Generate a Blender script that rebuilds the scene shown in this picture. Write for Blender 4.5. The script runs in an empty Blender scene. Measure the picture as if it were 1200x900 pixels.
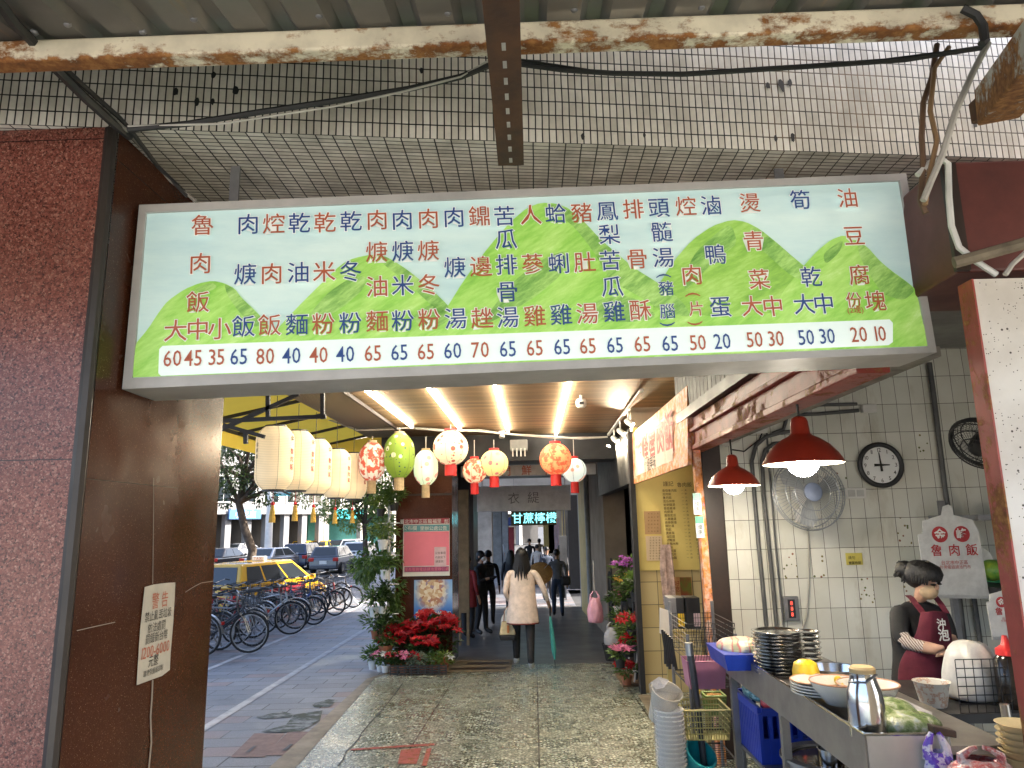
import bpy, bmesh, math, random
from mathutils import Vector, Matrix, noise
R = math.radians
V = Vector
PI = math.pi
sc = bpy.context.scene
col = sc.collection
random.seed(7)
# ------------------------------------------------------------------ camera
F_PX, PITCH, YAW, ROLL, CAM = 840.0, R(11.08), R(1.465), R(1.1), V((0, 0, 1.55))
FW = V((-math.sin(YAW) * math.cos(PITCH), math.cos(YAW) * math.cos(PITCH), math.sin(PITCH)))
_r = V((math.cos(YAW), math.sin(YAW), 0))
_u = _r.cross(FW)
RT = _r * math.cos(ROLL) - _u * math.sin(ROLL)
UP = _u * math.cos(ROLL) + _r * math.sin(ROLL)
cam_d = bpy.data.cameras.new('camera')
cam_d.sensor_width = 36
cam_d.lens = 36 * F_PX / 1200
cam_d.clip_start = 0.05
cam_d.clip_end = 2000
cam_o = bpy.data.objects.new('camera', cam_d)
_m = Matrix((RT, UP, -FW)).transposed().to_4x4()
_m.translation = CAM
cam_o.matrix_world = _m
col.objects.link(cam_o)
sc.camera = cam_o
# ------------------------------------------------------------------ light
SUN_EL, SUN_AZ = R(40), R(84)          # azimuth clockwise from +Y
w = bpy.data.worlds.new('World')
sc.world = w
w.use_nodes = True
nt = w.node_tree
sky = nt.nodes.new('ShaderNodeTexSky')
sky.sky_type = 'NISHITA'
sky.sun_disc = False
sky.sun_elevation = SUN_EL
sky.sun_rotation = SUN_AZ
sky.dust_density = 4.0
sky.ozone_density = 0.6
sky.air_density = 0.8
bg = nt.nodes['Background']
bg.inputs['Strength'].default_value = 0.15
nt.links.new(sky.outputs[0], bg.inputs[0])
sun_d = bpy.data.lights.new('sun', 'SUN')
sun_d.energy = 3.5
sun_d.angle = R(0.5)
sun_d.color = (1, 0.94, 0.85)
sun_o = bpy.data.objects.new('sun', sun_d)
sdir = V((math.sin(SUN_AZ) * math.cos(SUN_EL), math.cos(SUN_AZ) * math.cos(SUN_EL), math.sin(SUN_EL)))
sun_o.rotation_euler = sdir.to_track_quat('Z', 'Y').to_euler()
sun_o.location = (20, -20, 40)
col.objects.link(sun_o)
sc.view_settings.view_transform = 'Standard'
sc.view_settings.look = 'None'
sc.view_settings.gamma = 1
sc.view_settings.exposure = 2.4
sc.view_settings.use_curve_mapping = False
sc.cycles.use_denoising = True
sc.cycles.max_bounces = 8
sc.cycles.diffuse_bounces = 4
sc.cycles.glossy_bounces = 3
sc.cycles.transmission_bounces = 4
sc.cycles.transparent_max_bounces = 8
sc.cycles.sample_clamp_indirect = 6
sc.cycles.caustics_reflective = False
sc.cycles.caustics_refractive = False
# ------------------------------------------------------------------ photo pixel -> point in the place
def ray(u, v): return FW + RT * ((u - 600) / F_PX) - UP * ((v - 450) / F_PX)
def at(u, v, y): d = ray(u, v); return CAM + d * (y / d.y)
def atx(u, v, x): d = ray(u, v); return CAM + d * (x / d.x)
def atz(u, v, z): d = ray(u, v); return CAM + d * ((z - CAM.z) / d.z)
def atp(u, v, p, n): d = ray(u, v); return CAM + d * ((p - CAM).dot(n) / d.dot(n))
SLOPE, YFLAT = 0.0384, 22.0
def gz(y): return 0.0 if y < 0 else -SLOPE * min(y, YFLAT)
def gnd(u, v):
    d = ray(u, v)
    t = -CAM.z / (d.z + SLOPE * d.y)
    if t < 0 or t * d.y > YFLAT: t = (gz(99) - CAM.z) / d.z
    return CAM + d * t
# ------------------------------------------------------------------ materials
MATS = {}
EM = .55        # lamp level against the exposure
class NT:
    def __init__(s, name):
        s.m = bpy.data.materials.new(name); s.m.use_nodes = True
        s.t = s.m.node_tree; s.b = s.t.nodes['Principled BSDF']
        s.o = s.t.nodes['Material Output']
    def n(s, typ, **kw):
        x = s.t.nodes.new('ShaderNode' + typ)
        for k, v in kw.items():
            if k in ('ins',):
                for a, b in v.items():
                    if hasattr(b, 'is_linked') or isinstance(b, bpy.types.NodeSocket): s.t.links.new(b, x.inputs[a])
                    else: x.inputs[a].default_value = b
            else: setattr(x, k, v)
        return x
    def l(s, a, b): s.t.links.new(a, b)
    def coord(s, kind='Object', scale=(1, 1, 1), rot=(0, 0, 0)):
        tc = s.n('TexCoord'); mp = s.n('Mapping')
        mp.inputs['Scale'].default_value = scale; mp.inputs['Rotation'].default_value = rot
        s.l(tc.outputs[kind], mp.inputs[0]); return mp.outputs[0]
    def noise(s, vec, scale, detail=4, rough=.6):
        x = s.n('TexNoise'); s.l(vec, x.inputs['Vector'])
        x.inputs['Scale'].default_value = scale; x.inputs['Detail'].default_value = detail; x.inputs['Roughness'].default_value = rough
        return x.outputs['Fac']
    def vor(s, vec, scale, feat='F1'):
        x = s.n('TexVoronoi', feature=feat); s.l(vec, x.inputs['Vector']); x.inputs['Scale'].default_value = scale
        return x
    def ramp(s, fac, stops, interp='LINEAR'):
        x = s.n('ValToRGB'); x.color_ramp.interpolation = interp
        e = x.color_ramp.elements
        while len(e) < len(stops): e.new(0.5)
        for q, (p, c) in zip(e, stops):
            q.position = p; q.color = (*c, 1) if len(c) == 3 else c
        s.l(fac, x.inputs[0]); return x.outputs[0]
    def mix(s, fac, a, b, mode='MIX'):
        x = s.n('Mix', data_type='RGBA', blend_type=mode)
        for sock, val in ((x.inputs[0], fac), (x.inputs[6], a), (x.inputs[7], b)):
            if isinstance(val, bpy.types.NodeSocket): s.l(val, sock)
            elif isinstance(val, (int, float)): sock.default_value = val
            else: sock.default_value = (*val, 1)
        return x.outputs[2]
    def math(s, op, a, b=0.0):
        x = s.n('Math', operation=op)
        for sock, val in ((x.inputs[0], a), (x.inputs[1], b)):
            if isinstance(val, bpy.types.NodeSocket): s.l(val, sock)
            else: sock.default_value = val
        return x.outputs[0]
    def bump(s, h, strength=.3, dist=.01):
        x = s.n('Bump'); x.inputs['Strength'].default_value = strength; x.inputs['Distance'].default_value = dist
        s.l(h, x.inputs['Height']); s.l(x.outputs[0], s.b.inputs['Normal'])
    def set(s, **kw):
        names = {'col': 'Base Color', 'rough': 'Roughness', 'metal': 'Metallic', 'spec': 'Specular IOR Level', 'alpha': 'Alpha', 'trans': 'Transmission Weight', 'emc': 'Emission Color', 'ems': 'Emission Strength', 'coat': 'Coat Weight', 'ior': 'IOR', 'sheen': 'Sheen Weight'}
        for k, v in kw.items():
            i = s.b.inputs[names[k]]
            if isinstance(v, bpy.types.NodeSocket): s.l(v, i)
            elif isinstance(v, (tuple, list)): i.default_value = (*v, 1) if len(v) == 3 else v
            else: i.default_value = v
        return s
def mk(name, c, rough=.6, metal=0.0, var=.25, scale=6.0, c2=None, bump=0.0, bscale=None, kind='Object', **kw):
    """painted / plain surface with wear: colour drifts between c and c2 by noise"""
    if name in MATS: return MATS[name]
    n = NT(name)
    co = n.coord(kind)
    f = n.noise(co, scale, 6, .65)
    c2 = c2 or tuple(max(0, x * (1 - var)) for x in c)
    f2 = n.ramp(f, [(.36, (0, 0, 0)), (.66, (1, 1, 1))])
    n.set(col=n.mix(f2, c, c2), metal=metal, **kw)
    rr = n.math('MULTIPLY_ADD', f, .25); rr.node.inputs[2].default_value = max(0.02, rough - .12)
    n.l(rr, n.b.inputs['Roughness'])
    if bump: n.bump(n.noise(co, bscale or scale * 6, 4), bump, .004)
    MATS[name] = n.m
    return n.m
def emit(name, c, strength, base=(.8, .8, .8)):
    strength *= EM
    if name in MATS: return MATS[name]
    n = NT(name); n.set(col=base, emc=c, ems=strength, rough=.4); MATS[name] = n.m; return n.m
# ------------------------------------------------------------------ mesh builder
ORG = {}
GLY = {}
def glyph(ch, off):
    k = (ch, off)
    if k not in GLY:
        cu = bpy.data.curves.new('t', 'FONT'); cu.body = ch; cu.size = 1; cu.offset = off; cu.resolution_u = 2
        o = bpy.data.objects.new('t', cu); col.objects.link(o)
        dg = bpy.context.evaluated_depsgraph_get(); dg.update()
        me = bpy.data.meshes.new_from_object(o.evaluated_get(dg))
        vs = [tuple(v.co) for v in me.vertices]; fs = [tuple(p.vertices) for p in me.polygons]
        bpy.data.objects.remove(o); bpy.data.curves.remove(cu); bpy.data.meshes.remove(me)
        xs = [v[0] for v in vs] or [0, .3]; GLY[k] = (vs, fs, min(xs), max(xs))
    return GLY[k]
def basis(o, x, y=None, z=None):
    """matrix with origin o, x axis x, and y (or z) given"""
    x = V(x).normalized()
    if y is not None: z = x.cross(V(y)).normalized(); y = z.cross(x)
    else: z = V(z).normalized(); y = z.cross(x).normalized(); z = x.cross(y)
    m = Matrix((x, y, z)).transposed().to_4x4(); m.translation = o
    return m
class MB:
    def __init__(s): s.v = []; s.f = []; s.uv = {}; s.mi = []; s.cur = 0
    def add(s, vs, fs, M=None):
        b = len(s.v)
        s.v += [tuple(M @ V(p)) if M else tuple(p) for p in vs]
        for q in fs: s.f.append([b + i for i in q]); s.mi.append(s.cur)
        return s
    def quad(s, a, b, c, d, uv=None):
        s.add([a, b, c, d], [(0, 1, 2, 3)])
        if uv == 'm':
            W = (V(b) - V(a)).length; H = (V(d) - V(a)).length; uv = [(0, 0), (W, 0), (W, H), (0, H)]
        if uv: s.uv[len(s.f) - 1] = uv
        return s
    def poly(s, pts): return s.add(pts, [tuple(range(len(pts)))])
    def box(s, c, d, rz=0, M=None, rot=None):
        x, y, z = d[0] / 2, d[1] / 2, d[2] / 2
        vs = [(i, j, k) for k in (-z, z) for i, j in ((-x, -y), (x, -y), (x, y), (-x, y))]
        fs = [(3, 2, 1, 0), (4, 5, 6, 7), (0, 1, 5, 4), (1, 2, 6, 5), (2, 3, 7, 6), (3, 0, 4, 7)]
        m = Matrix.Translation(c)
        if rot: m = m @ rot.to_4x4()
        elif rz: m = m @ Matrix.Rotation(rz, 4, 'Z')
        return s.add(vs, fs, (M @ m) if M else m)
    def bb(s, x0, x1, y0, y1, z0, z1): return s.box(((x0 + x1) / 2, (y0 + y1) / 2, (z0 + z1) / 2), (abs(x1 - x0), abs(y1 - y0), abs(z1 - z0)))
    def beam(s, a, b, w, h, up=(0, 0, 1)):
        a, b = V(a), V(b); d = b - a
        u = V(up)
        if abs(d.normalized().dot(u)) > .98: u = V((1, 0, 0))
        m = basis((a + b) / 2, d, z=u)
        return s.box((0, 0, 0), (d.length, w, h), M=m)
    def tube(s, pts, r, n=8, cap=True, closed=False):
        pts = [V(p) for p in pts]; N = len(pts)
        rs = list(r) if isinstance(r, (list, tuple)) else [r] * N
        vs = []; fs = []; prev = None
        for i, p in enumerate(pts):
            if closed: t = pts[(i + 1) % N] - pts[i - 1]
            else: t = pts[min(i + 1, N - 1)] - pts[max(i - 1, 0)]
            if t.length < 1e-9: t = V((0, 0, 1))
            t.normalize()
            if prev is None:
                a = V((0, 0, 1)) if abs(t.z) < .9 else V((1, 0, 0))
                nx = t.cross(a).normalized()
            else:
                nx = prev - t * prev.dot(t)
                nx = nx.normalized() if nx.length > 1e-6 else t.orthogonal().normalized()
            prev = nx; ny = t.cross(nx)
            for k in range(n):
                a = 2 * PI * k / n
                vs.append(p + (nx * math.cos(a) + ny * math.sin(a)) * rs[i])
        for i in range(N if closed else N - 1):
            for k in range(n):
                j = (i + 1) % N
                fs.append((i * n + k, i * n + (k + 1) % n, j * n + (k + 1) % n, j * n + k))
        if cap and not closed:
            fs.append(tuple(range(n - 1, -1, -1))); fs.append(tuple(range((N - 1) * n, N * n)))
        return s.add(vs, fs)
    def lathe(s, prof, c=(0, 0, 0), n=20, M=None, cap=True):
        vs = []; fs = []
        for r, z in prof:
            for k in range(n):
                a = 2 * PI * k / n; vs.append((r * math.cos(a), r * math.sin(a), z))
        for i in range(len(prof) - 1):
            for k in range(n): fs.append((i * n + k, i * n + (k + 1) % n, (i + 1) * n + (k + 1) % n, (i + 1) * n + k))
        if cap:
            if prof[0][0] > 1e-4: fs.append(tuple(range(n - 1, -1, -1)))
            if prof[-1][0] > 1e-4: fs.append(tuple(range((len(prof) - 1) * n, len(prof) * n)))
        m = Matrix.Translation(c)
        return s.add(vs, fs, m @ M if M else m)
    def ell(s, c, d, n=14, k=9, M=None):
        vs = []; fs = []
        for i in range(k + 1):
            t = PI * i / k
            for j in range(n):
                a = 2 * PI * j / n
                vs.append((d[0] * math.sin(t) * math.cos(a), d[1] * math.sin(t) * math.sin(a), d[2] * math.cos(t)))
        for i in range(k):
            for j in range(n): fs.append((i * n + j, (i + 1) * n + j, (i + 1) * n + (j + 1) % n, i * n + (j + 1) % n))
        m = Matrix.Translation(c)
        return s.add(vs, fs, m @ M if M else m)
    def prism(s, pts, h, M=None):
        """2-D outline in xy (counter-clockwise) pushed along z by h"""
        n = len(pts)
        vs = [(p[0], p[1], 0) for p in pts] + [(p[0], p[1], h) for p in pts]
        fs = [tuple(range(n - 1, -1, -1)), tuple(range(n, 2 * n))] + [(i, (i + 1) % n, n + (i + 1) % n, n + i) for i in range(n)]
        return s.add(vs, fs, M)
    def slab(s, front, back):
        """closed solid between two matching outlines"""
        n = len(front)
        fs = [tuple(range(n)), tuple(range(2 * n - 1, n - 1, -1))] + [(i, n + i, n + (i + 1) % n, (i + 1) % n) for i in range(n)]
        return s.add(list(front) + list(back), fs)
    def disc(s, c, r, M=None, n=20):
        m = Matrix.Translation(c)
        return s.add([(r * math.cos(2 * PI * k / n), r * math.sin(2 * PI * k / n), 0) for k in range(n)], [tuple(range(n))], M @ m if M else m)
    def char(s, ch, M, size, off=0.0, sx=1.0):
        vs, fs, x0, x1 = glyph(ch, off)
        cy = .37 if ord(ch) > 0x2000 else .345
        cx = (x0 + x1) / 2
        return s.add([((x - cx) * size * sx, (y - cy) * size, 0) for x, y, z in vs], fs, M)
    def text(s, t, M, size, off=0.0, gap=1.0, vert=False, sx=1.0, align=.5):
        """centre line of text at M's origin; vert stacks the characters downwards"""
        ws = [(1.0 if ord(c) > 0x2000 else (.3 if c == ' ' else glyph(c, off)[3] - glyph(c, off)[2] + .08)) * sx * gap for c in t]
        if vert: ws = [gap] * len(t)
        tot = sum(ws) * size; p = -tot * align
        for c, wd in zip(t, ws):
            q = p + wd * size / 2; p += wd * size
            if c != ' ': s.char(c, M @ Matrix.Translation((0, -q, 0) if vert else (q, 0, 0)), size, off, sx)
        return s
    def leaf(s, c, d, nrm, L, W, bend=.15):
        """one pointed leaf blade starting at c along d"""
        d = V(d).normalized(); nrm = V(nrm); sd = d.cross(nrm)
        if sd.length < 1e-4: sd = d.orthogonal()
        sd.normalize(); up = sd.cross(d)
        c = V(c)
        vs = [c, c + d * L * .45 + sd * W / 2 + up * L * bend, c + d * L - up * L * bend * .6, c + d * L * .45 - sd * W / 2 + up * L * bend]
        return s.add(vs, [(0, 1, 2, 3)])
    def build(s, name, mat=None, parent=None, smooth=False, bevel=0.0, seg=2, sub=0, solid=0.0):
        me = bpy.data.meshes.new(name)
        vs = s.v
        if parent is not None and parent.name in ORG:
            ox = ORG[parent.name]; vs = [(p[0] - ox.x, p[1] - ox.y, p[2] - ox.z) for p in vs]
        me.from_pydata(vs, [], s.f)
        mats = mat if isinstance(mat, (list, tuple)) else [mat]
        for q in mats: me.materials.append(q)
        if len(mats) > 1: me.polygons.foreach_set('material_index', s.mi)
        if s.uv:
            ul = me.uv_layers.new(name='uv')
            for i, uv in s.uv.items():
                for li, c in zip(me.polygons[i].loop_indices, uv): ul.data[li].uv = c
        if smooth: me.polygons.foreach_set('use_smooth', [True] * len(me.polygons))
        me.update()
        o = bpy.data.objects.new(name, me)
        col.objects.link(o)
        if parent is not None:
            o.parent = parent
            if parent.name in ORG: ORG[o.name] = ORG[parent.name]
        if bevel:
            b = o.modifiers.new('b', 'BEVEL'); b.width = bevel; b.segments = seg; b.limit_method = 'ANGLE'; b.angle_limit = R(35)
        if solid:
            b = o.modifiers.new('s', 'SOLIDIFY'); b.thickness = solid
        if sub:
            b = o.modifiers.new('s', 'SUBSURF'); b.levels = sub; b.render_levels = sub
        if smooth and not sub:
            try: me.set_sharp_from_angle(angle=R(42))
            except Exception: pass
        return o
def tag(o, label=None, cat=None, group=None, kind=None):
    if label: o['label'] = label
    if cat: o['category'] = cat
    if group: o['group'] = group
    if kind: o['kind'] = kind
    return o
def thing(name, label, cat, loc=(0, 0, 0), group=None, local=False, rz=0):
    """Empty at the thing's base.  local: parts are built in its own coordinates; else in world coordinates"""
    o = bpy.data.objects.new(name, None); col.objects.link(o)
    o.empty_display_size = .1
    o.location = loc; o.rotation_euler.z = rz
    tag(o, label, cat, group)
    if not local: ORG[o.name] = V(loc)
    return o
def dup(o, parent=None, loc=None, rz=None, label=None, scale=None):
    c = o.copy(); col.objects.link(c); c.parent = parent
    if loc is not None: c.location = loc
    if rz is not None: c.rotation_euler.z = rz
    if scale is not None: c.scale = scale if isinstance(scale, (tuple, list)) else (scale,) * 3
    if label: c['label'] = label
    for ch in o.children: dup(ch, c)
    return c
def struct(name, mb, mat, **kw):
    return tag(mb.build(name, mat, **kw), kind='structure')
def lerp(a, b, t): return a + (b - a) * t
def rnd(a, b): return random.uniform(a, b)
def sag(a, b, drop, n=10):
    a, b = V(a), V(b)
    return [a.lerp(b, i / n) - V((0, 0, drop * 4 * (i / n) * (1 - i / n))) for i in range(n + 1)]
# ================================================================== surfaces
def terrazzo():
    n = NT('terrazzo'); co = n.coord('Object')
    v = n.vor(co, 36); v2 = n.vor(co, 85)
    sep = n.n('SeparateColor'); n.l(v.outputs['Color'], sep.inputs[0])
    c = n.ramp(sep.outputs[0], [(0, (.02, .026, .02)), (.2, (.07, .085, .06)), (.36, (.22, .25, .2)), (.5, (.44, .47, .39)), (.72, (.68, .7, .6)), (.93, (.14, .15, .11))], 'CONSTANT')
    sep2 = n.n('SeparateColor'); n.l(v2.outputs['Color'], sep2.inputs[0])
    fine = n.ramp(sep2.outputs[1], [(0, (.06, .075, .055)), (.4, (.17, .18, .13)), (.75, (.42, .4, .31))], 'CONSTANT')
    d = n.ramp(v.outputs['Distance'], [(.38, (0, 0, 0)), (.46, (1, 1, 1))])
    c = n.mix(d, c, fine)
    dirt = n.ramp(n.noise(co, .8, 5), [(.35, (.86, .87, .85)), (.65, (1.05, 1.05, 1.05))])
    c = n.mix(1.0, c, dirt, 'MULTIPLY')
    br = n.n('TexBrick', offset=0.0, ins={'Vector': n.coord('Object'), 'Scale': 1.0, 'Mortar Size': .008, 'Brick Width': 1.05, 'Row Height': 2.6, 'Mortar Smooth': .3})
    c = n.mix(br.outputs['Fac'], c, (.025, .025, .02))
    n.set(col=c); n.l(n.ramp(n.noise(co, 3, 4), [(.3, (.16, .16, .16)), (.7, (.36, .36, .36))]), n.b.inputs['Roughness'])
    n.bump(n.noise(co, 9, 3), .05, .01)
    return n.m
def paving():
    n = NT('paving'); co = n.coord('Object', rot=(0, 0, R(-3.5)))
    br = n.n('TexBrick', offset=0.5, ins={'Vector': co, 'Scale': 1.0, 'Mortar Size': .007, 'Mortar Smooth': .1, 'Bias': 0.0, 'Brick Width': .6, 'Row Height': .3, 'Color1': (0, 0, 0, 1), 'Color2': (1, 1, 1, 1)})
    c = n.ramp(br.outputs['Color'], [(0, (.17, .18, .2)), (.45, (.23, .235, .255)), (.75, (.17, .18, .2)), (.84, (.25, .2, .195)), (1, (.22, .17, .165))])
    f = n.noise(co, 1.1, 6); f2 = n.noise(co, 90, 3)
    c = n.mix(1.0, c, n.ramp(f, [(.3, (.5, .5, .52)), (.6, (1, 1, 1)), (.75, (1.2, 1.2, 1.2))]), 'MULTIPLY')
    c = n.mix(1.0, c, n.ramp(f2, [(.3, (.7, .7, .7)), (.7, (1.2, 1.2, 1.2))]), 'MULTIPLY')
    c = n.mix(br.outputs['Fac'], c, (.04, .04, .04))
    n.set(col=c); n.l(n.ramp(f, [(.3, (.3, .3, .3)), (.55, (.62, .62, .62))]), n.b.inputs['Roughness'])
    n.bump(n.math('SUBTRACT', n.math('MULTIPLY', f2, .3), br.outputs['Fac']), .4, .006)
    return n.m
def mosaic(name, tw, th, grime=1.0):
    n = NT(name); co = n.coord('UV'); ob = n.coord('Object')
    wob = n.n('TexNoise', ins={'Vector': ob, 'Scale': 7.0, 'Detail': 2.0})
    wv = n.mix(.004, co, wob.outputs['Color'], 'ADD')
    br = n.n('TexBrick', offset=0.0, ins={'Vector': wv, 'Scale': 1.0, 'Mortar Size': .0022, 'Mortar Smooth': .15, 'Bias': 0.0, 'Brick Width': tw, 'Row Height': th, 'Color1': (0, 0, 0, 1), 'Color2': (1, 1, 1, 1)})
    c = n.ramp(br.outputs['Color'], [(0, (.64, .6, .52)), (.5, (.76, .72, .64)), (1, (.84, .8, .73))])
    g = n.noise(ob, 5.5, 7, .7)
    c = n.mix(n.ramp(g, [(.42, (0, 0, 0)), (.75, (.75 * grime,) * 3)]), c, (.16, .14, .11))
    rust = n.ramp(n.noise(ob, 2.2, 4), [(.55, (0, 0, 0)), (.68, (1, 1, 1))])
    mort = n.mix(rust, (.012, .012, .012), (.16, .1, .05))
    c = n.mix(br.outputs['Fac'], c, mort)
    n.set(col=c, rough=.45)
    n.bump(n.math('SUBTRACT', n.math('MULTIPLY', g, .2), br.outputs['Fac']), .6, .004)
    return n.m
def granite():
    n = NT('granite'); co = n.coord('Object')
    v = n.vor(co, 330); v2 = n.vor(co, 170)
    s1 = n.n('SeparateColor'); n.l(v.outputs['Color'], s1.inputs[0]); s2 = n.n('SeparateColor'); n.l(v2.outputs['Color'], s2.inputs[0])
    a = n.ramp(s1.outputs[0], [(0, (.05, .014, .01)), (.3, (.13, .034, .022)), (.6, (.21, .066, .044)), (.86, (.34, .15, .11)), (.96, (.46, .27, .2))], 'CONSTANT')
    b = n.ramp(s2.outputs[1], [(0, (.03, .012, .012)), (.18, (.19, .065, .048)), (.7, (.28, .115, .085)), (.93, (.38, .2, .15))], 'CONSTANT')
    c = n.mix(.5, a, b)
    c = n.mix(1.0, c, n.ramp(n.noise(co, 1.3, 3), [(.3, (.72, .7, .7)), (.7, (1.1, 1.08, 1.08))]), 'MULTIPLY')
    br = n.n('TexBrick', offset=0.0, ins={'Vector': n.coord('UV'), 'Scale': 1.0, 'Mortar Size': .0015, 'Brick Width': 3.0, 'Row Height': .92})
    c = n.mix(br.outputs['Fac'], c, (.02, .01, .01))
    n.set(col=c, rough=.28)
    return n.m
def brown_stone():
    n = NT('brown_stone'); co = n.coord('Object')
    v = n.vor(co, 420); s1 = n.n('SeparateColor'); n.l(v.outputs['Color'], s1.inputs[0])
    c = n.ramp(s1.outputs[0], [(0, (.06, .019, .009)), (.7, (.08, .027, .013)), (.96, (.15, .065, .035)), (.99, (.24, .14, .09))], 'CONSTANT')
    c = n.mix(1.0, c, n.ramp(n.noise(co, 2.2, 5), [(.32, (.6, .58, .56)), (.7, (1.1, 1.05, 1.0))]), 'MULTIPLY')
    br = n.n('TexBrick', offset=0.0, ins={'Vector': n.coord('UV'), 'Scale': 1.0, 'Mortar Size': .0015, 'Brick Width': 3.0, 'Row Height': .92})
    c = n.mix(br.outputs['Fac'], c, (.02, .012, .008))
    n.set(col=c, spec=.2); n.l(n.ramp(n.noise(co, 4, 4), [(.3, (.12, .12, .12)), (.7, (.3, .3, .3))]), n.b.inputs['Roughness'])
    return n.m
def rusty(name, paint=(.62, .58, .48), amount=.5, scale=3.0, stretch=(1, 1, 1), low=None):
    n = NT(name); co = n.coord('Object', stretch); co2 = n.coord('Object')
    f = n.noise(co, scale, 9, .72); f2 = n.noise(co2, scale * 9, 5, .7)
    ff = n.math('MULTIPLY_ADD', f2, .35); n.l(f, ff.node.inputs[2])
    if low:                                # rust creeping up from the lower edge
        sz = n.n('SeparateXYZ'); n.l(co2, sz.inputs[0]); g_ = n.ramp(n.math('MULTIPLY', n.math('SUBTRACT', sz.outputs[2], low[0]), 1 / low[1]), [(0, (.1, .1, .1)), (.2, (.03, .03, .03)), (.4, (0, 0, 0))]); ff = n.math('ADD', ff, g_)
    e = .78 - amount * .28
    k = n.ramp(ff, [(e - .02, (0, 0, 0)), (e + .06, (1, 1, 1))])
    rc = n.ramp(f2, [(.3, (.07, .024, .008)), (.5, (.2, .075, .018)), (.68, (.34, .16, .05))])
    pc = n.mix(n.ramp(n.noise(co2, scale * 2.5, 5), [(.4, (0, 0, 0)), (.7, (1, 1, 1))]), paint, tuple(x * .68 for x in paint))
    n.set(col=n.mix(k, pc, rc)); n.l(n.ramp(k, [(0, (.45, .45, .45)), (1, (.9, .9, .9))]), n.b.inputs['Roughness'])
    n.bump(k, .4, .003)
    return n.m
def kitchen_tile():
    n = NT('kitchen_tile'); ob = n.coord('Object'); wob = n.n('TexNoise', ins={'Vector': ob, 'Scale': 3.0, 'Detail': 3.0}); co = n.mix(.012, n.coord('UV'), wob.outputs['Color'], 'ADD')
    br = n.n('TexBrick', offset=0.0, ins={'Vector': co, 'Scale': 1.0, 'Mortar Size': .002, 'Mortar Smooth': .1, 'Bias': 0.0, 'Brick Width': .116, 'Row Height': .228, 'Color1': (0, 0, 0, 1), 'Color2': (1, 1, 1, 1)})
    base = n.ramp(br.outputs['Color'], [(0, (.6, .61, .55)), (.5, (.69, .69, .63)), (1, (.75, .75, .69))])
    deco = n.ramp(br.outputs['Color'], [(.9, (0, 0, 0)), (.905, (1, 1, 1))], 'CONSTANT')
    v = n.vor(co, 34); sp = n.n('SeparateColor'); n.l(v.outputs['Color'], sp.inputs[0])
    spot = n.math('MULTIPLY', n.math('LESS_THAN', v.outputs['Distance'], .3), n.math('GREATER_THAN', sp.outputs[1], .45))
    leafc = n.ramp(sp.outputs[0], [(0, (.16, .17, .07)), (.5, (.25, .21, .09)), (.8, (.28, .14, .09))], 'CONSTANT')
    c = n.mix(n.math('MULTIPLY', deco, spot), base, leafc)
    c = n.mix(1.0, c, n.ramp(n.noise(ob, 1.2, 5), [(.3, (.78, .76, .72)), (.65, (1, 1, 1))]), 'MULTIPLY')
    g2 = n.noise(n.coord('Object', (1.5, 1.5, .5)), 2.6, 7, .7)
    c = n.mix(n.ramp(g2, [(.55, (0, 0, 0)), (.78, (.55, .55, .55))]), c, (.3, .24, .14))
    c = n.mix(br.outputs['Fac'], c, n.mix(n.ramp(g2, [(.4, (0, 0, 0)), (.6, (1, 1, 1))]), (.13, .12, .1), (.03, .028, .024)))
    n.set(col=c, rough=.24)
    n.bump(n.math('MULTIPLY', br.outputs['Fac'], -1), .5, .003)
    return n.m
def slats(name, c1, c2, pitch, axis=1):
    n = NT(name); sep = n.n('SeparateXYZ'); n.l(n.coord('Object'), sep.inputs[0])
    t = n.math('FRACT', n.math('DIVIDE', sep.outputs[axis], pitch))
    idx = n.n('TexWhiteNoise', noise_dimensions='1D'); n.l(n.math('FLOOR', n.math('DIVIDE', sep.outputs[axis], pitch)), idx.inputs['W'])
    gr = n.noise(n.coord('Object', (2, 2, 2) if axis != 1 else (1.2, 14, 14)), 5, 6)
    c = n.mix(gr, c1, c2)
    c = n.mix(1.0, c, n.ramp(idx.outputs['Value'], [(0, (.6, .6, .6)), (1, (1.15, 1.15, 1.15))]), 'MULTIPLY')
    gap = n.math('LESS_THAN', t, .13)
    n.set(col=n.mix(gap, c, (.012, .008, .005)), rough=.62, spec=.3)
    n.bump(n.math('MULTIPLY', gap, -1), .8, .008)
    return n.m
M_TERR = terrazzo(); M_PAVE = paving(); M_GRAN = granite(); M_BRN = brown_stone(); M_KT = kitchen_tile()
M_MOSF = mosaic('mosaic_face', .0215, .047, .6); M_MOSU = mosaic('mosaic_soffit', .05, .0215, .9)
M_RUST = rusty('rusty_cream', (.7, .64, .5), amount=.3, stretch=(.8, 1.4, 2.0))
M_RUSTB = mk('rust_brown', (.045, .022, .014), .8, var=.4, scale=8, c2=(.1, .045, .02), bump=.3)
M_SLAT = slats('slat_ceiling', (.38, .24, .12), (.2, .115, .05), .075)
M_ASPH = mk('asphalt', (.055, .056, .06), .85, var=.35, scale=.8, bump=.3, bscale=60)
M_SMOOTHF = mk('grey_floor', (.1, .1, .1), .32, var=.35, scale=2)
M_CONC = mk('concrete', (.33, .32, .3), .8, var=.4, scale=2, bump=.2)
M_WHITE = mk('white_paint', (.72, .71, .68), .5, var=.18, scale=3)
M_BLACK = mk('black_metal', (.02, .02, .022), .45, var=.3)
M_DARKW = mk('dark_wood', (.035, .018, .012), .45, var=.5, scale=4)
M_STEEL = mk('steel', (.5, .49, .47), .3, 1.0, var=.25, scale=5)
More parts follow.
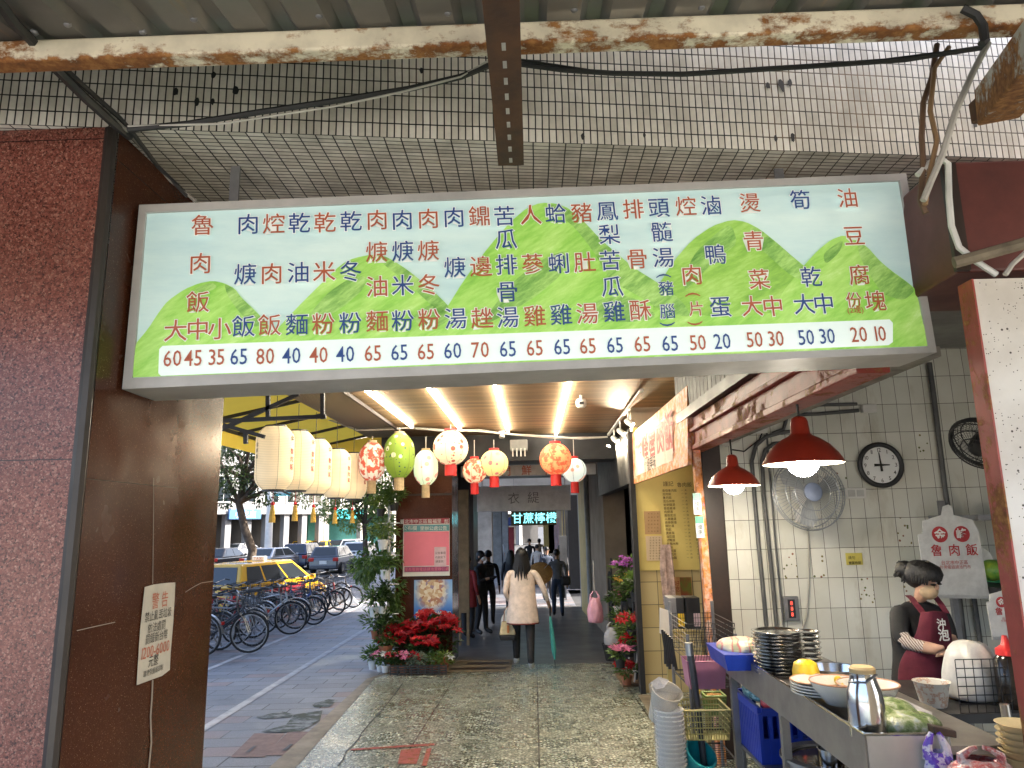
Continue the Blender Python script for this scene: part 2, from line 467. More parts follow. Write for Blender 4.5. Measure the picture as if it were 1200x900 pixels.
M_GREYM = mk('grey_metal', (.22, .22, .23), .45, .4, var=.3)
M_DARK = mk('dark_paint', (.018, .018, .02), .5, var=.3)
M_REDP = rusty('red_paint', (.33, .045, .03), .22, 4)
M_MARK = mk('road_mark', (.44, .44, .45), .8, var=.35, scale=5)
# ================================================================== ground
def strip(mb, pts, z, n=1):
    """flat sheet draped on the sloping ground: pts is a list of (x_left, x_right, y)"""
    ys = []
    rows = []
    for i in range(len(pts) - 1):
        (a, b, y0), (c, d, y1) = pts[i], pts[i + 1]
        ts = [0] + sorted((t - y0) / (y1 - y0) for t in (0, YFLAT) if y0 < t < y1)
        rows += [(lerp(a, c, t), lerp(b, d, t), lerp(y0, y1, t)) for t in ts]
    rows.append(pts[-1])
    for r0, r1 in zip(rows, rows[1:]):
        mb.quad((r0[0], r0[2], gz(r0[2]) + z), (r0[1], r0[2], gz(r0[2]) + z), (r1[1], r1[2], gz(r1[2]) + z), (r1[0], r1[2], gz(r1[2]) + z))
    return mb
struct('road', strip(MB(), [(-300, 300, -60), (-300, 300, 600)], -.13), M_ASPH)
def px(y): return -2.05 - .012 * y                 # kerb line of the arcade floor
PAVE_L = [(-7.6, -1.2, -6), (-8.9, -1.2, 21.5), (-9.2, -1.2, 27)]
struct('pavement', strip(MB(), [(-7.5, 1.2, -4), (-8.6, 1.2, 12), (-9.2, 1.2, 30)], 0), M_PAVE)
struct('bounce_ground', strip(MB(), [(-40, 40, -40), (-40, 40, -4.05)], 0), mk('bounce_paving', (.55, .52, .48), .8, var=.2, scale=1.5))  # unseen pale ground behind the camera, added to bounce light forward
kb = MB()
for y0, y1 in ((-4, 0), (0, 12), (12, 22), (22, 30)):
    xa = -7.5 - (y0 + 8) * .06 if y0 < 12 else -8.6 - (y0 - 12) * .035
    xb = -7.5 - (y1 + 8) * .06 if y1 <= 12 else -8.6 - (y1 - 12) * .035
    kb.beam((xa - .1, y0, gz(y0) - .06), (xb - .1, y1, gz(y1) - .06), .18, .15)
struct('kerb', kb, M_CONC)
struct('arcade_floor', strip(MB(), [(-1.72, 6, -4), (-1.83, 6, 5.9), (-2.09, 6, 9.75), (-1.9, 6, 10.3), (-1.9, 6, 10.75)], .012), M_TERR)
struct('inner_floor', strip(MB(), [(-2.2, 6, 10.75), (-2.2, 6, 22.0)], .012), M_SMOOTHF)
M_BEIGE = mk('beige_strip', (.22, .18, .12), .55, var=.45, scale=5)
eb = MB()
strip(eb, [(-1.93, -1.73, -4), (-2.04, -1.84, 5.9), (-2.19, -2.1, 9.75), (-2.0, -1.89, 10.3)], .008)
struct('floor_edging', eb, M_BEIGE)
eb = MB(); strip(eb, [(-1.85, -.35, 10.1), (-1.85, -.35, 11.2)], .016); strip(eb, [(1.0, 1.22, 5.0), (1.1, 1.3, 8.4)], .016)
struct('threshold_strip', eb, M_BEIGE)
eb = MB(); strip(eb, [(-1.2, -.42, 10.3), (-1.2, -.42, 10.46)], .02); strip(eb, [(-1.0, -.4, 10.75), (-1.0, -.4, 10.95)], .02)
struct('floor_grate', eb, M_DARKW)
# painted marks on the pavement
mk_ = MB()
for (u0, v0, u1, v1, wd) in ((236, 856, 440, 730, .1), (238, 787, 440, 698, .09)):
    a, b = gnd(u0, v0), gnd(u1, v1)
    d = (b - a).normalized(); a = a - d * 4; b = b + d * 3
    strip(mk_, [(a.x - wd / 2, a.x + wd / 2, a.y), (b.x - wd / 2, b.x + wd / 2, b.y)], .005)
for u, v in ((256, 760), (268, 768), (280, 757), (300, 750), (318, 746), (392, 715), (400, 712)):
    a = gnd(u + 26, v - 7); strip(mk_, [(a.x - .5, a.x + .1, a.y), (a.x - .5, a.x + .1, a.y + .07)], .005)
a, b = gnd(248, 775), gnd(232, 779)
strip(mk_, [(-6.9, -4.9, 10.6), (-6.9, -4.9, 10.7)], .005)
struct('painted_lines', mk_, M_MARK)
rm = MB()
for k in range(3): strip(rm, [(-12.2 - 3.3 * k, -12.05 - 3.3 * k, -20), (-12.2 - 3.3 * k, -12.05 - 3.3 * k, 90)], -.124)
struct('lane_lines', rm, M_MARK)
# puddles and inspection covers
def puddle():
    n = NT('wet_dirt'); co = n.coord('Object'); f = n.noise(co, 9, 5)
    n.set(col=n.ramp(f, [(.4, (.012, .014, .008)), (.7, (.04, .05, .025))])); n.l(n.ramp(f, [(.4, (.3, .3, .3)), (.6, (.75, .75, .75))]), n.b.inputs['Roughness']); return n.m
pd = MB()
for pts in ([(300, 841), (330, 834), (345, 838), (340, 841), (310, 843)], [(306, 858), (335, 850), (345, 838), (378, 833), (375, 845), (352, 858), (330, 859)], [(365, 826), (385, 820), (396, 821), (386, 829), (368, 829)]):
    pd.poly([tuple(gnd(u, v) + V((0, 0, .006))) for u, v in pts])
struct('puddle', pd, puddle())
cv = MB()
for u, v in ((300, 874), (340, 872)):
    c = gnd(u, v); cv.quad(*[tuple(gnd(u + a, v + b) + V((0, 0, .005))) for a, b in ((-30, 14), (10, 14), (34, -14), (-2, -14))])
struct('drain_cover', cv, mk('reddish_paver', (.2, .14, .13), .8, var=.3, scale=12, bump=.3))
cv = MB()
for u, v in ((294, 879), (337, 877)):
    cv.quad(*[tuple(gnd(u + a, v + b) + V((0, 0, .009))) for a, b in ((-7, 4), (-2, 4), (7, -4), (3, -4))])
struct('drain_slot', cv, M_DARK)
# red safety paint on the terrazzo
rp = MB()
def gq(*uv): rp.poly([tuple(gnd(u, v) + V((0, 0, .017))) for u, v in uv])
gq((410, 882), (412, 880), (509, 873.5), (509, 876)); gq((466, 898), (470, 881), (494, 879), (488, 898)); gq((494, 900), (500, 880), (506, 879), (500, 900))
struct('red_floor_paint', rp, rusty('worn_red', (.34, .05, .04), .28, 14))
# crack in the terrazzo
ck = [(396, 900), (402, 893), (405, 884), (413, 876), (420, 868), (424, 861), (433, 850), (444, 838), (455, 825), (465, 812), (472, 802)]
cm = MB()
for (u0, v0), (u1, v1) in zip(ck, ck[1:]):
    w0 = 1.3 if v0 > 840 else .7
    cm.quad(*[tuple(gnd(u, v) + V((0, 0, .0165))) for u, v in ((u0 - w0, v0), (u0 + w0, v0), (u1 + .6, v1), (u1 - .6, v1))])
struct('floor_crack', cm, M_DARK)
# ================================================================== arcade building
XF = 1.32
PX = -1.18
PY0, PY1 = atx(100, 500, PX).y, atx(250, 680, PX).y
ZL = 2.70
bld = thing('arcade_building', 'old building over the arcade with mosaic tiled lintel and slatted ceiling', 'building', (1, 12, 0))
f0, f1 = atz(-60, 143, ZL), atz(1260, 188, ZL)
dd = (f1 - f0).normalized()
fa = f0 - dd * 1.2; fb = f1 + dd * .6
m = MB()
m.quad(tuple(fa), tuple(fb), (fb.x, fb.y, 3.5), (fa.x, fa.y, 3.5), uv='m')
m.build('tiled_lintel', M_MOSF, bld)
m = MB()
m.quad((fa.x, 2.75, ZL), (fb.x, 2.75, ZL), (fb.x, fb.y, ZL), (fa.x, fa.y, ZL), uv='m')
m.build('tiled_soffit', M_MOSU, bld)
m = MB(); m.bb(fb.x + .002, 9, fb.y - .01, fb.y + .3, ZL - .2, 3.5); m.build('side_fascia', M_CONC, bld)
m = MB()
m.bb(fa.x, fb.x, 2.7, 2.75, ZL + .002, 3.4)
m.build('lintel_back', M_DARKW, bld)
m = MB(); m.bb(-2.25, 14, 2.3, 21.6, 3.3, 15); m.build('upper_storeys', M_CONC, bld)
ce = MB()
bl = [atz(410, 455, 2.9), atz(470, 500, 2.9)]
ce.quad((-1.85, 10.9, 2.9), (XF + .3, 10.9, 2.9), (XF + .3, 2.75, 2.9), (-1.85, 2.75, 2.9)); ce.build('slatted_ceiling', M_SLAT, bld)
def perforated():
    n = NT('perforated_panel'); v = n.vor(n.coord('Object', (1, 1, 1), (0, 0, R(45))), 28); v.inputs['Randomness'].default_value = 0
    n.set(col=n.mix(n.math('LESS_THAN', v.outputs['Distance'], .36), (.3, .25, .18), (.05, .04, .03)), rough=.6); return n.m
ce = MB(); ce.quad((-2.5, 10.9, 2.897), (-1.852, 10.9, 2.897), (-1.852, 2.75, 2.897), (-2.5, 2.75, 2.897)); ce.build('perforated_panel', perforated(), bld)
ce = MB(); ce.bb(-1.87, -1.84, 2.76, 10.85, 2.86, 2.898); ce.build('ceiling_edge_rail', M_DARKW, bld)
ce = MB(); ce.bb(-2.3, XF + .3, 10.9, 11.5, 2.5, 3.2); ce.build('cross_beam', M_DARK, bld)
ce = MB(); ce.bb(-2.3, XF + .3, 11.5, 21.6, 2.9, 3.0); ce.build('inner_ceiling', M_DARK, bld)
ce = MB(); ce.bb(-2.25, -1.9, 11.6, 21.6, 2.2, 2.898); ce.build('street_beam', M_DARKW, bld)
for u, v, r in ((206, 107, 5), (250, 88, 5), (276, 106, 6), (231, 119, 5), (249, 119, 4), (494, 83, 4), (430, 110, 3), (900, 100, 5), (915, 98, 7), (926, 97, 5), (917, 104, 4), (909, 162, 4), (929, 161, 5), (755, 158, 3), (683, 160, 4), (1150, 115, 5), (1143, 146, 4)):
    d = ray(u, v); nn = V((-dd.y, dd.x, 0)); t_ = (fa - CAM).dot(nn) / d.dot(nn); c = CAM + d * (t_ * .999); q = MB(); s_ = r * .0026
    q.poly([c + dd * (s_ * .62 * math.cos(a) * rnd(.7, 1.2)) + V((0, 0, s_ * 1.1 * math.sin(a) * rnd(.7, 1.2))) - dd.cross(V((0, 0, 1))) * 0 for a in [2 * PI * i / 9 for i in range(9)]]); q.build('dark_stain', M_DARK, bld)
# shop fronts along the right of the arcade, beyond the menu stall
def wall_seg(name, y0, y1, z1, mat, x0=XF, x1=XF + .4, z0=None):
    q = MB(); q.bb(x0, x1, y0, y1, gz(y1) if z0 is None else z0, z1); return q.build(name, mat, bld)
M_BEIGEW = mk('beige_wall', (.34, .27, .2), .7, var=.3, scale=2)
M_YELW = mk('yellow_wall', (.5, .38, .13), .6, var=.25, scale=2)
wall_seg('beige_column', atx(709, 640, XF).y, atx(692, 640, XF).y, 2.9, M_BEIGEW)
wall_seg('yellow_column', atx(691, 640, XF).y, 20.4, 2.9, M_YELW, XF - .05)
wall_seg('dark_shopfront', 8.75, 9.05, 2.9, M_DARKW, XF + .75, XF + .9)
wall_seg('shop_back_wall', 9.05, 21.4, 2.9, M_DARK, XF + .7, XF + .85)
wall_seg('end_wall', 20.8, 21.6, 2.9, M_GREYM, XF, XF + .6)
for k in range(7):
    y = lerp(9.4, 13.8, k / 6)
    q = MB(); q.bb(XF + .6, XF + .66, y, y + .22, gz(y), 2.2); q.build('shutter_post', M_GREYM if k % 2 else M_DARKW, bld)
q = MB(); q.bb(XF - .05, XF + .1, 9.3, 14.0, 2.05, 2.75); q.build('fascia_board', M_DARK, bld)
q = MB(); q.tube([(XF - .05, 17.2, gz(17)), (XF - .05, 17.2, 2.9)], .06, 10); q.build('drain_pipe', mk('pale_grey', (.4, .4, .38), .5), bld, smooth=True)
# dark wall at the left of the arcade behind the far pillar
q = MB(); q.bb(-2.2, -1.25, 15.2, 16.4, gz(16.4), 2.9); q.build('rear_pillar', M_DARKW, bld)
# next building across the side lane
nb = thing('neighbour_building', 'next arcade building beyond the side lane with dark shopfronts', 'building', (2, 32, gz(30)))
q = MB(); q.bb(-2.3, 14, 27.5, 60, 2.6, 15); q.build('upper_storeys', mk('nb_grey', (.36, .35, .33), .8, var=.3, scale=1), nb)
for k, (y0, y1, mt) in enumerate(((27.5, 30, M_DARK), (30, 34, M_YELW), (34, 40, M_DARKW), (40, 46, M_BEIGEW), (46, 60, M_DARK))):
    q = MB(); q.bb(1.3, 1.7, y0, y1, gz(40), 2.6); q.build('shopfront', mt, nb)
for y in (28.0, 36.5, 46):
    q = MB(); q.bb(-2.3, -1.6, y, y + .8, gz(40), 2.6); q.build('pillar', M_CONC, nb)
struct('lane_pavement', strip(MB(), [(-9, 6, 27.2), (-9, 6, 62)], .004), mk('pale_pavement', (.3, .29, .3), .7, var=.3, scale=1.5))
# ================================================================== near pillar
pil = thing('granite_pillar', 'near square pillar with red granite front and polished dark brown side', 'pillar', (-1.7, 2.3, 0))
m = MB(); m.quad((-2.25, PY0, -.1), (PX - .025, PY0, -.1), (PX - .025, PY0, ZL - .004), (-2.25, PY0, ZL - .004), uv='m'); m.build('granite_front', M_GRAN, pil)
m = MB(); m.quad((PX, PY0 + .025, -.15), (PX, PY1, -.15), (PX, PY1, ZL - .004), (PX, PY0 + .025, ZL - .004), uv='m'); m.quad((PX, PY1, -.15), (-2.25, PY1, -.15), (-2.25, PY1, ZL - .004), (PX, PY1, ZL - .004), uv='m'); m.build('polished_side', M_BRN, pil)
m = MB(); m.tube([(PX - .014, PY0 + .012, -.1), (PX - .014, PY0 + .012, ZL - .005)], .018, 8); m.build('corner_bead', mk('bead', (.035, .027, .022), .4, var=.4), pil, smooth=True)
ckm = MB()
crack = [(172, 640), (173, 655), (172.5, 672), (173.5, 686)]
def side_strip(mb, pts, wd, off=.003):
    for (u0, v0), (u1, v1) in zip(pts, pts[1:]):
        mb.quad(*[tuple(atx(u, v, PX + off)) for u, v in ((u0 - wd, v0), (u0 + wd, v0), (u1 + wd, v1), (u1 - wd, v1))])
side_strip(ckm, [(180, 560), (180, 600), (179.5, 640), (179, 684)], .35)
side_strip(ckm, [(179, 797), (178, 820), (176.5, 840), (177.5, 870), (174, 905)], .9)
for pts in ([(90, 739), (112, 734), (135, 729)], [(217, 694), (228, 687), (236, 683), (250, 681)]):
    for (u0, v0), (u1, v1) in zip(pts, pts[1:]):
        ckm.quad(*[tuple(atx(u, v + w, PX + .003)) for u, v, w in ((u0, v0, .5), (u1, v1, .5), (u1, v1, -.4), (u0, v0, -.4))])
ckm.build('crack_line', mk('mortar', (.3, .25, .2), .9), pil)
# far pillar with notices
fp = thing('brown_pillar', 'dark brown polished pillar behind the poinsettias holding two posters', 'pillar', (-1.65, 11.1, gz(11)))
FY = 10.85
q = MB(); xl, xr = at(463, 690, FY).x, at(530, 690, FY).x
q.quad((xl, FY, gz(11) - .05), (xr, FY, gz(11) - .05), (xr, FY, 2.6), (xl, FY, 2.6), uv='m')
q.quad((xr, FY, gz(11) - .05), (xr, FY + .85, gz(11) - .05), (xr, FY + .85, 2.6), (xr, FY, 2.6), uv='m')
q.quad((xl, FY + .85, gz(11) - .05), (xl, FY, gz(11) - .05), (xl, FY, 2.6), (xl, FY + .85, 2.6), uv='m')
q.build('stone_cladding', M_BRN, fp)
q = MB(); q.bb(xl - .01, xr + .01, FY - .012, FY + .1, 2.0, 2.03); q.build('band', M_DARKW, fp)
# ================================================================== kitchen room
KY = 5.9
kit = thing('kitchen_room', 'white tiled kitchen walls of the food stall', 'kitchen', (3, 4.5, 0))
q = MB(); q.quad((1.5, KY, -.5), (6, KY, -.5), (6, KY, 3.2), (1.5, KY, 3.2), uv='m'); q.build('tiled_wall', M_KT, kit)
q = MB(); q.bb(1.54, 6, KY + .01, KY + .25, -.5, 3.2); q.build('partition', M_BEIGEW, kit)
q = MB(); q.bb(1.375, 1.535, KY - .02, KY + .3, gz(7), 2.9); q.build('door_post', M_DARKW, kit, bevel=.01)
q = MB(); q.bb(4.6, 4.7, 1.8, KY - .02, -.5, 3.2); q.build('side_wall', M_CONC, kit)
q = MB(); q.bb(XF + .3, 6, 2.6, KY, 2.92, 3.0); q.build('kitchen_ceiling', M_CONC, kit)
# red beam over the kitchen opening, slatted transom above it
q = MB()
q.bb(XF - .03, XF + .05, 2.76, KY, 2.14, 2.36); q.bb(XF - .05, XF + .08, 2.76, KY, 2.1, 2.14); q.bb(XF - .06, XF - .03, 2.76, KY, 2.24, 2.27)
q.build('red_beam', M_REDP, kit, bevel=.006)
q = MB(); q.bb(XF + .052, XF + .28, 2.76, KY - .02, 2.16, 2.2); q.build('beam_soffit', mk('dirty_soffit', (.3, .28, .25), .8, var=.5), kit)
q = MB(); q.bb(XF - .08, XF - .02, 2.76, KY + .2, 2.362, 2.44); q.build('dark_rail', M_DARKW, kit)
q = MB()
k = 0; y = 2.78
while y < KY + .3:
    q.bb(XF - .05, XF - .02, y, y + .105, 2.442, 2.9); y += .115
q.build('slatted_transom', mk('dark_slat', (.065, .05, .035), .55, var=.5, scale=7), kit)
# ================================================================== right pillar
rp_ = thing('plaster_pillar', 'white plastered pillar with a worn red corner guard beside the kitchen', 'pillar', (1.6, 2, 0))
RX = at(1165, 560, 1.92).x
def speckle():
    n = NT('speckled_plaster'); co = n.coord('Object')
    v = n.vor(co, 70); sp = n.n('SeparateColor'); n.l(v.outputs['Color'], sp.inputs[0])
    v2 = n.vor(co, 190); sp2 = n.n('SeparateColor'); n.l(v2.outputs['Color'], sp2.inputs[0])
    k = n.math('MAXIMUM', n.math('MULTIPLY', n.math('LESS_THAN', v.outputs['Distance'], .22), n.math('GREATER_THAN', sp.outputs[0], .88)), n.math('MULTIPLY', n.math('LESS_THAN', v2.outputs['Distance'], .3), n.math('GREATER_THAN', sp2.outputs[0], .9)))
    c = n.ramp(n.noise(co, 4, 5), [(.35, (.52, .46, .4)), (.65, (.66, .61, .55))])
    n.set(col=n.mix(k, c, (.08, .06, .05)), rough=.8); n.bump(n.noise(co, 60, 3), .15, .003); return n.m
rx0 = at(1181, 600, 1.9).x
rz1 = at(1150, 327, 1.9).z
q = MB(); q.bb(rx0, rx0 + 1.2, 1.9, 1.957, -.2, rz1); q.build('plaster_face', speckle(), rp_)
q = MB(); q.bb(rx0 - .006, rx0 - .001, 1.896, 1.962, -.2, rz1); q.build('corner_guard', M_REDP, rp_)
# brown shutter box above it
sb = thing('shutter_box', 'dull red shutter housing above the plaster pillar', 'shutter box', (1.6, 2, 2.2))
bx0, bx1 = at(1112, 250, 1.95).x, at(1112, 250, 1.95).x + 1.2
bz0, bz1 = at(1150, 318, 1.95).z, at(1150, 188, 1.95).z
q = MB(); q.bb(bx0, bx1, 1.95, 2.35, bz0, bz1); q.build('casing', mk('oxide_red', (.13, .032, .024), .5, var=.45, scale=4), sb, bevel=.008)
q = MB(); q.bb(bx0 - .01, bx0 + .06, 2.36, 2.6, bz0 - .03, bz1 - .01); q.build('side_plate', M_DARK, sb)
q = MB(); q.bb(bx0 - .01, bx0 + .03, 1.935, 1.949, bz0, bz1 - .01); q.build('edge_strip', M_DARKW, sb)
q = MB(); a, b = at(1118, 308, 1.85), at(1215, 281, 1.8); q.tube([a, b], .016, 8); q.build('rail', mk('weathered_wood', (.2, .16, .11), .8, var=.5, scale=12), sb, smooth=True)
# ================================================================== canopy over the pavement
cn = thing('canopy', 'corrugated metal canopy on a rusty cream painted beam', 'canopy', (0, 1, 2.5))
YB = 1.36
zt_, zu_ = at(600, 25, YB).z, at(600, 66, YB + .045).z
zb = zt_ - .044
q = MB(); q.bb(-5.5, 6.5, YB, YB + .045, zu_, zt_); q.build('cream_beam', rusty('rusty_beam', (.78, .71, .55), .2, 3.2, (.7, 1.4, 1.6), (zu_ - 2.5, zt_ - zu_)), cn, bevel=.006)
# corrugated sheet rising towards the building
def sheet_z(y): return zb + .05 + (y - YB) * math.tan(R(9.5))
prof = []
x = -5.6; pitch = .135
while x < 6.6:
    for dx, h in ((0, 0), (.055, 0), (.072, .022), (.104, .022), (.121, 0)): prof.append((x + dx, h))
    x += pitch
vs = []; fs = []
for yy in (0.35, YB + .08):
    for xx, h in prof: vs.append((xx, yy, sheet_z(yy) + h))
n_ = len(prof)
for i in range(n_ - 1): fs.append((i, i + 1, n_ + i + 1, n_ + i))
def corr():
    n = NT('corrugated'); co = n.coord('Object', (6, .6, 1)); co2 = n.coord('Object')
    f = n.noise(co, 2.2, 7, .7)
    c = n.ramp(n.noise(co2, 2.5, 6), [(.3, (.1, .095, .085)), (.7, (.19, .18, .165))])
    k = n.ramp(f, [(.6, (0, 0, 0)), (.72, (1, 1, 1))])
    n.set(col=n.mix(k, c, (.22, .15, .09)), rough=.5, metal=.35); return n.m
q = MB(); q.add(vs, fs); q.build('corrugated_sheet', corr(), cn, solid=.002)
q = MB(); q.slab([(-5.6, YB + .085, zb + .06), (6.6, YB + .085, zb + .06), (6.6, 1.95, 3.2), (-5.6, 1.95, 3.2)], [(-5.6, YB + .085, zb + .09), (6.6, YB + .085, zb + .09), (6.6, 1.95, 3.23), (-5.6, 1.95, 3.23)]); q.build('skylight_blocker', M_GREYM, cn)  # added plate hidden behind the beam, keeps skylight off the mosaic
for u, v in ((79, 28), (227, 22), (167, 37), (374, 18), (457, 32), (525, 15), (673, 11), (745, 24), (822, 8), (40, 38)):
    d = ray(u, v); t = (sheet_z(0) - 1.55) / (d.z - d.y * math.tan(R(9.5))); p = CAM + d * t
    bs = MB(); bs.ell(p, (.009, .009, .007), 8, 4); bs.build('bolt', M_GREYM, cn, smooth=True)
q = MB()
cx = -.035; zc = at(600, 194, 1.7).z
q.bb(cx - .033, cx + .033, .4, 1.7, zc, zc + .004); q.bb(cx - .033, cx - .029, .4, 1.7, zc + .004, zb - .04); q.bb(cx + .029, cx + .033, .4, 1.7, zc + .004, zb - .04)
q.build('slotted_channel', M_RUSTB, cn)
for k in range(9):
    q = MB(); q.bb(cx - .004, cx + .004, 1.66 - k * .055, 1.66 - k * .055 + .022, zc - .0015, zc - .0005); q.build('slot', mk('slot_pale', (.4, .38, .35), .7), cn)
# rusty bracket post at the right
bk = thing('rusty_bracket', 'rusty cream painted steel arm at the right end of the canopy beam', 'bracket', (1.2, 1.3, 2.4))
a0, a1 = at(1168, 122, 1.55), at(1270, 0, 1.05)
q = MB(); q.beam(a0, a1, .085, .085); q.build('arm', rusty('rusty_white', (.5, .48, .44), .6, 5), bk, bevel=.004)
q = MB(); q.bb(at(1138, 100, 1.6).x, at(1158, 100, 1.6).x, 1.5, 1.62, at(1145, 140, 1.6).z, zb - .03); q.build('post_stub', M_RUSTB, bk)
# ================================================================== menu light box over the arcade
SA, SB_ = at(163, 240, 1.99), at(1062, 203, 2.17)
sn = (SB_ - SA).cross(V((0, 0, 1))).normalized()
if sn.y > 0: sn = -sn
def sp(u, v, off=0.0): return atp(u, v, SA, sn) + sn * off
sgn = thing('menu_sign', 'long menu light box with green painted hills and red and blue dish names and prices', 'menu sign', (0, 2.1, 2.0))
oc = [(143, 456), (1098, 413), (1062, 203), (163, 240)]
ic = [(154.5, 442.5), (1088, 405.5), (1055, 211), (170.5, 248.5)]
bk_ = [(189.5, 471), (1041, 437)]
O = [sp(*p) for p in oc]; I = [sp(*p, -.002) for p in ic]
DEP = .2
Bk = [p - sn * DEP for p in O]
M_ALU = mk('aged_aluminium', (.5, .48, .46), .5, .15, var=.3, scale=3)
fr = MB()
for i in range(4):
    j = (i + 1) % 4
    fr.quad(tuple(O[i]), tuple(O[j]), tuple(I[j]), tuple(I[i]))
    fr.quad(tuple(O[j]), tuple(O[i]), tuple(Bk[i]), tuple(Bk[j]))
    fr.quad(tuple(I[i]), tuple(I[j]), tuple(I[j] - sn * .015), tuple(I[i] - sn * .015))
fr.quad(*[tuple(p) for p in reversed(Bk)])
fr.build('frame', M_ALU, sgn)
def wc(name, stops, st=.35, scale=5.0, rot=R(35)):
    n = NT(name)
    def turned(sc_, r_):
        m2 = n.n('Mapping'); n.l(n.coord('Object', (1, 1, 1), (0, r_, 0)), m2.inputs[0]); m2.inputs['Scale'].default_value = sc_; return m2.outputs[0]
    co = turned((1.0, 1.0, 4.5), rot); f = n.noise(co, scale, 7, .68)
    if rot:
        f2 = n.noise(turned((1.6, 1.0, 7.0), rot - R(12)), scale * 2.6, 5, .7); f = n.mix(.28, f, f2)
    c = n.ramp(f, stops); n.set(col=c, rough=.35, emc=c, ems=st); return n.m
SIGN_E = .06
q = MB(); q.poly([tuple(p - sn * .01) for p in I])
q.build('face_panel', wc('sign_sky', [(.3, (.4, .58, .6)), (.5, (.52, .68, .66)), (.7, (.62, .76, .71))], SIGN_E, 1.2, 0), sgn)
G = [(.3, (.17, .42, .06)), (.44, (.27, .55, .09)), (.57, (.4, .66, .16)), (.7, (.58, .77, .34))]
G2 = [(.3, (.12, .3, .05)), (.5, (.28, .52, .09)), (.68, (.45, .68, .2))]
hm = [wc('hill_paint_%s' % k, g, SIGN_E, s_, r_) for k, g, s_, r_ in (('a', G, 4.5, R(38)), ('b', G2, 5.5, R(30)))]
hills = [
    [(505, 437), (490, 404), (520, 365), (545, 325), (575, 285), (600, 257), (618, 242), (634, 236), (652, 237), (668, 243), (684, 258), (700, 275), (722, 297), (744, 314), (770, 330), (800, 352), (830, 420)],
    [(300, 440), (318, 391), (345, 362), (375, 332), (400, 308), (415, 301), (436, 297), (455, 301), (478, 316), (505, 338), (530, 362), (560, 437)],
    [(154.8, 441), (156, 404), (172, 385), (185, 365), (195, 352), (215, 338), (232, 331), (248, 328), (262, 331), (274, 337), (282, 348), (297, 362), (312, 378), (325, 395), (350, 438)],
    [(760, 424), (768, 340), (790, 305), (812, 280), (835, 264), (858, 256.5), (875, 259), (892, 268), (912, 284), (930, 300), (945, 312), (970, 340), (1000, 414)],
    [(880, 415), (915, 345), (945, 308), (960, 292), (975, 280), (990, 274.5), (1005, 281), (1018, 289), (1032, 305), (1045, 316), (1062, 328), (1075, 339), (1088, 404)],
    [(155, 442), (156, 416), (230, 396), (350, 404), (520, 388), (700, 382), (770, 362), (850, 372), (940, 362), (1087.5, 380), (1088, 405)]]
def subdiv(pts):
    out = []
    n = len(pts)
    for i in range(n):                      # light corner rounding
        a, b = V((*pts[i], 0)), V((*pts[(i + 1) % n], 0))
        out += [tuple(a.lerp(b, .2))[:2], tuple(a.lerp(b, .8))[:2]]
    return out
def clipb(pts):                            # keep inside the frame's lower edge
    return [(u, min(v, 442.2 - (u - 154.5) * .0397)) for u, v in pts]
for k, h in enumerate(hills):
    q = MB(); q.poly([tuple(sp(u, v, -.0085 + k * .0008)) for u, v in clipb(subdiv(h) if k < 5 else h)])
    q.build('hill', hm[(0, 0, 0, 1, 0, 0)[k]], sgn)
ridges = [[(640, 237.5), (665, 243), (684, 258), (705, 281), (744, 314), (772, 331), (800, 352), (812, 372), (780, 366), (738, 340), (716, 330), (700, 300), (676, 268), (655, 250)],
    [(600, 330), (640, 300), (668, 292), (660, 320), (625, 350), (585, 372), (560, 384)],
    [(440, 297.5), (455, 301), (478, 316), (505, 338), (528, 360), (520, 372), (496, 348), (470, 325), (450, 310)],
    [(380, 345), (410, 325), (430, 322), (425, 340), (395, 365), (350, 385)],
    [(262, 331.5), (274, 338), (282, 348.5), (297, 363), (310, 377), (298, 384), (280, 366), (266, 346)], [(225, 338), (248, 330), (255, 336), (238, 344)],
    [(880, 262.5), (892, 269), (912, 285), (930, 301), (944, 313), (955, 330), (930, 325), (902, 300), (880, 280)], [(810, 300), (845, 268), (858, 262), (865, 285), (845, 300), (825, 318), (800, 345)],
    [(1005, 282), (1018, 290), (1032, 306), (1045, 317), (1062, 329), (1074, 340), (1060, 352), (1036, 345), (1022, 325), (1008, 300)], [(965, 296), (990, 279), (985, 295), (968, 310)],
    [(700, 350), (740, 345), (775, 372), (735, 378), (690, 372)], [(480, 372), (510, 352), (530, 372), (505, 388)]]
M_RIDGE = wc('hill_ridge', [(.35, (.1, .26, .05)), (.46, (.2, .4, .09)), (.55, (.32, .55, .14)), (.66, (.45, .66, .24))], SIGN_E, 8, R(40))
for r_ in ridges:
    q = MB(); q.poly([tuple(sp(u, v, -.0044)) for u, v in subdiv(subdiv(r_))]); q.build('hill_ridge', M_RIDGE, sgn)
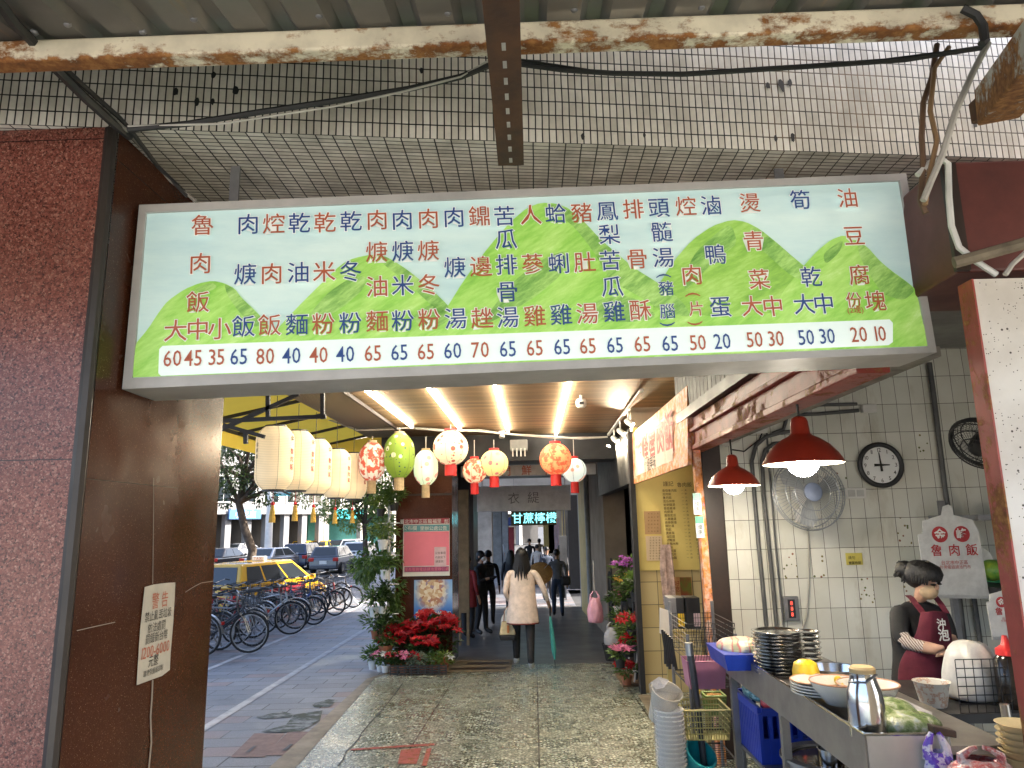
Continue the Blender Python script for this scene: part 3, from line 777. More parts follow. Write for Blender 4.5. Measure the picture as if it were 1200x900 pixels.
# pale strip behind the prices, rounded ends
a0, a1, a2, a3 = (186, 406), (186, 436), (1046, 402), (1046, 375)
q = MB(); q.poly([tuple(sp(u, v, -.003)) for u, v in ((190, 405), (186, 409), (185, 437), (188, 440.3), (1042, 404.2), (1047, 400.5), (1047, 378), (1043, 374))])
M_STRIP = wc('price_strip', [(.3, (.6, .7, .66)), (.7, (.68, .76, .72))], SIGN_E * 1.6, 2.0, 0)
q.build('price_strip', M_STRIP, sgn)
MENU = '''r 魯237.5,264 肉235,309 飯232,354 大206,387.6 中232,386 小257.6,385.5
b 肉291,263 焿287.6,321.6 飯285.5,382.5
r 焢321,262.5 肉318.5,321 飯316,381
b 乾351,261.6 油349.4,319.5 麵348,380.4
r 乾381,261 米380,318.6 粉379,379.5
b 乾411.5,259.5 冬411,318 粉410.6,378.6
r 肉442,258 焿441.5,295.5 油441.5,336 麵442,376.5
b 肉471.5,258 焿472,294.6 米472,334.5 粉472,376
r 肉502,256.5 焿502,294 冬502.6,333.6 粉503,374.4
b 肉532,255 焿533,313.5 湯534,373.5
r 鐤561.4,253.5 邊563.5,312.6 趖565,373
b 苦591,253.5 瓜593,280.5 排593.5,310.5 骨594.4,342 湯595,372
r 人622,252 蔘624,309.6 雞626.5,370.5
b 蛤651,250.5 蜊654.4,309 雞657.4,369
r 豬681.4,249.6 肚685,307.5 湯688,367.5
b 鳳711.4,247.5 梨714,275 苦715,305.4 瓜717.4,336 雞719.5,365.4
r 排742,245.4 骨746.5,303.6 酥750.4,363.6
b 頭772,243.6 髓775.6,272 湯777,302 豬780.4,338,19 腦782,365,19
r 焢803.4,242 肉810.6,322.4 片815.4,362,19
b 滷832.5,241 鴨838.5,298.4 蛋844,359.6
r 燙878.4,238 青883,282.5 菜889.5,327.5 大881,359 中905.4,359
b 筍937.5,234.5 乾950.4,324.5 大942,356.6 中965,356
r 油992.4,232.4 豆1000.5,276.5 腐1006.5,322.4 份1000.5,351.5,20 塊1025.4,353'''
PRICE = '''60r202.4,420 45r226.4,419.6 35r254,418.5 65b280,418 80r311,417.5 40b341.6,416.8 40r373.4,416 40b404.6,415 65r437,414 65b468,413 65r499,412.2 60b530.5,411 70r562.6,410 65b595,409 65r626.5,407.8 65b658.6,406.5 65r688.6,405.5 65b720.4,404.5 65r752.5,403.2 65b785,402.5 50r817.5,401.5 20b846,400 50r884,398 30r909,396.8 50b944.4,395.4 30b969,394 20r1006,392 10r1031.4,391'''
M_RINK = emit('red_ink', (.38, .09, .04), SIGN_E, (.38, .09, .04)); M_BINK = emit('blue_ink', (.02, .06, .22), SIGN_E, (.02, .06, .22)); IM = {'r': M_RINK, 'b': M_BINK}
halo = MB()
sxv = (sp(1000, 320) - sp(300, 348)).normalized()
pxm = (sp(620, 320) - sp(600, 320.8)).length / 20
def smat(u, v, off):
    t = (u - 154) / 934.0                   # the writing follows the frame's lean
    return basis(sp(u, v, off), sxv, y=(0, 0, 1))
EXTRA = {'頭': [(779.5, 323.4, '('), (784, 380, ')')], '焢803': [(813.6, 345.5, '('), (816.5, 379, ')')]}
for line in MENU.split('\n'):
    c = line[0]; q = MB()
    for tok in line[2:].split():
        ch, rest = tok[0], [float(x) for x in tok[1:].split(',')]
        u, v = rest[:2]; s_ = (rest[2] if len(rest) > 2 else 26.8) * pxm
        q.char(ch, smat(u, v, .002), s_, .004)
        halo.char(ch, smat(u, v, .0005), s_, .035)
        for u2, v2, a in EXTRA.get(ch, EXTRA.get(tok[:4], [])): q.char(a, smat(u2, v2, .002) @ Matrix.Rotation(R(-90), 4, 'Z'), 19 * pxm, .006, 1.0)
        if ch == '份': q.text('(2塊)', smat(1002, 363.5, .002), 9 * pxm, .01)
    q.build('dish_name', IM[c], sgn)
for tok in PRICE.split():
    c = tok[2]; u, v = [float(x) for x in tok[3:].split(',')]
    q = MB(); q.text(tok[:2], smat(u, v, .002), 26 * pxm, .004, sx=.78); q.build('price', IM[c], sgn)
halo.build('letter_outline', emit('white_ink', (.8, .82, .78), SIGN_E, (.8, .82, .78)), sgn)
# hanger straps up to the soffit
for u in (260, 930):
    p = sp(u, 236 if u < 500 else 208) - sn * .1
    q = MB(); q.bb(p.x - .015, p.x + .015, p.y - .004, p.y + .004, p.z - .02, ZL + .02); q.build('hanger', M_GREYM, sgn)
# ================================================================== lanterns, tubes and lamps under the arcade ceiling
M_CABLE = mk('cable_black', (.018, .018, .018), .6)
M_CABW = mk('cable_white', (.55, .52, .47), .5, var=.3)
M_CABB = mk('cable_brown', (.16, .09, .05), .6, var=.4)
M_TUBE = emit('led_tube', (1.0, .93, .74), 26)
for (u0, v0, u1, v1) in ((433, 460, 482, 500), (504, 458.5, 540, 503), (582, 457, 595, 507), (665.5, 453, 652, 510)):
    a = atz(u0, v0, 2.87); b = atz(u1, v1, 2.87); x = (a.x + b.x) / 2; y1 = b.y
    nm = {433: 'leftmost LED tube on the slatted ceiling, above the green lantern', 504: 'second LED tube from the left on the slatted ceiling', 582: 'third LED tube from the left on the slatted ceiling, nearly upright in view', 665.5: 'rightmost LED tube on the slatted ceiling, beside the white camera'}[u0]
    t = thing('led_tube', nm, 'tube light', (x, a.y - .6, 2.89), 'LED tubes on the slatted ceiling')
    q = MB(); q.tube([(x, a.y - .6, 2.868), (x, y1, 2.868)], .016, 8); q.build('tube', M_TUBE, t, smooth=True)
    q = MB(); q.bb(x - .014, x + .014, a.y - .6, y1, 2.886, 2.8965); q.build('batten', M_WHITE, t)
    q = MB(); q.bb(x - .02, x + .02, y1, y1 + .05, 2.85, 2.8965); q.build('end_cap', M_WHITE, t)
def lantern_shader(name, kind, base, spots=(), em=1.0):
    n = NT(name); co = n.coord('Object'); sep = n.n('SeparateXYZ'); n.l(co, sep.inputs[0])
    c = base
    f = n.noise(co, 14 if kind != 'plain' else 3, 3)
    if kind == 'plain':
        c = n.mix(n.ramp(f, [(.35, (0, 0, 0)), (.7, (.5, .5, .5))]), base, tuple(x * .8 for x in base))
    elif kind == 'blotch':
        c = n.mix(n.ramp(f, [(.47, (0, 0, 0)), (.53, (1, 1, 1))]), base, spots[0])
    elif kind == 'flower':
        v = n.vor(co, 11); sc_ = n.n('SeparateColor'); n.l(v.outputs['Color'], sc_.inputs[0])
        k = n.math('MULTIPLY', n.math('LESS_THAN', v.outputs['Distance'], .36), n.math('GREATER_THAN', sc_.outputs[0], .35))
        c = n.mix(k, base, spots[0])
        if len(spots) > 1:
            v2 = n.vor(co, 17); c = n.mix(n.math('LESS_THAN', v2.outputs['Distance'], .2), c, spots[1])
    rib = n.math('FRACT', n.math('MULTIPLY', sep.outputs[2], 62))
    dk = n.ramp(rib, [(0, (.72, .72, .72)), (.12, (.72, .72, .72)), (.25, (1, 1, 1))])
    c = n.mix(1.0, c, dk, 'MULTIPLY')
    n.set(col=c, rough=.7, emc=c, ems=em * EM * .42); n.bump(rib, .25, .003)
    return n.m
M_PAPER = lantern_shader('lantern_paper', 'plain', (.8, .62, .38), em=.55)
M_REDC = mk('red_card', (.6, .02, .02), .5, var=.2)
M_TAN = mk('tan_tassel', (.5, .36, .2), .7, var=.3, scale=30)
M_GOLD = mk('gold_tassel', (.6, .36, .05), .6, var=.3, scale=30)
M_INK = mk('black_ink', (.015, .012, .01), .6); M_RIN2 = mk('lantern_red_ink', (.4, .02, .015), .6)
def wire_path(a, b): return sag(a, b, .03, 6)
def text_on(mb, t, c, r, ang, z0, size, step, off=.012):
    """letters running down the side of a lantern of radius r around centre c, facing direction ang"""
    for k, ch in enumerate(t):
        d = V((math.cos(ang), math.sin(ang), 0)); z = z0 - k * step
        p = V(c) + d * (r(z) + .004) + V((0, 0, z))
        mb.char(ch, basis(p, V((-d.y, d.x, 0)), y=(0, 0, 1)), size, off)
# white long lanterns hanging along the street side
WL = [((322, 537), 42.5, 72, 7.0), ((348, 540), 40, 68, 7.5), ((369, 547), 38, 63, 8.1), ((394, 555), 33, 56, 8.9), ((414, 558), 31, 53, 9.5)]
WT = ['nearest and largest white paper lantern in the row, all of it in view', 'second white paper lantern from the stone pillar, half behind the nearest', 'middle white paper lantern of the row of five', 'fourth white paper lantern in the row, lettered in red and black', 'farthest white paper lantern in the row, next to the red blotched lantern']
for k, ((u, v), wpx, hpx, Y) in enumerate(WL):
    c = at(u, v, Y); d = (c - CAM).length; s = d / F_PX * .97
    r, h = wpx * s / 2, hpx * s
    t = thing('paper_lantern', WT[k], 'lantern', c, 'white paper lanterns in a row')
    def prof_r(z, r=r, h=h): return r * (1 - .45 * max(0, (abs(z) / (h / 2) - .55) / .45) ** 2.2)
    q = MB(); n_ = 40
    q.lathe([(prof_r(-h / 2 + h * i / n_) * (1 + (.012 if i % 2 else 0)), -h / 2 + h * i / n_) for i in range(n_ + 1)], c, 28, cap=False)
    q.build('shade', M_PAPER, t, smooth=True)
    q = MB()
    for zz in (-h / 2, h / 2): q.lathe([(r * .56, zz - .012), (r * .58, zz - .012), (r * .58, zz + .012), (r * .5, zz + .012)], c, 20)
    q.build('rim', M_BLACK, t)
    for zz in ():
        pass
    q = MB()
    for a in range(0, 360, 72): q.tube([c + V((math.cos(R(a + 12)) * (prof_r(z) + .004), math.sin(R(a + 12)) * (prof_r(z) + .004), z)) for z in [(-.5 + i / 12) * h for i in range(13)]], .0018, 4)
    q.build('frame_wire', mk('wire_drab', (.3, .26, .2), .6), t)  # thin grey-brown wires just outside the lantern paper
    top = c + V((0, 0, h / 2)); q = MB(); q.tube([top, V((c.x, c.y, 2.86))], .004, 5); q.build('cord', M_CABLE, t)
    qb, qr = MB(), MB()
    base_a = math.atan2(-c.y, -c.x)
    text_on(qb, '金', c, prof_r, base_a + R(58), h * .3, r * .34, r * .4)
    text_on(qr, '魯肉飯', c, prof_r, base_a + R(58), h * .1, r * .34, r * .42)
    text_on(qb, '自家製', c, prof_r, base_a - R(62), h * .2, r * .24, r * .32)
    qb.build('black_lettering', M_INK, t); qr.build('red_lettering', M_RIN2, t)
    bt = c - V((0, 0, h / 2 + .012)); q = MB()
    q.tube([bt, bt - V((0, 0, .11))], .003, 4); q.ell(bt - V((0, 0, .12)), (.02, .02, .02), 8, 6)
    q.build('bead', M_REDC, t)
    q = MB(); q.lathe([(.012, 0), (.026, -.07), (.034, -.17)], bt - V((0, 0, .13)), 10); q.build('tassel', M_GOLD, t)
# coloured lanterns across the arcade
CL = [
    ('red and white blotched long lantern with tan tassel', (436, 541), 30, 43, 'long', 'blotch', (.75, .62, .5), ((.55, .09, .05),), M_TAN, .6, 9.3),
    ('green long lantern with white blossoms and tan tassel', (468, 534), 35, 50, 'long', 'flower', (.2, .3, .03), ((.65, .62, .42), (.03, .07, .06)), M_TAN, .45, 9.2),
    ('pale green striped long lantern with pink blossoms', (499, 548), 28, 39, 'long', 'flower', (.66, .76, .5), ((.7, .3, .22),), M_TAN, .75, 9.5),
    ('large pale round lantern with red blossoms, above the others', (528, 525), 41, 39, 'round', 'flower', (.8, .62, .38), ((.5, .08, .05), (.6, .2, .12)), M_REDC, .75, 9.4),
    ('small red and white round lantern left of the yellow one', (556, 552), 28, 28, 'round', 'blotch', (.8, .58, .36), ((.6, .1, .05),), M_REDC, .8, 10.0),
    ('yellow round lantern with pink flowers', (579, 543), 33, 30, 'round', 'flower', (.8, .62, .24), ((.65, .18, .16),), M_REDC, .75, 10.0),
    ('bright red round lantern with fine pale pattern', (651, 538), 37, 36, 'round', 'blotch', (.75, .1, .04), ((.8, .3, .12),), M_REDC, .85, 9.8),
    ('pale blue and pink round lantern behind the red one', (673, 551), 28, 27, 'round', 'flower', (.72, .8, .72), ((.75, .4, .26),), M_REDC, .75, 10.2)]
for lab, (u, v), wpx, hpx, shp, kind, base, spots, tm, em, Y in CL:
    c = at(u, v, Y); s = (c - CAM).length / F_PX
    r, h = wpx * s / 2, hpx * s
    t = thing('lantern', lab, 'lantern', c, 'coloured lanterns under the ceiling')
    q = MB(); n_ = 26
    pr = []
    for i in range(n_ + 1):
        z = -1 + 2 * i / n_
        rr = math.sqrt(max(0, 1 - (z * .95) ** 2)) if shp == 'round' else max(.42, (1 - abs(z) ** 3.2 * .62))
        pr.append((max(rr, .3) * r * (1 + (.012 if i % 2 else 0)), z * h / 2))
    q.lathe(pr, c, 26, cap=False)
    q.build('shade', lantern_shader('lantern_' + str(u), kind, base, spots, em), t, smooth=True)
    q = MB()
    for a in range(0, 360, 60): q.tube([c + V((math.cos(R(a + 20)) * (p[0] + .003), math.sin(R(a + 20)) * (p[0] + .003), p[1])) for p in pr[::2]], .002, 4)
    q.build('rib_line', mk('rib_dark', (.12, .1, .05), .6), t)
    q = MB(); q.lathe([(r * .36, h / 2), (r * .36, h / 2 + .03)], c, 16); q.build('top_collar', M_TAN if tm is M_TAN else M_REDC, t)
    q = MB(); tl = (.085 if tm is M_REDC else .1) * (Y / 9.5)
    q.lathe([(r * .34, -h / 2 - tl * 1.7), (r * .33, -h / 2)], c, 16); q.build('tassel_skirt', tm, t)
    top = c + V((0, 0, h / 2 + .03)); q = MB(); q.tube([top, top + V((0, 0, .06)), V((c.x, c.y, 2.72))], .005, 5); q.build('cord', M_CABW, t)
# wire carrying them
q = MB(); pts = [at(u, v, 9.6 + (u - 400) * .002) for u, v in ((330, 470), (362, 485), (400, 496), (418, 504), (455, 503), (480, 501), (520, 504), (560, 505), (600, 509), (650, 512), (680, 514), (712, 512))]
q.tube(pts, .014, 6); q.tube([p + V((0, .01, .022 * math.sin(i * 2))) for i, p in enumerate(pts)], .008, 5)
tag(q.build('power_cable', M_CABW, smooth=True), 'pale power cable strung across the arcade ceiling above the lanterns', 'cable')
# white dome camera
c = at(681, 470, 7.6)
t = thing('ceiling_camera', 'white camera hanging from the slatted ceiling beside the right tube', 'camera', c)
q = MB(); q.lathe([(.0, -.075), (.04, -.07), (.055, -.05), (.055, .0), (.045, .02), (0, .025)], c, 20); q.build('housing', M_WHITE, t, smooth=True)
q = MB(); q.tube([c + V((0, 0, .02)), V((c.x, c.y, 2.897))], .016, 8); q.build('stem', M_WHITE, t, smooth=True)
q = MB(); q.box(c + V((0, -.055, -.03)), (.05, .006, .03)); q.build('lens_window', M_BLACK, t)
# track light
a, b = at(752, 457, 6.2), at(712, 515, 9.3)
a.z = b.z = 2.86; a = atz(752, 457, 2.86); b = atz(711, 512, 2.86)
t = thing('track_light', 'white ceiling track with four small spot heads lighting the banner', 'track light', (a + b) / 2)
q = MB(); q.beam(a, b, .035, .03); q.build('track', M_WHITE, t)
for k, f in enumerate((.3, .52, .72, .95)):
    p = a.lerp(b, f) - V((0, 0, .02)); e = p - V((0.0, 0, .14)); dr = V((.55, -.25, -.5)).normalized() if k != 3 else V((-.1, -.9, -.4)).normalized()
    q = MB(); q.tube([p, e], .012, 6); m2 = basis(e, dr.orthogonal(), z=dr)
    q.lathe([(.02, -.05), (.034, -.03), (.036, .06), (.03, .062)], (0, 0, 0), 14, M=m2)
    for i in range(len(q.v) - 14 * 4, len(q.v)): pass
    h_ = q.build('spot_head', M_WHITE, t, smooth=True)
    q = MB(); q.disc((0, 0, .064), .03, m2); q.build('lens', emit('spot_lens', (1, .85, .6), 45), h_)
    ld = bpy.data.lights.new('spot', 'SPOT'); ld.energy = 34; ld.spot_size = R(75); ld.spot_blend = .6; ld.color = (1, .82, .55); ld.shadow_soft_size = .03
    lo = bpy.data.objects.new('spot', ld); col.objects.link(lo); tgt = [V((1.15, 7.6, 2.1)), V((1.15, 6.6, 2.1)), V((1.6, 8.45, 1.6)), V((1.6, 8.45, 1.3))][k]
    lo.location = e + (tgt - e).normalized() * .08; lo.rotation_euler = (e - tgt).to_track_quat('Z', 'Y').to_euler(); lo.parent = None
# pendant lamps
M_LRED = mk('lamp_red', (.36, .035, .018), .32, var=.2, scale=3)
M_LIN = mk('lamp_inside', (.75, .66, .5), .5)
for lab, (u, v), wpx, Y, cz in (('nearer and larger red pendant lamp in front of the fan', (941, 543), 85, 3.5, None), ('smaller red pendant lamp beside the dark door post', (860, 569), 57, 5.0, None)):
    c = at(u, v, Y); s = (c - CAM).length / F_PX; r = wpx * s / 2
    t = thing('pendant_lamp', lab, 'lamp', c, 'red pendant lamps over the counter')
    q = MB(); pf = [(1, 0), (.97, .05), (.86, .24), (.68, .46), (.46, .62), (.3, .7), (.24, .76), (.215, 1.06), (.18, 1.15), (.1, 1.2), (.02, 1.21)]
    q.lathe([(a * r, b * r) for a, b in pf], c, 40, cap=False); q.build('shade', M_LRED, t, smooth=True)
    q = MB(); q.lathe([(a * r * .975, b * r - .003) for a, b in pf[:7]] + [(0, .76 * r)], c, 40, cap=False); q.build('shade_lining', M_LIN, t, smooth=True)
    q = MB(); q.ell(c + V((0, 0, .06 * r)), (r * .4, r * .4, r * .4), 20, 12); q.build('bulb', emit('warm_bulb', (1, .9, .74), 85), t, smooth=True)
    q = MB(); q.tube([c + V((0, 0, 1.18 * r)), V((c.x - .02, c.y, 2.92))], .006, 6); q.build('cord', M_CABLE, t)
# ------------------------------------------------------------------ loose cables on the front of the building
def cable(name, label, pts, r, mat, cat='cable', group=None):
    q = MB(); q.tube(pts, r, 6); return tag(q.build(name, mat, smooth=True), label, cat, group)
P = lambda lst, Y: [at(u, v, Y if not callable(Y) else Y(u, v)) for u, v in lst]
cable('black_cable', 'thick black cable bundle running down from the canopy to the pillar top', P([(-10, -10), (15, 25), (35, 45), (65, 80), (100, 115), (130, 142), (152, 160)], lambda u, v: lerp(1.2, 1.83, u / 150)), .012, M_CABLE)
cable('black_cable', 'thinner black cable beside the thick bundle, dropping along the soffit edge', P([(35, 40), (70, 75), (105, 107), (140, 138), (155, 155), (185, 195), (220, 230)], lambda u, v: lerp(1.25, 1.8, u / 150) if u < 156 else 1.98), .007, M_CABLE)
cable('grey_cable', 'grey cable following the black bundle to the soffit corner', P([(60, 66), (100, 110), (148, 152), (165, 172), (200, 212), (230, 236)], lambda u, v: lerp(1.4, 1.8, u / 150) if u < 156 else 1.98), .005, mk('cable_grey', (.25, .23, .2), .6))
cable('black_cable', 'black cable sagging across the mosaic from the pillar to the steel channel', P([(150, 152), (220, 145), (300, 132), (400, 117), (480, 104), (540, 90), (580, 74)], 1.74), .008, M_CABLE)
cable('white_cable', 'thin pale cable above the menu sign, beside the sagging black cable', P([(150, 148), (260, 145), (390, 125), (470, 108), (540, 90), (578, 68)], 1.735), .003, M_CABW)
cable('black_cable', 'long black cable along the mosaic right of the steel channel', P([(608, 75), (660, 82), (720, 86), (800, 87), (880, 82), (960, 77), (1060, 70), (1150, 56)], 1.8), .007, M_CABLE)
cable('black_cable', 'thin black cable under the cream beam at the right', P([(608, 70), (700, 84), (760, 88), (870, 83), (1000, 75), (1100, 62)], 1.81), .004, M_CABLE)
cable('brown_cable', 'brown cable hanging down the right end of the menu sign', P([(1098, 52), (1092, 90), (1082, 120), (1080, 160), (1082, 195), (1078, 235), (1085, 250)], 1.9), .008, M_CABB)
cable('brown_cable', 'lighter brown cable twisting beside the darker brown one', P([(1112, 55), (1095, 80), (1090, 130), (1098, 165), (1090, 200), (1084, 240)], 1.88), .007, mk('cable_tan', (.3, .18, .09), .6))
cable('white_cable', 'white cable coming from the cream beam and looping over the shutter box', P([(1158, 50), (1140, 85), (1120, 130), (1105, 180), (1090, 215), (1082, 235)], 1.86), .009, M_CABW)
cable('white_cable', 'thick white cable curving down across the shutter box', P([(1075, 205), (1090, 190), (1103, 186), (1111, 192), (1112, 230), (1115, 265), (1124, 290), (1145, 307), (1168, 322)], 1.9), .0085, mk('cable_clean', (.7, .69, .66), .4))
cable('white_cable', 'short white cable end at the right edge above the plaster pillar', P([(1178, 322), (1186, 310), (1205, 293)], 1.88), .007, M_CABW)
cable('black_cable', 'black cable wrapped round the right end of the cream beam', P([(1128, 10), (1144, 18), (1152, 30), (1154, 48), (1150, 52)], 1.34), .009, M_CABLE)
# ================================================================== street side: awning, trees, bicycles, traffic, far facades
M_AWN = None
def awn():
    n = NT('awning_cloth'); co = n.coord('Object'); f = n.noise(co, 3, 5)
    n.set(col=n.ramp(f, [(.3, (.7, .4, .04)), (.7, (.82, .52, .07))]), rough=.7)
    tr = n.n('BsdfTranslucent'); tr.inputs[0].default_value = (.9, .56, .06, 1)
    ms = n.n('MixShader'); ms.inputs[0].default_value = .6
    n.l(n.b.outputs[0], ms.inputs[1]); n.l(tr.outputs[0], ms.inputs[2]); n.l(ms.outputs[0], n.o.inputs[0]); return n.m
M_AWN = awn()
M_FRAME = mk('dark_steel', (.035, .03, .028), .55, .3, var=.4)
t = thing('yellow_awning', 'yellow cloth awning on a dark steel frame along the street side', 'awning', (-3, 8.5, 2.5))
AX0, AX1, AY0, AY1 = -3.75, -2.3, 5.6, 11.4
q = MB(); q.quad((AX0, AY0, 2.78), (AX1, AY0, 3.08), (AX1, AY1, 3.08), (AX0, AY1, 2.78)); q.build('roof_cloth', M_AWN, t)
q = MB(); q.quad((AX0 - .01, AY0, 2.56), (AX0 - .01, AY1, 2.56), (AX0 - .01, AY1, 2.78), (AX0 - .01, AY0, 2.78)); q.build('valance', M_AWN, t)
q = MB(); q.quad((AX0, AY1 + .01, 2.5), (AX1 + .3, AY1 + .01, 2.5), (AX1 + .3, AY1 + .01, 3.08), (AX0, AY1 + .01, 2.78)); q.build('end_valance', M_AWN, t)
q = MB()
q.bb(AX0 - .02, AX0 + .02, AY0, AY1, 2.735, 2.775)
q.bb(AX1 - .02, AX1 + .02, AY0, AY1, 2.99, 3.05)
for y in (6.0, 7.0, 8.0, 9.0, 10.1, 11.3): q.beam((AX0, y, 2.75), (AX1, y, 3.05), .035, .035)
q.bb(AX0, AX1, 11.35, 11.39, 2.5, 2.54)
q.build('frame', M_FRAME, t)
q = MB()
for a, b in (((245, 494), (382, 488)), ((314, 455), (314, 492)), ((378, 455), (378, 491)), ((240, 512), (350, 462)), ((262, 498), (310, 512)), ((288, 504), (288, 520))):
    q.beam(at(*a, 6.4), at(*b, 6.4), .035, .035)
q.build('truss', M_FRAME, t)
# ------------------------------------------------------------------ foliage helpers
def leafmat(name, a, b, em=0):
    n = NT(name); g = n.n('NewGeometry'); oi = n.n('ObjectInfo')
    f = n.noise(n.coord('Object'), 2.5, 3)
    wn = n.n('TexWhiteNoise', noise_dimensions='3D'); sn_ = n.n('VectorMath', operation='SNAP'); n.l(g.outputs['Position'], sn_.inputs[0]); sn_.inputs[1].default_value = (.06, .06, .06); n.l(sn_.outputs[0], wn.inputs['Vector'])
    k = n.math('MULTIPLY_ADD', wn.outputs['Value'], .55); n.l(n.math('SUBTRACT', f, .25), k.node.inputs[2])
    c = n.mix(k, a, b)
    n.set(col=c, rough=.42)
    tr = n.n('BsdfTranslucent'); n.l(n.mix(.5, c, tuple(min(1, x * 1.6) for x in b)), tr.inputs[0])
    ms = n.n('MixShader'); ms.inputs[0].default_value = .35
    n.l(n.b.outputs[0], ms.inputs[1]); n.l(tr.outputs[0], ms.inputs[2]); n.l(ms.outputs[0], n.o.inputs[0])
    return n.m
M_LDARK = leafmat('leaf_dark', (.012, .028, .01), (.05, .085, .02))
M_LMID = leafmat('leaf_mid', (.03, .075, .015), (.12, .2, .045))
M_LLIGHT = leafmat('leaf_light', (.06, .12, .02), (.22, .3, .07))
M_BARK = mk('bark', (.1, .075, .055), .9, var=.5, scale=9, bump=.6)
def rdir(): 
    while True:
        d = V((rnd(-1, 1), rnd(-1, 1), rnd(-1, 1)))
        if .05 < d.length < 1: return d.normalized()
def clump(mb, c, r, n, L, W, flat=1.0, down=.25):
    for _ in range(n):
        d = rdir(); rr = r * rnd(.25, 1) ** .6
        p = V(c) + V((d.x * rr, d.y * rr, d.z * rr * flat))
        e = (d + rdir() * .8 + V((0, 0, -down))).normalized()
        mb.leaf(p, e, rdir() * .5 + V((0, 0, 1)), L * rnd(.7, 1.25), W * rnd(.7, 1.2))
def tree(name, label, base, trunk, crown_clumps, mat, r0, group, L=.14, W=.07):
    t = thing(name, label, 'tree', base, group)
    q = MB(); n_ = len(trunk); q.tube(trunk, [r0 * (1 - .5 * i / n_) for i in range(n_)], 10)
    for c, r, k in crown_clumps:
        s = V(trunk[-1 if random.random() < .6 else -2]); m_ = s.lerp(V(c), .5) + V((rnd(-.2, .2), rnd(-.2, .2), .1))
        q.tube([s, m_, V(c)], [r0 * .45, r0 * .28, r0 * .1], 6)
    q.build('trunk', M_BARK, t, smooth=True)
    q = MB()
    for c, r, k in crown_clumps: clump(q, c, r, k, L, W, .85)
    q.build('crown', mat, t); return t
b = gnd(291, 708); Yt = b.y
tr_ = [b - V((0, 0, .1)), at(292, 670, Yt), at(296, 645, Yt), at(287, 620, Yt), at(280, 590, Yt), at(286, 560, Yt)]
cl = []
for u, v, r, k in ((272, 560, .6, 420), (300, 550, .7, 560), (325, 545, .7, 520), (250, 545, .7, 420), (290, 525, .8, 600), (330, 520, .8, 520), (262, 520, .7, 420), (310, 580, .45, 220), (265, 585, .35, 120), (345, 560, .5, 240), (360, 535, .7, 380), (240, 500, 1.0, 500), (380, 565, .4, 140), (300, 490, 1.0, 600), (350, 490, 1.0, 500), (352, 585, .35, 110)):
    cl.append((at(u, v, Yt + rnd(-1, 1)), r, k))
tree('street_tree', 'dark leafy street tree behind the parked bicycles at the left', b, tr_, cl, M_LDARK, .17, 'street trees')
b = gnd(432, 683); Yt = b.y
tr_ = [b - V((0, 0, .1)), at(431, 660, Yt), at(428, 640, Yt), at(427, 615, Yt), at(430, 585, Yt)]
cl = []
for u, v, r, k in ((400, 590, .75, 380), (425, 590, .8, 420), (448, 590, .8, 380), (388, 602, .5, 200), (410, 612, .55, 240), (436, 612, .55, 220), (455, 615, .6, 220), (420, 570, .9, 420), (450, 565, .9, 380), (392, 575, .8, 300), (376, 596, .3, 90), (440, 540, 1.1, 450), (405, 550, 1.0, 420)):
    cl.append((at(u, v, Yt + rnd(-1, 1)), r, k))
tree('street_tree', 'bright green street tree behind the hanging plants', b, tr_, cl, M_LLIGHT, .14, 'street trees', .17, .075)
t = thing('shrub', 'green shrub at the foot of the bright green street tree', 'shrub', gnd(428, 690))
q = MB(); Y = gnd(428, 690).y
for u, v, r, k in ((418, 664, .4, 160), (430, 668, .45, 200), (440, 660, .4, 160), (425, 676, .35, 120)): clump(q, at(u, v, Y), r, k, .14, .06)
q.build('leaves', M_LLIGHT, t)
q = MB()
for u in (420, 430, 438): q.tube([gnd(428, 690), at(u, 668, Y)], [.03, .012], 5)
q.build('stem', M_BARK, t)
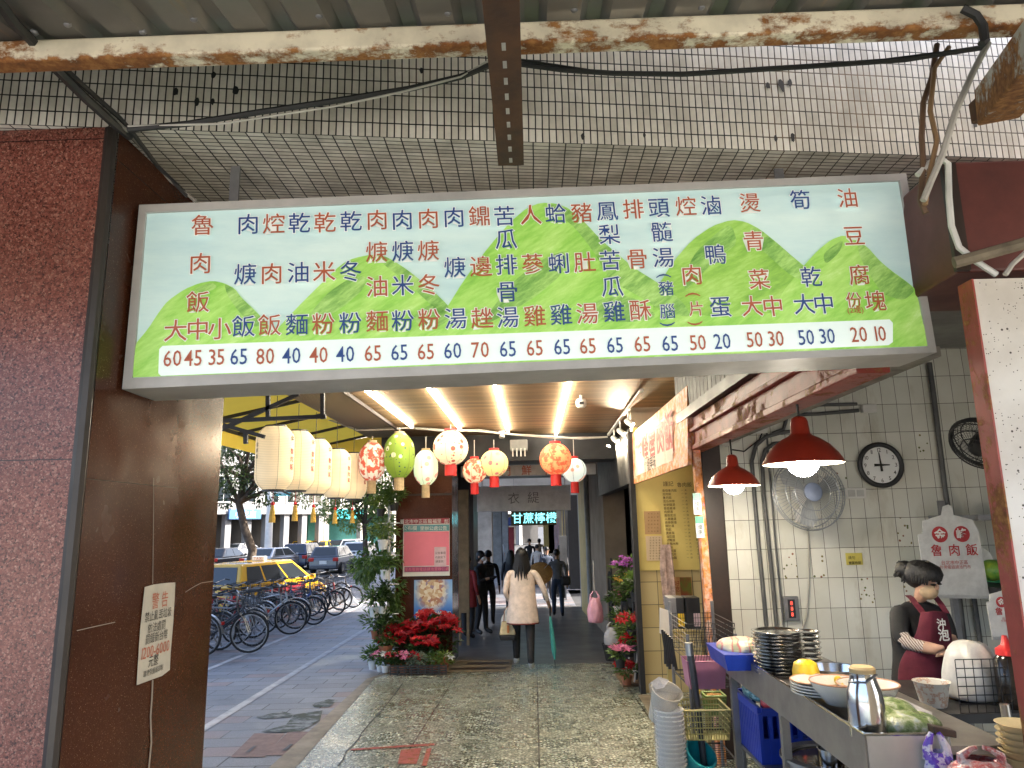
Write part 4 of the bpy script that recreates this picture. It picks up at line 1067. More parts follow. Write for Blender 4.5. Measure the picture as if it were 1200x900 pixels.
# ------------------------------------------------------------------ bicycles (x along the bike, rear wheel at x=0)
M_TYRE = mk('tyre', (.018, .018, .018), .8); M_CHROME = mk('chrome', (.32, .32, .33), .3, 1.0, var=.3)
WR = .325
def ring(mb, c, r, rr, n=28, k=6): mb.tube([V(c) + V((r * math.cos(2 * PI * i / n), 0, r * math.sin(2 * PI * i / n))) for i in range(n)], rr, k, closed=True)
def make_bike(label, fmat, basket, rack, step, guard):
    t = thing('bicycle', label, 'bicycle', (0, 0, 0), 'bicycles parked along the pavement', local=True)
    for x in (0, 1.06):
        q = MB(); ring(q, (x, 0, WR), WR - .018, .019)
        w_ = q.build('wheel', M_TYRE, t, smooth=True)
        q = MB(); ring(q, (x, 0, WR), WR - .042, .009, 28, 5); q.build('rim', M_CHROME, w_, smooth=True)
        q = MB()
        for k in range(14):
            a = 2 * PI * k / 14; s = .02 if k % 2 else -.02
            q.tube([(x + .02 * math.cos(a + 1), s, WR + .02 * math.sin(a + 1)), (x + (WR - .045) * math.cos(a), 0, WR + (WR - .045) * math.sin(a))], .0022, 3, cap=False)
        q.tube([(x, -.05, WR), (x, .05, WR)], .018, 8); q.build('spokes', M_CHROME, w_)
        q = MB(); n_ = 12
        a0, a1 = (R(20), R(175)) if x == 0 else (R(35), R(150))
        ps = [(x + (WR + .022) * math.cos(lerp(a0, a1, i / n_)), 0, WR + (WR + .022) * math.sin(lerp(a0, a1, i / n_))) for i in range(n_ + 1)]
        for p0, p1 in zip(ps, ps[1:]): q.quad((p0[0], -.027, p0[2]), (p0[0], .027, p0[2]), (p1[0], .027, p1[2]), (p1[0], -.027, p1[2]))
        q.build('mudguard', guard, t, solid=.003)
    bbk = (.44, 0, .29); seat = (.3, 0, .74 if not step else .72); head0, head1 = (.87, 0, .62), (.83, 0, .8)
    q = MB()
    q.tube([bbk, seat], .015, 6); q.tube([bbk, head0], .018, 6)
    if step: q.tube([(.38, 0, .48), (.6, 0, .45), (.86, 0, .66)], .015, 6)
    else: q.tube([(.31, 0, .7), head1], .015, 6)
    q.tube([head0, head1], .02, 8)
    for s in (-.05, .05):
        q.tube([(0, s, WR), (.3, s * .3, .68)], .008, 5); q.tube([(0, s, WR), bbk], .009, 5)
    q.build('frame', fmat, t, smooth=True)
    q = MB()
    for s in (-.05, .05): q.tube([(1.06, s, WR), (.99, s, .5), (.885, s * .5, .64)], .011, 6)
    q.build('fork', M_CHROME, t, smooth=True)
    q = MB(); q.tube([head1, (.81, 0, .95)], .013, 6); q.tube([(.62, -.3, .98), (.72, -.29, 1.0), (.82, -.12, .95), (.82, .12, .95), (.72, .29, 1.0), (.62, .3, .98)], .011, 6); q.build('handlebar', M_CHROME, t, smooth=True)
    for s in (-.3, .3):
        q = MB(); q.tube([(.6, s, .978), (.72, s * .98, 1.0)], .016, 6); q.build('grip', M_TYRE, t)
    q = MB(); q.tube([seat, (.275, 0, .85)], .012, 6); q.build('seat_post', M_CHROME, t)
    q = MB(); q.slab([(.12, -.09, .86), (.2, -.095, .87), (.4, -.03, .875), (.42, .0, .87), (.4, .03, .875), (.2, .095, .87), (.12, .09, .86)], [(.13, -.06, .915), (.2, -.065, .92), (.4, -.022, .915), (.41, 0, .91), (.4, .022, .915), (.2, .065, .92), (.13, .06, .915)])
    q.build('saddle', M_BLACK, t, bevel=.012)
    q = MB(); ring(q, (.44, .04, .29), .085, .008, 16, 5); q.tube([(.44, .05, .29), (.54, .06, .16)], .01, 5); q.tube([(.44, -.05, .29), (.34, -.06, .42)], .01, 5); q.box((.54, .1, .155), (.08, .08, .02)); q.box((.34, -.1, .425), (.08, .08, .02)); q.build('crankset', M_GREYM, t)
    q = MB(); q.tube([(.1, -.06, .3), (.02, -.16, .02)], .01, 5); q.build('kickstand', M_GREYM, t)
    if rack:
        q = MB()
        for s in (-.06, .06): q.tube([(-.22, s, .7), (.25, s, .72)], .007, 5); q.tube([(0, s, WR), (-.1, s, .7)], .006, 5)
        for k in range(5): q.tube([(-.2 + .1 * k, -.06, .705), (-.2 + .1 * k, .06, .705)], .005, 4)
        q.build('rear_rack', M_GREYM, t)
    if basket:
        q = MB()
        for z, e in ((.75, 0), (.86, .01), (.98, .025)):
            q.tube([(.93 - e, -.15 - e, z), (1.2 + e, -.15 - e, z), (1.2 + e, .15 + e, z), (.93 - e, .15 + e, z)], .005, 4, closed=True)
        for k in range(7):
            y = -.15 + .05 * k; q.tube([(.93, y, .75), (.905, y * 1.16, .98)], .003, 3); q.tube([(1.2, y, .75), (1.225, y * 1.16, .98)], .003, 3)
        for k in range(6):
            x = .95 + .05 * k
            for s in (-1, 1): q.tube([(x, .15 * s, .75), (x, .175 * s, .98)], .003, 3)
            q.tube([(x, -.15, .75), (x, .15, .75)], .003, 3)
        q.build('basket', M_BLACK, t)
    q = MB(); q.box((-.34 - .0, 0, .52), (.02, .06, .05)); q.build('reflector', mk('reflector_red', (.5, .02, .01), .3), t)
    return t
fm = [mk('bike_silver', (.45, .46, .47), .3, .6), mk('bike_black', (.03, .03, .035), .3), mk('bike_blue', (.03, .08, .3), .35), mk('bike_red', (.3, .03, .03), .35), mk('bike_white', (.65, .65, .62), .35)]
protos = [make_bike('x', fm[0], 0, 0, 0, fm[0]), make_bike('x', fm[1], 1, 1, 1, fm[1]), make_bike('x', fm[2], 1, 0, 1, fm[1]), make_bike('x', fm[3], 0, 1, 0, fm[0]), make_bike('x', fm[4], 1, 1, 1, fm[4])]
BL = ['blue bicycle with a front basket, nearest of the row and cut by the pillar', 'silver bicycle without basket, second in the row', 'black step-through bicycle third in the row with a rear rack', 'black bicycle with basket just behind the third in the row', 'red bicycle with a rear rack, fifth from the near end', 'silver bicycle in the tight cluster left of the taxi door', 'black bicycle sixth from the far end of the row', 'black bicycle with basket leaning in the middle of the row', 'white bicycle with basket in the middle of the row', 'red framed bicycle in the far half of the row', 'black bicycle with a rack, fourth from the far end', 'blue bicycle with basket near the far end of the row', 'black bicycle with basket, last but one at the far end', 'silver bicycle at the far end of the row']
order = [2, 0, 1, 1, 3, 0, 1, 1, 4, 3, 1, 2, 1, 0]
used = set()
for k, pi in enumerate(order):
    f = k / 13; y = lerp(11.5, 24.0, f ** 1.15) + rnd(-.12, .12)
    x = lerp(-5.12, -5.98, (y - 12.6) / 11.8) - .36
    # rear wheel to the right, the bike points away to the left
    rz = R(180 + rnd(-14, 6) - 6)
    o = protos[pi] if pi not in used else dup(protos[pi])
    used.add(pi)
    o.location = (x, y, gz(y)); o.rotation_euler = (R(rnd(-6, 6)), 0, rz); o['label'] = BL[k]
y = 12.5
# second, farther row of handlebars towards the road
for k in range(7):
    pi = [1, 0, 4, 1, 3, 1, 0][k]; y = 12.6 + k * 1.5
    o = dup(protos[pi]); x = lerp(-5.12, -5.98, (y - 12.6) / 11.8) - 1.75
    o.location = (x, y, gz(y)); o.rotation_euler = (R(rnd(-5, 5)), 0, R(180 + rnd(-10, 10)))
    o['label'] = ['black bicycle nearest in the back row beside the road', 'silver bicycle second in the back row beside the road', 'white bicycle third in the back row beside the taxi', 'black bicycle with basket in the back row in front of the taxi door', 'red bicycle in the back row beside the taxi hood', 'black bicycle last but one in the back row', 'silver bicycle farthest in the back row'][k]
    o['group'] = 'bicycles in the back row by the road'
for k in range(9):
    pi = [1, 1, 0, 4, 1, 2, 1, 3, 1][k]; y = 11.9 + k * 1.3
    o = dup(protos[pi]); x = lerp(-5.12, -5.98, (y - 12.6) / 11.8) - .75 - .2 * (k % 2)
    o.location = (x, y + .35, gz(y)); o.rotation_euler = (R(rnd(-7, 7)), 0, R(rnd(-16, 12)))
    o['label'] = ['black bicycle wedged facing the other way at the near end of the row', 'black bicycle facing the path, second of those turned round', 'silver bicycle facing the path among the black ones', 'white bicycle facing the path in the middle of the cluster', 'black bicycle facing the path right of the white one', 'blue bicycle facing the path near the taxi hood', 'black bicycle facing the path beyond the blue one', 'red bicycle facing the path near the far end', 'black bicycle facing the path at the far end of the cluster'][k]
    o['group'] = 'bicycles parked the other way round'
# ------------------------------------------------------------------ cars (heading +y, origin under the centre)
def glassm():
    n = NT('car_glass'); n.set(col=(.02, .025, .03), rough=.06, spec=.8); return n.m
M_CGL = glassm(); M_TAIL = mk('tail_light', (.5, .02, .015), .2); M_HEAD = mk('head_light', (.7, .7, .7), .1)
CARS = {}
def make_car(kind, paint, label, roof_sign=False, lower=None):
    t = thing('parked_car' if False else ('taxi' if roof_sign else ('van' if kind == 'van' else 'car')), label, 'taxi' if roof_sign else ('van' if kind == 'van' else 'car'), (0, 0, 0), 'traffic on the street', local=True)
    S = {'hatch': dict(b=.95, r=1.5, yb0=-2.1, yt0=-1.72, yt1=.45, yb1=1.3, L=2.2, H=.86), 'sedan': dict(b=.92, r=1.45, yb0=-1.62, yt0=-1.05, yt1=.35, yb1=1.2, L=2.3, H=.85), 'wagon': dict(b=.98, r=1.6, yb0=-2.25, yt0=-2.0, yt1=.4, yb1=1.45, L=2.3, H=.88), 'van': dict(b=1.1, r=1.98, yb0=-2.3, yt0=-2.22, yt1=1.2, yb1=1.85, L=2.35, H=1.0)}[kind]
    L, bz, rz_, H = S['L'], S['b'], S['r'], S['H']
    hw = .86
    side = [(-L + .05, .28), (-L, .5), (-L + .02, .78), (-L + .1, bz), (S['yb1'] - .05, bz), (L - .5, H - .04), (L - .08, .72), (L, .5), (L - .06, .28)]
    q = MB(); n_ = len(side)
    def wy(y): return hw * (1 - .1 * max(0, (abs(y) - L + .7) / .7) ** 2)
    q.slab([(wy(y), y, z) for y, z in side], [(-wy(y), y, z) for y, z in side])
    for i, f in enumerate(q.f): pass
    q.build('body', paint if not lower else lower, t, bevel=.07, seg=3)
    bot = [(-.82, S['yb0'], bz - .01), (.82, S['yb0'], bz - .01), (.82, S['yb1'], bz - .01), (-.82, S['yb1'], bz - .01)]
    tw = .64
    top = [(-tw, S['yt0'], rz_), (tw, S['yt0'], rz_), (tw, S['yt1'], rz_), (-tw, S['yt1'], rz_)]
    q = MB(); q.slab(list(reversed(bot)), list(reversed(top))); q.build('cabin', paint, t, bevel=.06, seg=3)
    B, T = [V(p) for p in bot], [V(p) for p in top]
    def pane(name, i, j, s0, s1, h0=.16, h1=.86):
        a, b2 = B[i].lerp(B[j], s0), B[i].lerp(B[j], s1); c, d = T[i].lerp(T[j], s1), T[i].lerp(T[j], s0)
        P4 = [a.lerp(d, h0), b2.lerp(c, h0), b2.lerp(c, h1), a.lerp(d, h1)]
        nn = (P4[1] - P4[0]).cross(P4[3] - P4[0]).normalized()
        q = MB(); q.slab([p + nn * .012 for p in P4], [p - nn * .01 for p in P4]); q.build(name, M_CGL, t)
    pane('rear_window', 0, 1, .09, .91); pane('windshield', 2, 3, .07, .93)
    for a, b2 in ((1, 2), (3, 0)):
        sp_ = ((.08, .3), (.33, .62), (.65, .93)) if kind in ('wagon', 'van') else ((.1, .47), (.51, .9))
        if a == 3: sp_ = [(1 - y_, 1 - x_) for x_, y_ in sp_]
        for s0, s1 in sp_: pane('side_window', a, b2, s0, s1)
    for x in (-1, 1):
        for y in (-L + .85, L - .85):
            m2 = Matrix.Rotation(PI / 2, 4, 'Y')
            q = MB(); q.lathe([(.2, -.1), (.3, -.1), (.325, -.06), (.325, .06), (.3, .1), (.2, .1)], (x * .78, y, .32), 20, m2); w_ = q.build('wheel', M_TYRE, t, smooth=True)
            q = MB(); q.lathe([(.02, .09), (.19, .1), (.21, .085)], (x * (.78 + .012), y, .32), 16, Matrix.Rotation(PI / 2 * x, 4, 'Y')); q.build('rim', M_CHROME, w_)
        z = .86 if kind != 'van' else .95
        q = MB(); q.box((x * .68, -L + .055, z - .05), (.3, .12, .2)); q.build('tail_light', M_TAIL, t, bevel=.03)
        q = MB(); q.box((x * .62, L - .15, .66), (.34, .2, .12)); q.build('head_light', M_HEAD, t, bevel=.03)
        q = MB(); q.box((x * .93, S['yb1'] - .35, bz + .1), (.16, .1, .12)); q.build('mirror', paint, t, bevel=.03)
    q = MB(); q.box((0, -L + .0, .66), (.4, .03, .18)); q.build('number_plate', M_WHITE, t)
    q = MB(); q.box((0, -L + .03, .42), (1.5, .12, .2)); q.build('bumper', paint if kind != 'van' else M_DARK, t, bevel=.03)
    if roof_sign and kind == 'wagon':
        for x in (-1, 1): q = MB(); q.box((x * .865, -.25, .68), (.02, 2.1, .46)); q.build('door', CARS['maroon'], t, bevel=.008)
    if roof_sign:
        q = MB(); q.box((0, -.3, rz_ + .07), (.42, .14, .13)); s_ = q.build('roof_sign', M_WHITE, t, bevel=.02)
        q = MB(); q.text('TAXI', basis(V((0, -.372, rz_ + .07)), (1, 0, 0), y=(0, 0, 1)), .12, .004); q.build('lettering', M_RINK, s_)
    return t
cp = {k: mk('car_' + k, c, .22, m_, var=.08, coat=.6) for k, c, m_ in (('yellow', (.6, .34, .02), 0), ('maroon', (.2, .02, .03), 0), ('navy', (.03, .045, .09), .3), ('graphite', (.09, .1, .12), .4), ('silver', (.4, .42, .45), .5), ('white', (.7, .71, .72), 0), ('black', (.02, .02, .025), .1))}
CARS.update(cp)
def put(o, x, y, rz=0): o.location = (x, y, gz(y) - .126); o.rotation_euler.z = R(rz); return o
put(make_car('wagon', cp['yellow'], 'yellow taxi with a maroon lower door panel behind the parked bicycles', True), -7.95, 21.6, -14)
tx = MB()
CARL = [('hatch', 'graphite', 'dark grey hatchback with lit tail lights, right of the yellow taxi', 391, 668, 0),
        ('wagon', 'navy', 'navy estate car left of the dark grey hatchback', 357, 664, 0),
        ('wagon', 'white', 'white estate car ahead of the dark grey hatchback', 424, 661, 0),
        ('sedan', 'silver', 'silver sedan passing behind the yellow taxi roof', 322, 668, -14),
        ('sedan', 'black', 'black sedan with red tail light beside the tree trunk', 262, 668, -6),
        ('van', 'white', 'white van parked at the far left under the white facade', 258, 655, 30),
        ('sedan', 'silver', 'far silver sedan between the black sedan and the tree trunk', 285, 656, -20),
        ('hatch', 'white', 'white hatchback far up the street in the right lane', 415, 650, 0),
        ('sedan', 'navy', 'far navy sedan beside the distant white hatchback', 399, 650, 0),
        ('sedan', 'white', 'white sedan farthest up the street near the green shop', 384, 647, 0)]
for kd, c, lab, u, v, rz in CARL:
    g_ = gnd(u, v); put(make_car(kd, cp[c], lab), g_.x, g_.y, rz)
for k, (u, v) in enumerate(((356, 652), (378, 651))):
    g_ = gnd(u, v); put(make_car('sedan', cp['yellow'], ['distant yellow taxi left of the other distant taxi', 'distant yellow taxi right of the other distant taxi'][k], True), g_.x, g_.y, 0)
# motor scooter silhouette riders are left to the people file
# ------------------------------------------------------------------ facades across the street
def facade(label, p0, p1, h, wall, cols, rows, z0=3.6, winmat=M_CGL, wr=.55, pillars=0, depth=9, shop=None):
    p0, p1 = V((p0[0], p0[1], gz(99))), V((p1[0], p1[1], gz(99))); d = p1 - p0; L = d.length; d.normalize()
    nrm = V((d.y, -d.x, 0))
    t = thing('town_building', label, 'building', (p0 + p1) / 2, 'buildings across the street')
    M4 = basis(p0, d, z=nrm)           # x along the facade, y up, z towards the street
    if M4.to_3x3()[2][1] < 0: pass
    q = MB(); q.box((L / 2, h / 2 + z0 / 2, -depth / 2), (L, h - z0, depth), M=M4); q.build('wall', wall, t)
    q = MB(); q.box((L / 2, z0 / 2, -depth / 2 - 1.2), (L, z0, depth - 2.4), M=M4); q.build('ground_floor', shop or M_DARK, t)
    n_ = pillars or max(2, cols // 2)
    for k in range(n_ + 1):
        q = MB(); q.box((.25 + (L - .5) * k / n_, z0 / 2, -.3), (.5, z0, .58), M=M4); q.build('pillar', wall, t)
    cw = L / cols; rh = (h - z0) / rows
    for r in range(rows):
        for c in range(cols):
            x, y = cw * (c + .5), z0 + rh * (r + .52)
            q = MB(); q.box((x, y, .0), (cw * wr + .2, rh * .52 + .2, .1), M=M4); f_ = q.build('window', M_WHITE, t)
            q = MB(); q.box((x - cw * wr * .25, y, .05), (cw * wr * .46, rh * .52, .03), M=M4); q.box((x + cw * wr * .25, y, .05), (cw * wr * .46, rh * .52, .03), M=M4); q.build('pane', winmat, f_)
        q = MB(); q.box((L / 2, z0 + rh * r + .08, .08), (L, .16, .16), M=M4); q.build('ledge', wall, t)
    return t, M4, L
A, Bf = V((-29, 50, 0)), V((-8, 78, 0))
def fp_(t_): p = A.lerp(Bf, t_); return (p.x, p.y)
M_FW = mk('facade_white', (.5, .5, .5), .8, var=.2, scale=1); M_FG = mk('facade_grey', (.27, .27, .27), .8, var=.25, scale=1); M_FC = mk('facade_cream', (.45, .42, .37), .8, var=.2, scale=1); M_FT = mk('facade_teal', (.06, .3, .27), .7, var=.2)
f1_ = facade('white corner building behind the dark street tree', fp_(-.5), fp_(.13), 17, M_FW, 7, 4)
f2_ = facade('grey columned building with tall windows across the street', fp_(.132), fp_(.5), 15, M_FG, 6, 3, pillars=7, wr=.62)
f3_ = facade('cream building with a green shop front beside the bright tree', fp_(.502), fp_(.75), 16, M_FC, 4, 4, shop=M_FT)
f4_ = facade('white building at the far end behind the bright tree', fp_(.752), fp_(1.5), 18, M_FW, 9, 4)
def shop_sign(label, M4, x, y, w_, h_, mat, txt=None, tm=None, vert=False, size=.5):
    o = thing('shop_sign', label, 'sign', M4 @ V((x, y, .2)), 'shop signs across the street')
    q = MB(); q.box((x, y, .26), (w_, h_, .24), M=M4); q.build('board', mat, o, bevel=.02)
    if txt: q = MB(); q.text(txt, M4 @ Matrix.Translation((x, y, .39)), size, .01, vert=vert, gap=1.05); q.build('lettering', tm, o)
    return o
M_SPINK = mk('sign_pink', (.5, .1, .16), .5); M_SBLUE = mk('sign_blue', (.08, .2, .42), .5); M_SCREAM = mk('sign_cream', (.7, .58, .48), .5); M_STEAL = mk('sign_teal', (.02, .42, .45), .5)
Mx = f2_[1]
shop_sign('cream upright shop sign on the grey building', Mx, 1.2, 6.3, 1.0, 2.2, M_SCREAM, '商店', M_SPINK, True, .7)
so = shop_sign('pink shop sign with a white arch under the cream sign', Mx, 1.4, 3.9, 1.5, 1.4, M_SPINK)
q = MB(); ps = [(.5 * math.cos(PI * k / 12), .5 * math.sin(PI * k / 12)) for k in range(13)] + [(.34 * math.cos(PI * k / 12), .34 * math.sin(PI * k / 12)) for k in range(12, -1, -1)]
q.prism([(1.4 + a, 3.65 + b_) for a, b_ in ps], .03, Mx @ Matrix.Translation((0, 0, .385))); q.build('arch_mark', M_WHITE, so)
shop_sign('blue shop sign with white letters on the grey building', Mx, 5.0, 3.6, 2.8, .8, M_SBLUE, '小吃店', M_WHITE, False, .6)
shop_sign('teal shop sign over the green shop front', f3_[1], 2.5, 3.6, 3.5, .9, M_STEAL)
# teal street name sign on a pole, white light mast
g_ = gnd(313, 668); t = thing('lamp_post', 'white street mast carrying a teal street name sign', 'lamp post', g_)
q = MB(); q.tube([g_, g_ + V((0, 0, 4)), g_ + V((0, 0, 9))], [.24, .2, .12], 10); q.build('mast', M_WHITE, t, smooth=True)
c = at(331, 577, g_.y); q = MB(); q.box(c, (1.0, .06, .42)); s_ = q.build('name_plate', M_STEAL, t)
q = MB(); q.text('街路口', basis(c + V((0, -.035, 0)), (1, 0, 0), y=(0, 0, 1)), .3, .006); q.build('lettering', M_WHITE, s_)
q = MB(); q.tube([V((g_.x, g_.y, c.z)), c], .04, 6); q.build('arm', M_WHITE, t)
# ================================================================== far pillar: notices and flowers
M_PINKP = mk('poster_pink', (.75, .2, .27), .5, var=.12, scale=2); M_PMAR = mk('poster_maroon', (.3, .03, .05), .5); M_PTEAL = mk('poster_teal', (.1, .3, .33), .5); M_PAPW = mk('paper_white', (.72, .7, .66), .6, var=.12); M_PPUR = mk('poster_purple', (.3, .05, .16), .5)
M_PAPP = mk('paper_pinkish', (.68, .5, .54), .6)
def wallrect(u0, v0, u1, v1, Y, off, mat, name, par):
    a, b, c, d = at(u0, v1, Y - off), at(u1, v1, Y - off), at(u1, v0, Y - off), at(u0, v0, Y - off)
    x0, x1, z0, z1 = a.x, b.x, (a.z + b.z) / 2, (c.z + d.z) / 2
    q = MB(); q.bb(x0, x1, Y - off - .004, Y - off, z0, z1); return q.build(name, mat, par), (x0, x1, z0, z1)
def front_text(par, name, s, u, v, Y, px_, mat, vert=False, off=.002, sx=1.0, gap=1.0):
    p = at(u, v, Y); sc_ = (p - CAM).length / F_PX
    q = MB(); q.text(s, basis(p, (1, 0, 0), y=(0, 0, 1)), px_ * sc_, off, vert=vert, sx=sx, gap=gap); return q.build(name, mat, par)
Y0 = FY - .03
t = thing('notice_board', 'pink notice board with maroon and teal headings on the brown pillar', 'notice board', at(498, 675, Y0))
wallrect(472, 608, 527, 675, Y0, 0, M_PAPW, 'board', t)
wallrect(473, 607.5, 526.5, 614, Y0, .006, M_PMAR, 'heading_strip', t)
wallrect(473, 615, 526.5, 622.5, Y0, .006, M_PTEAL, 'second_strip', t)
wallrect(473, 623, 526.5, 663, Y0, .006, M_PINKP, 'pink_sheet', t)
wallrect(474, 664, 526, 670, Y0, .006, M_PPUR, 'lower_strip', t)
wallrect(509, 641, 523, 664, Y0, .011, M_PAPP, 'pinned_paper', t)
front_text(t, 'heading', '臺北市中正區龍福里', 493, 611, Y0 - .014, 5.3, M_PAPW); front_text(t, 'heading', '鄰', 523, 611, Y0 - .014, 5.3, M_PAPW)
front_text(t, 'second_heading', '公布欄', 480, 619, Y0 - .014, 5.6, M_PAPW); front_text(t, 'second_heading', '里辦公處公告', 508, 619, Y0 - .014, 5.2, M_PAPW)
front_text(t, 'lower_heading', '里長服務電話請洽里辦公處', 500, 667, Y0 - .014, 4.2, M_PINKP)
front_text(t, 'small_print', '公告事項', 516, 648, Y0 - .016, 3, M_INK); front_text(t, 'small_print', '內容如下', 516, 653, Y0 - .016, 3, M_INK); front_text(t, 'small_print', '請查照', 515, 658, Y0 - .016, 3, M_INK)
# blue event poster
def poster():
    n = NT('blue_poster'); co = n.coord('UV'); sep = n.n('SeparateXYZ'); n.l(co, sep.inputs[0])
    f = n.noise(n.coord('UV', (1, 1, 1)), 9, 5)
    v = n.vor(co, 22); sv = n.n('SeparateColor'); n.l(v.outputs['Color'], sv.inputs[0])
    dx = n.math('SUBTRACT', sep.outputs[0], .26); dy = n.math('SUBTRACT', sep.outputs[1], .48)
    rr = n.math('SQRT', n.math('ADD', n.math('MULTIPLY', dx, dx), n.math('MULTIPLY', n.math('MULTIPLY', dy, dy), .6)))
    k = n.ramp(n.math('ADD', rr, n.math('MULTIPLY', f, .07)), [(.2, (1, 1, 1)), (.3, (0, 0, 0))])
    inner = n.ramp(sv.outputs[0], [(0, (.55, .38, .22)), (.3, (.7, .6, .42)), (.55, (.42, .2, .12)), (.75, (.75, .68, .55)), (.9, (.3, .22, .3))], 'CONSTANT')
    sky_ = n.ramp(sep.outputs[1], [(.0, (.03, .07, .36)), (.2, (.05, .2, .6)), (.45, (.3, .5, .75)), (.75, (.1, .26, .62))])
    n.set(col=n.mix(k, sky_, inner), rough=.35); return n.m
t = thing('event_poster', 'blue event poster with white lettering below the pink notice board', 'poster', at(507, 732, Y0))
a, b = at(485, 732, Y0), at(530, 679, Y0)
q = MB(); q.quad((a.x, Y0, a.z), (b.x, Y0, a.z), (b.x, Y0, b.z), (a.x, Y0, b.z), uv='m'); q.build('sheet', poster(), t)
front_text(t, 'title', '龍福宮媽祖', 508, 720.5, Y0 - .004, 8, M_PAPW, off=.02); front_text(t, 'subtitle', '歡迎信眾蒞臨參香', 508, 727.5, Y0 - .004, 4.2, M_PAPP)
# ------------------------------------------------------------------ plants
M_TERRA = mk('terracotta', (.34, .12, .06), .8, var=.3); M_POTW = mk('white_pot', (.68, .68, .66), .5, var=.1); M_POTK = mk('black_pot', (.02, .02, .02), .5)
M_PRED = leafmat('bract_red', (.24, .004, .008), (.6, .02, .03)); M_PPINK = leafmat('petal_pink', (.5, .1, .22), (.75, .28, .42)); M_PPURP = leafmat('petal_purple', (.22, .03, .26), (.5, .16, .55)); M_PWHT = leafmat('petal_white', (.55, .55, .5), (.8, .8, .75)); M_PYEL = leafmat('petal_yellow', (.5, .25, .02), (.7, .45, .08))
M_LPOIN = leafmat('leaf_poinsettia', (.012, .035, .01), (.04, .09, .02)); M_LGREY = leafmat('leaf_silver', (.1, .15, .1), (.3, .36, .26))
def pot(mb, c, r, h): mb.lathe([(r * .7, 0), (r * .95, h * .85), (r * 1.05, h * .86), (r * 1.05, h), (r * .92, h), (r * .9, h * .9), (0.0, h * .88)], c, 18)
def plant(name, label, cat, c, r, h, potmat, leafm, spread, top, nl=140, L=.09, W=.04, flm=None, nf=0, fl=.06, group=None, hang=False):
    """potted plant: pot, leaves, optional flower heads"""
    c = V(c); t = thing(name, label, cat, c, group)
    q = MB(); pot(q, c, r, h); q.build('pot', potmat, t, smooth=True)
    q = MB()
    cc = c + V((0, 0, h + top * .5))
    for _ in range(nl):
        d = rdir(); k = rnd(.2, 1)
        p = cc + V((d.x * spread * k, d.y * spread * k, d.z * top * .5 * k))
        q.leaf(p, (V((d.x, d.y, d.z * .5 + (-.5 if hang else .25)))), rdir() * .5 + V((0, 0, 1)), L * rnd(.7, 1.2), W * rnd(.8, 1.2))
    for _ in range(8):
        d = rdir(); q.tube([c + V((0, 0, h * .9)), cc + V((d.x * spread * .6, d.y * spread * .6, abs(d.z) * top * .35))], [.004, .002], 4)
    q.build('leaves', leafm, t)
    if flm:
        q = MB()
        for _ in range(nf):
            a = rnd(0, 2 * PI); k = math.sqrt(random.random()); p = c + V((math.cos(a) * spread * k, math.sin(a) * spread * k, h + top * rnd(.72, 1.05) * (1 - .25 * k * k)))
            up_ = V((rnd(-.5, .5), rnd(-.9, .2), 1)).normalized(); e1 = up_.orthogonal().normalized(); e2 = up_.cross(e1)
            m_ = 6
            for j in range(m_):
                aa = 2 * PI * j / m_ + rnd(-.2, .2); q.leaf(p, e1 * math.cos(aa) + e2 * math.sin(aa) + up_ * .25, up_, fl * rnd(.8, 1.2), fl * .5)
        q.build('flowers', flm, t)
    return t
PZ = lambda Y: gz(Y) + .02
GP = 'poinsettias along the pillar'
for k, (u, Y, top, s) in enumerate(((458, 10.45, .42, .2), (474, 10.5, .46, .22), (491, 10.5, .5, .22), (505, 10.55, .62, .24), (520, 10.55, .55, .22), (497, 10.2, .3, .17))):
    x = at(u, 760, Y).x
    plant('poinsettia', ['red poinsettia at the left end beside the hanging pots', 'second red poinsettia from the hanging pots', 'red poinsettia in the middle under the poster edge', 'tallest red poinsettia, in front of the blue poster', 'red poinsettia at the right end by the grey edge of the pillar', 'low red poinsettia in front of the middle ones'][k], 'flowers', (x, Y, PZ(Y)), .09, .14, M_TERRA, M_LPOIN, s, top, 90, .1, .055, M_PRED, 26, .1, GP)
for k, (u, Y, lm, fm_, nf, lab) in enumerate(((452, 10.15, M_LMID, M_PWHT, 14, 'small pot of white flowers at the corner of the flower display'), (446, 10.25, M_LMID, M_PPINK, 10, 'small pot of pink cyclamen at the left of the flower display'), (462, 10.05, M_LPOIN, M_PRED, 10, 'small dark red flower pot on the floor before the poinsettias'), (473, 10.05, M_LPOIN, M_PPINK, 12, 'small pot of coral pink flowers in the front row'), (484, 10.0, M_LGREY, M_PRED, 8, 'small pot with a bright crimson bloom in the front row'), (496, 10.0, M_LGREY, None, 0, 'silver leaved pot plant in the front row'), (508, 10.02, M_LMID, None, 0, 'light green pot plant in the front row near the right'), (520, 10.05, M_LLIGHT, M_PWHT, 3, 'trailing green pot plant at the right end of the front row'))):
    x = at(u, 775, Y).x
    plant('potted_plant', lab, 'potted plant', (x, Y, PZ(Y)), .06, .09, M_TERRA if k > 1 else M_POTW, lm, .12, .17, 70, .07, .035, fm_, nf, .06, 'small pots in the front row')
q = MB(); a = at(458, 782, 9.92).x; b_ = at(523, 782, 9.92).x
for k in range(4): q.bb(a, b_, 9.9, 9.92, PZ(10) + .015 + .03 * k, PZ(10) + .03 + .03 * k)
for k in range(9): x = lerp(a, b_, k / 8); q.bb(x - .008, x + .008, 9.895, 9.899, PZ(10), PZ(10) + .13)
tag(q.build('plant_tray', M_POTK), 'long black crate rail in front of the small flower pots', 'tray')
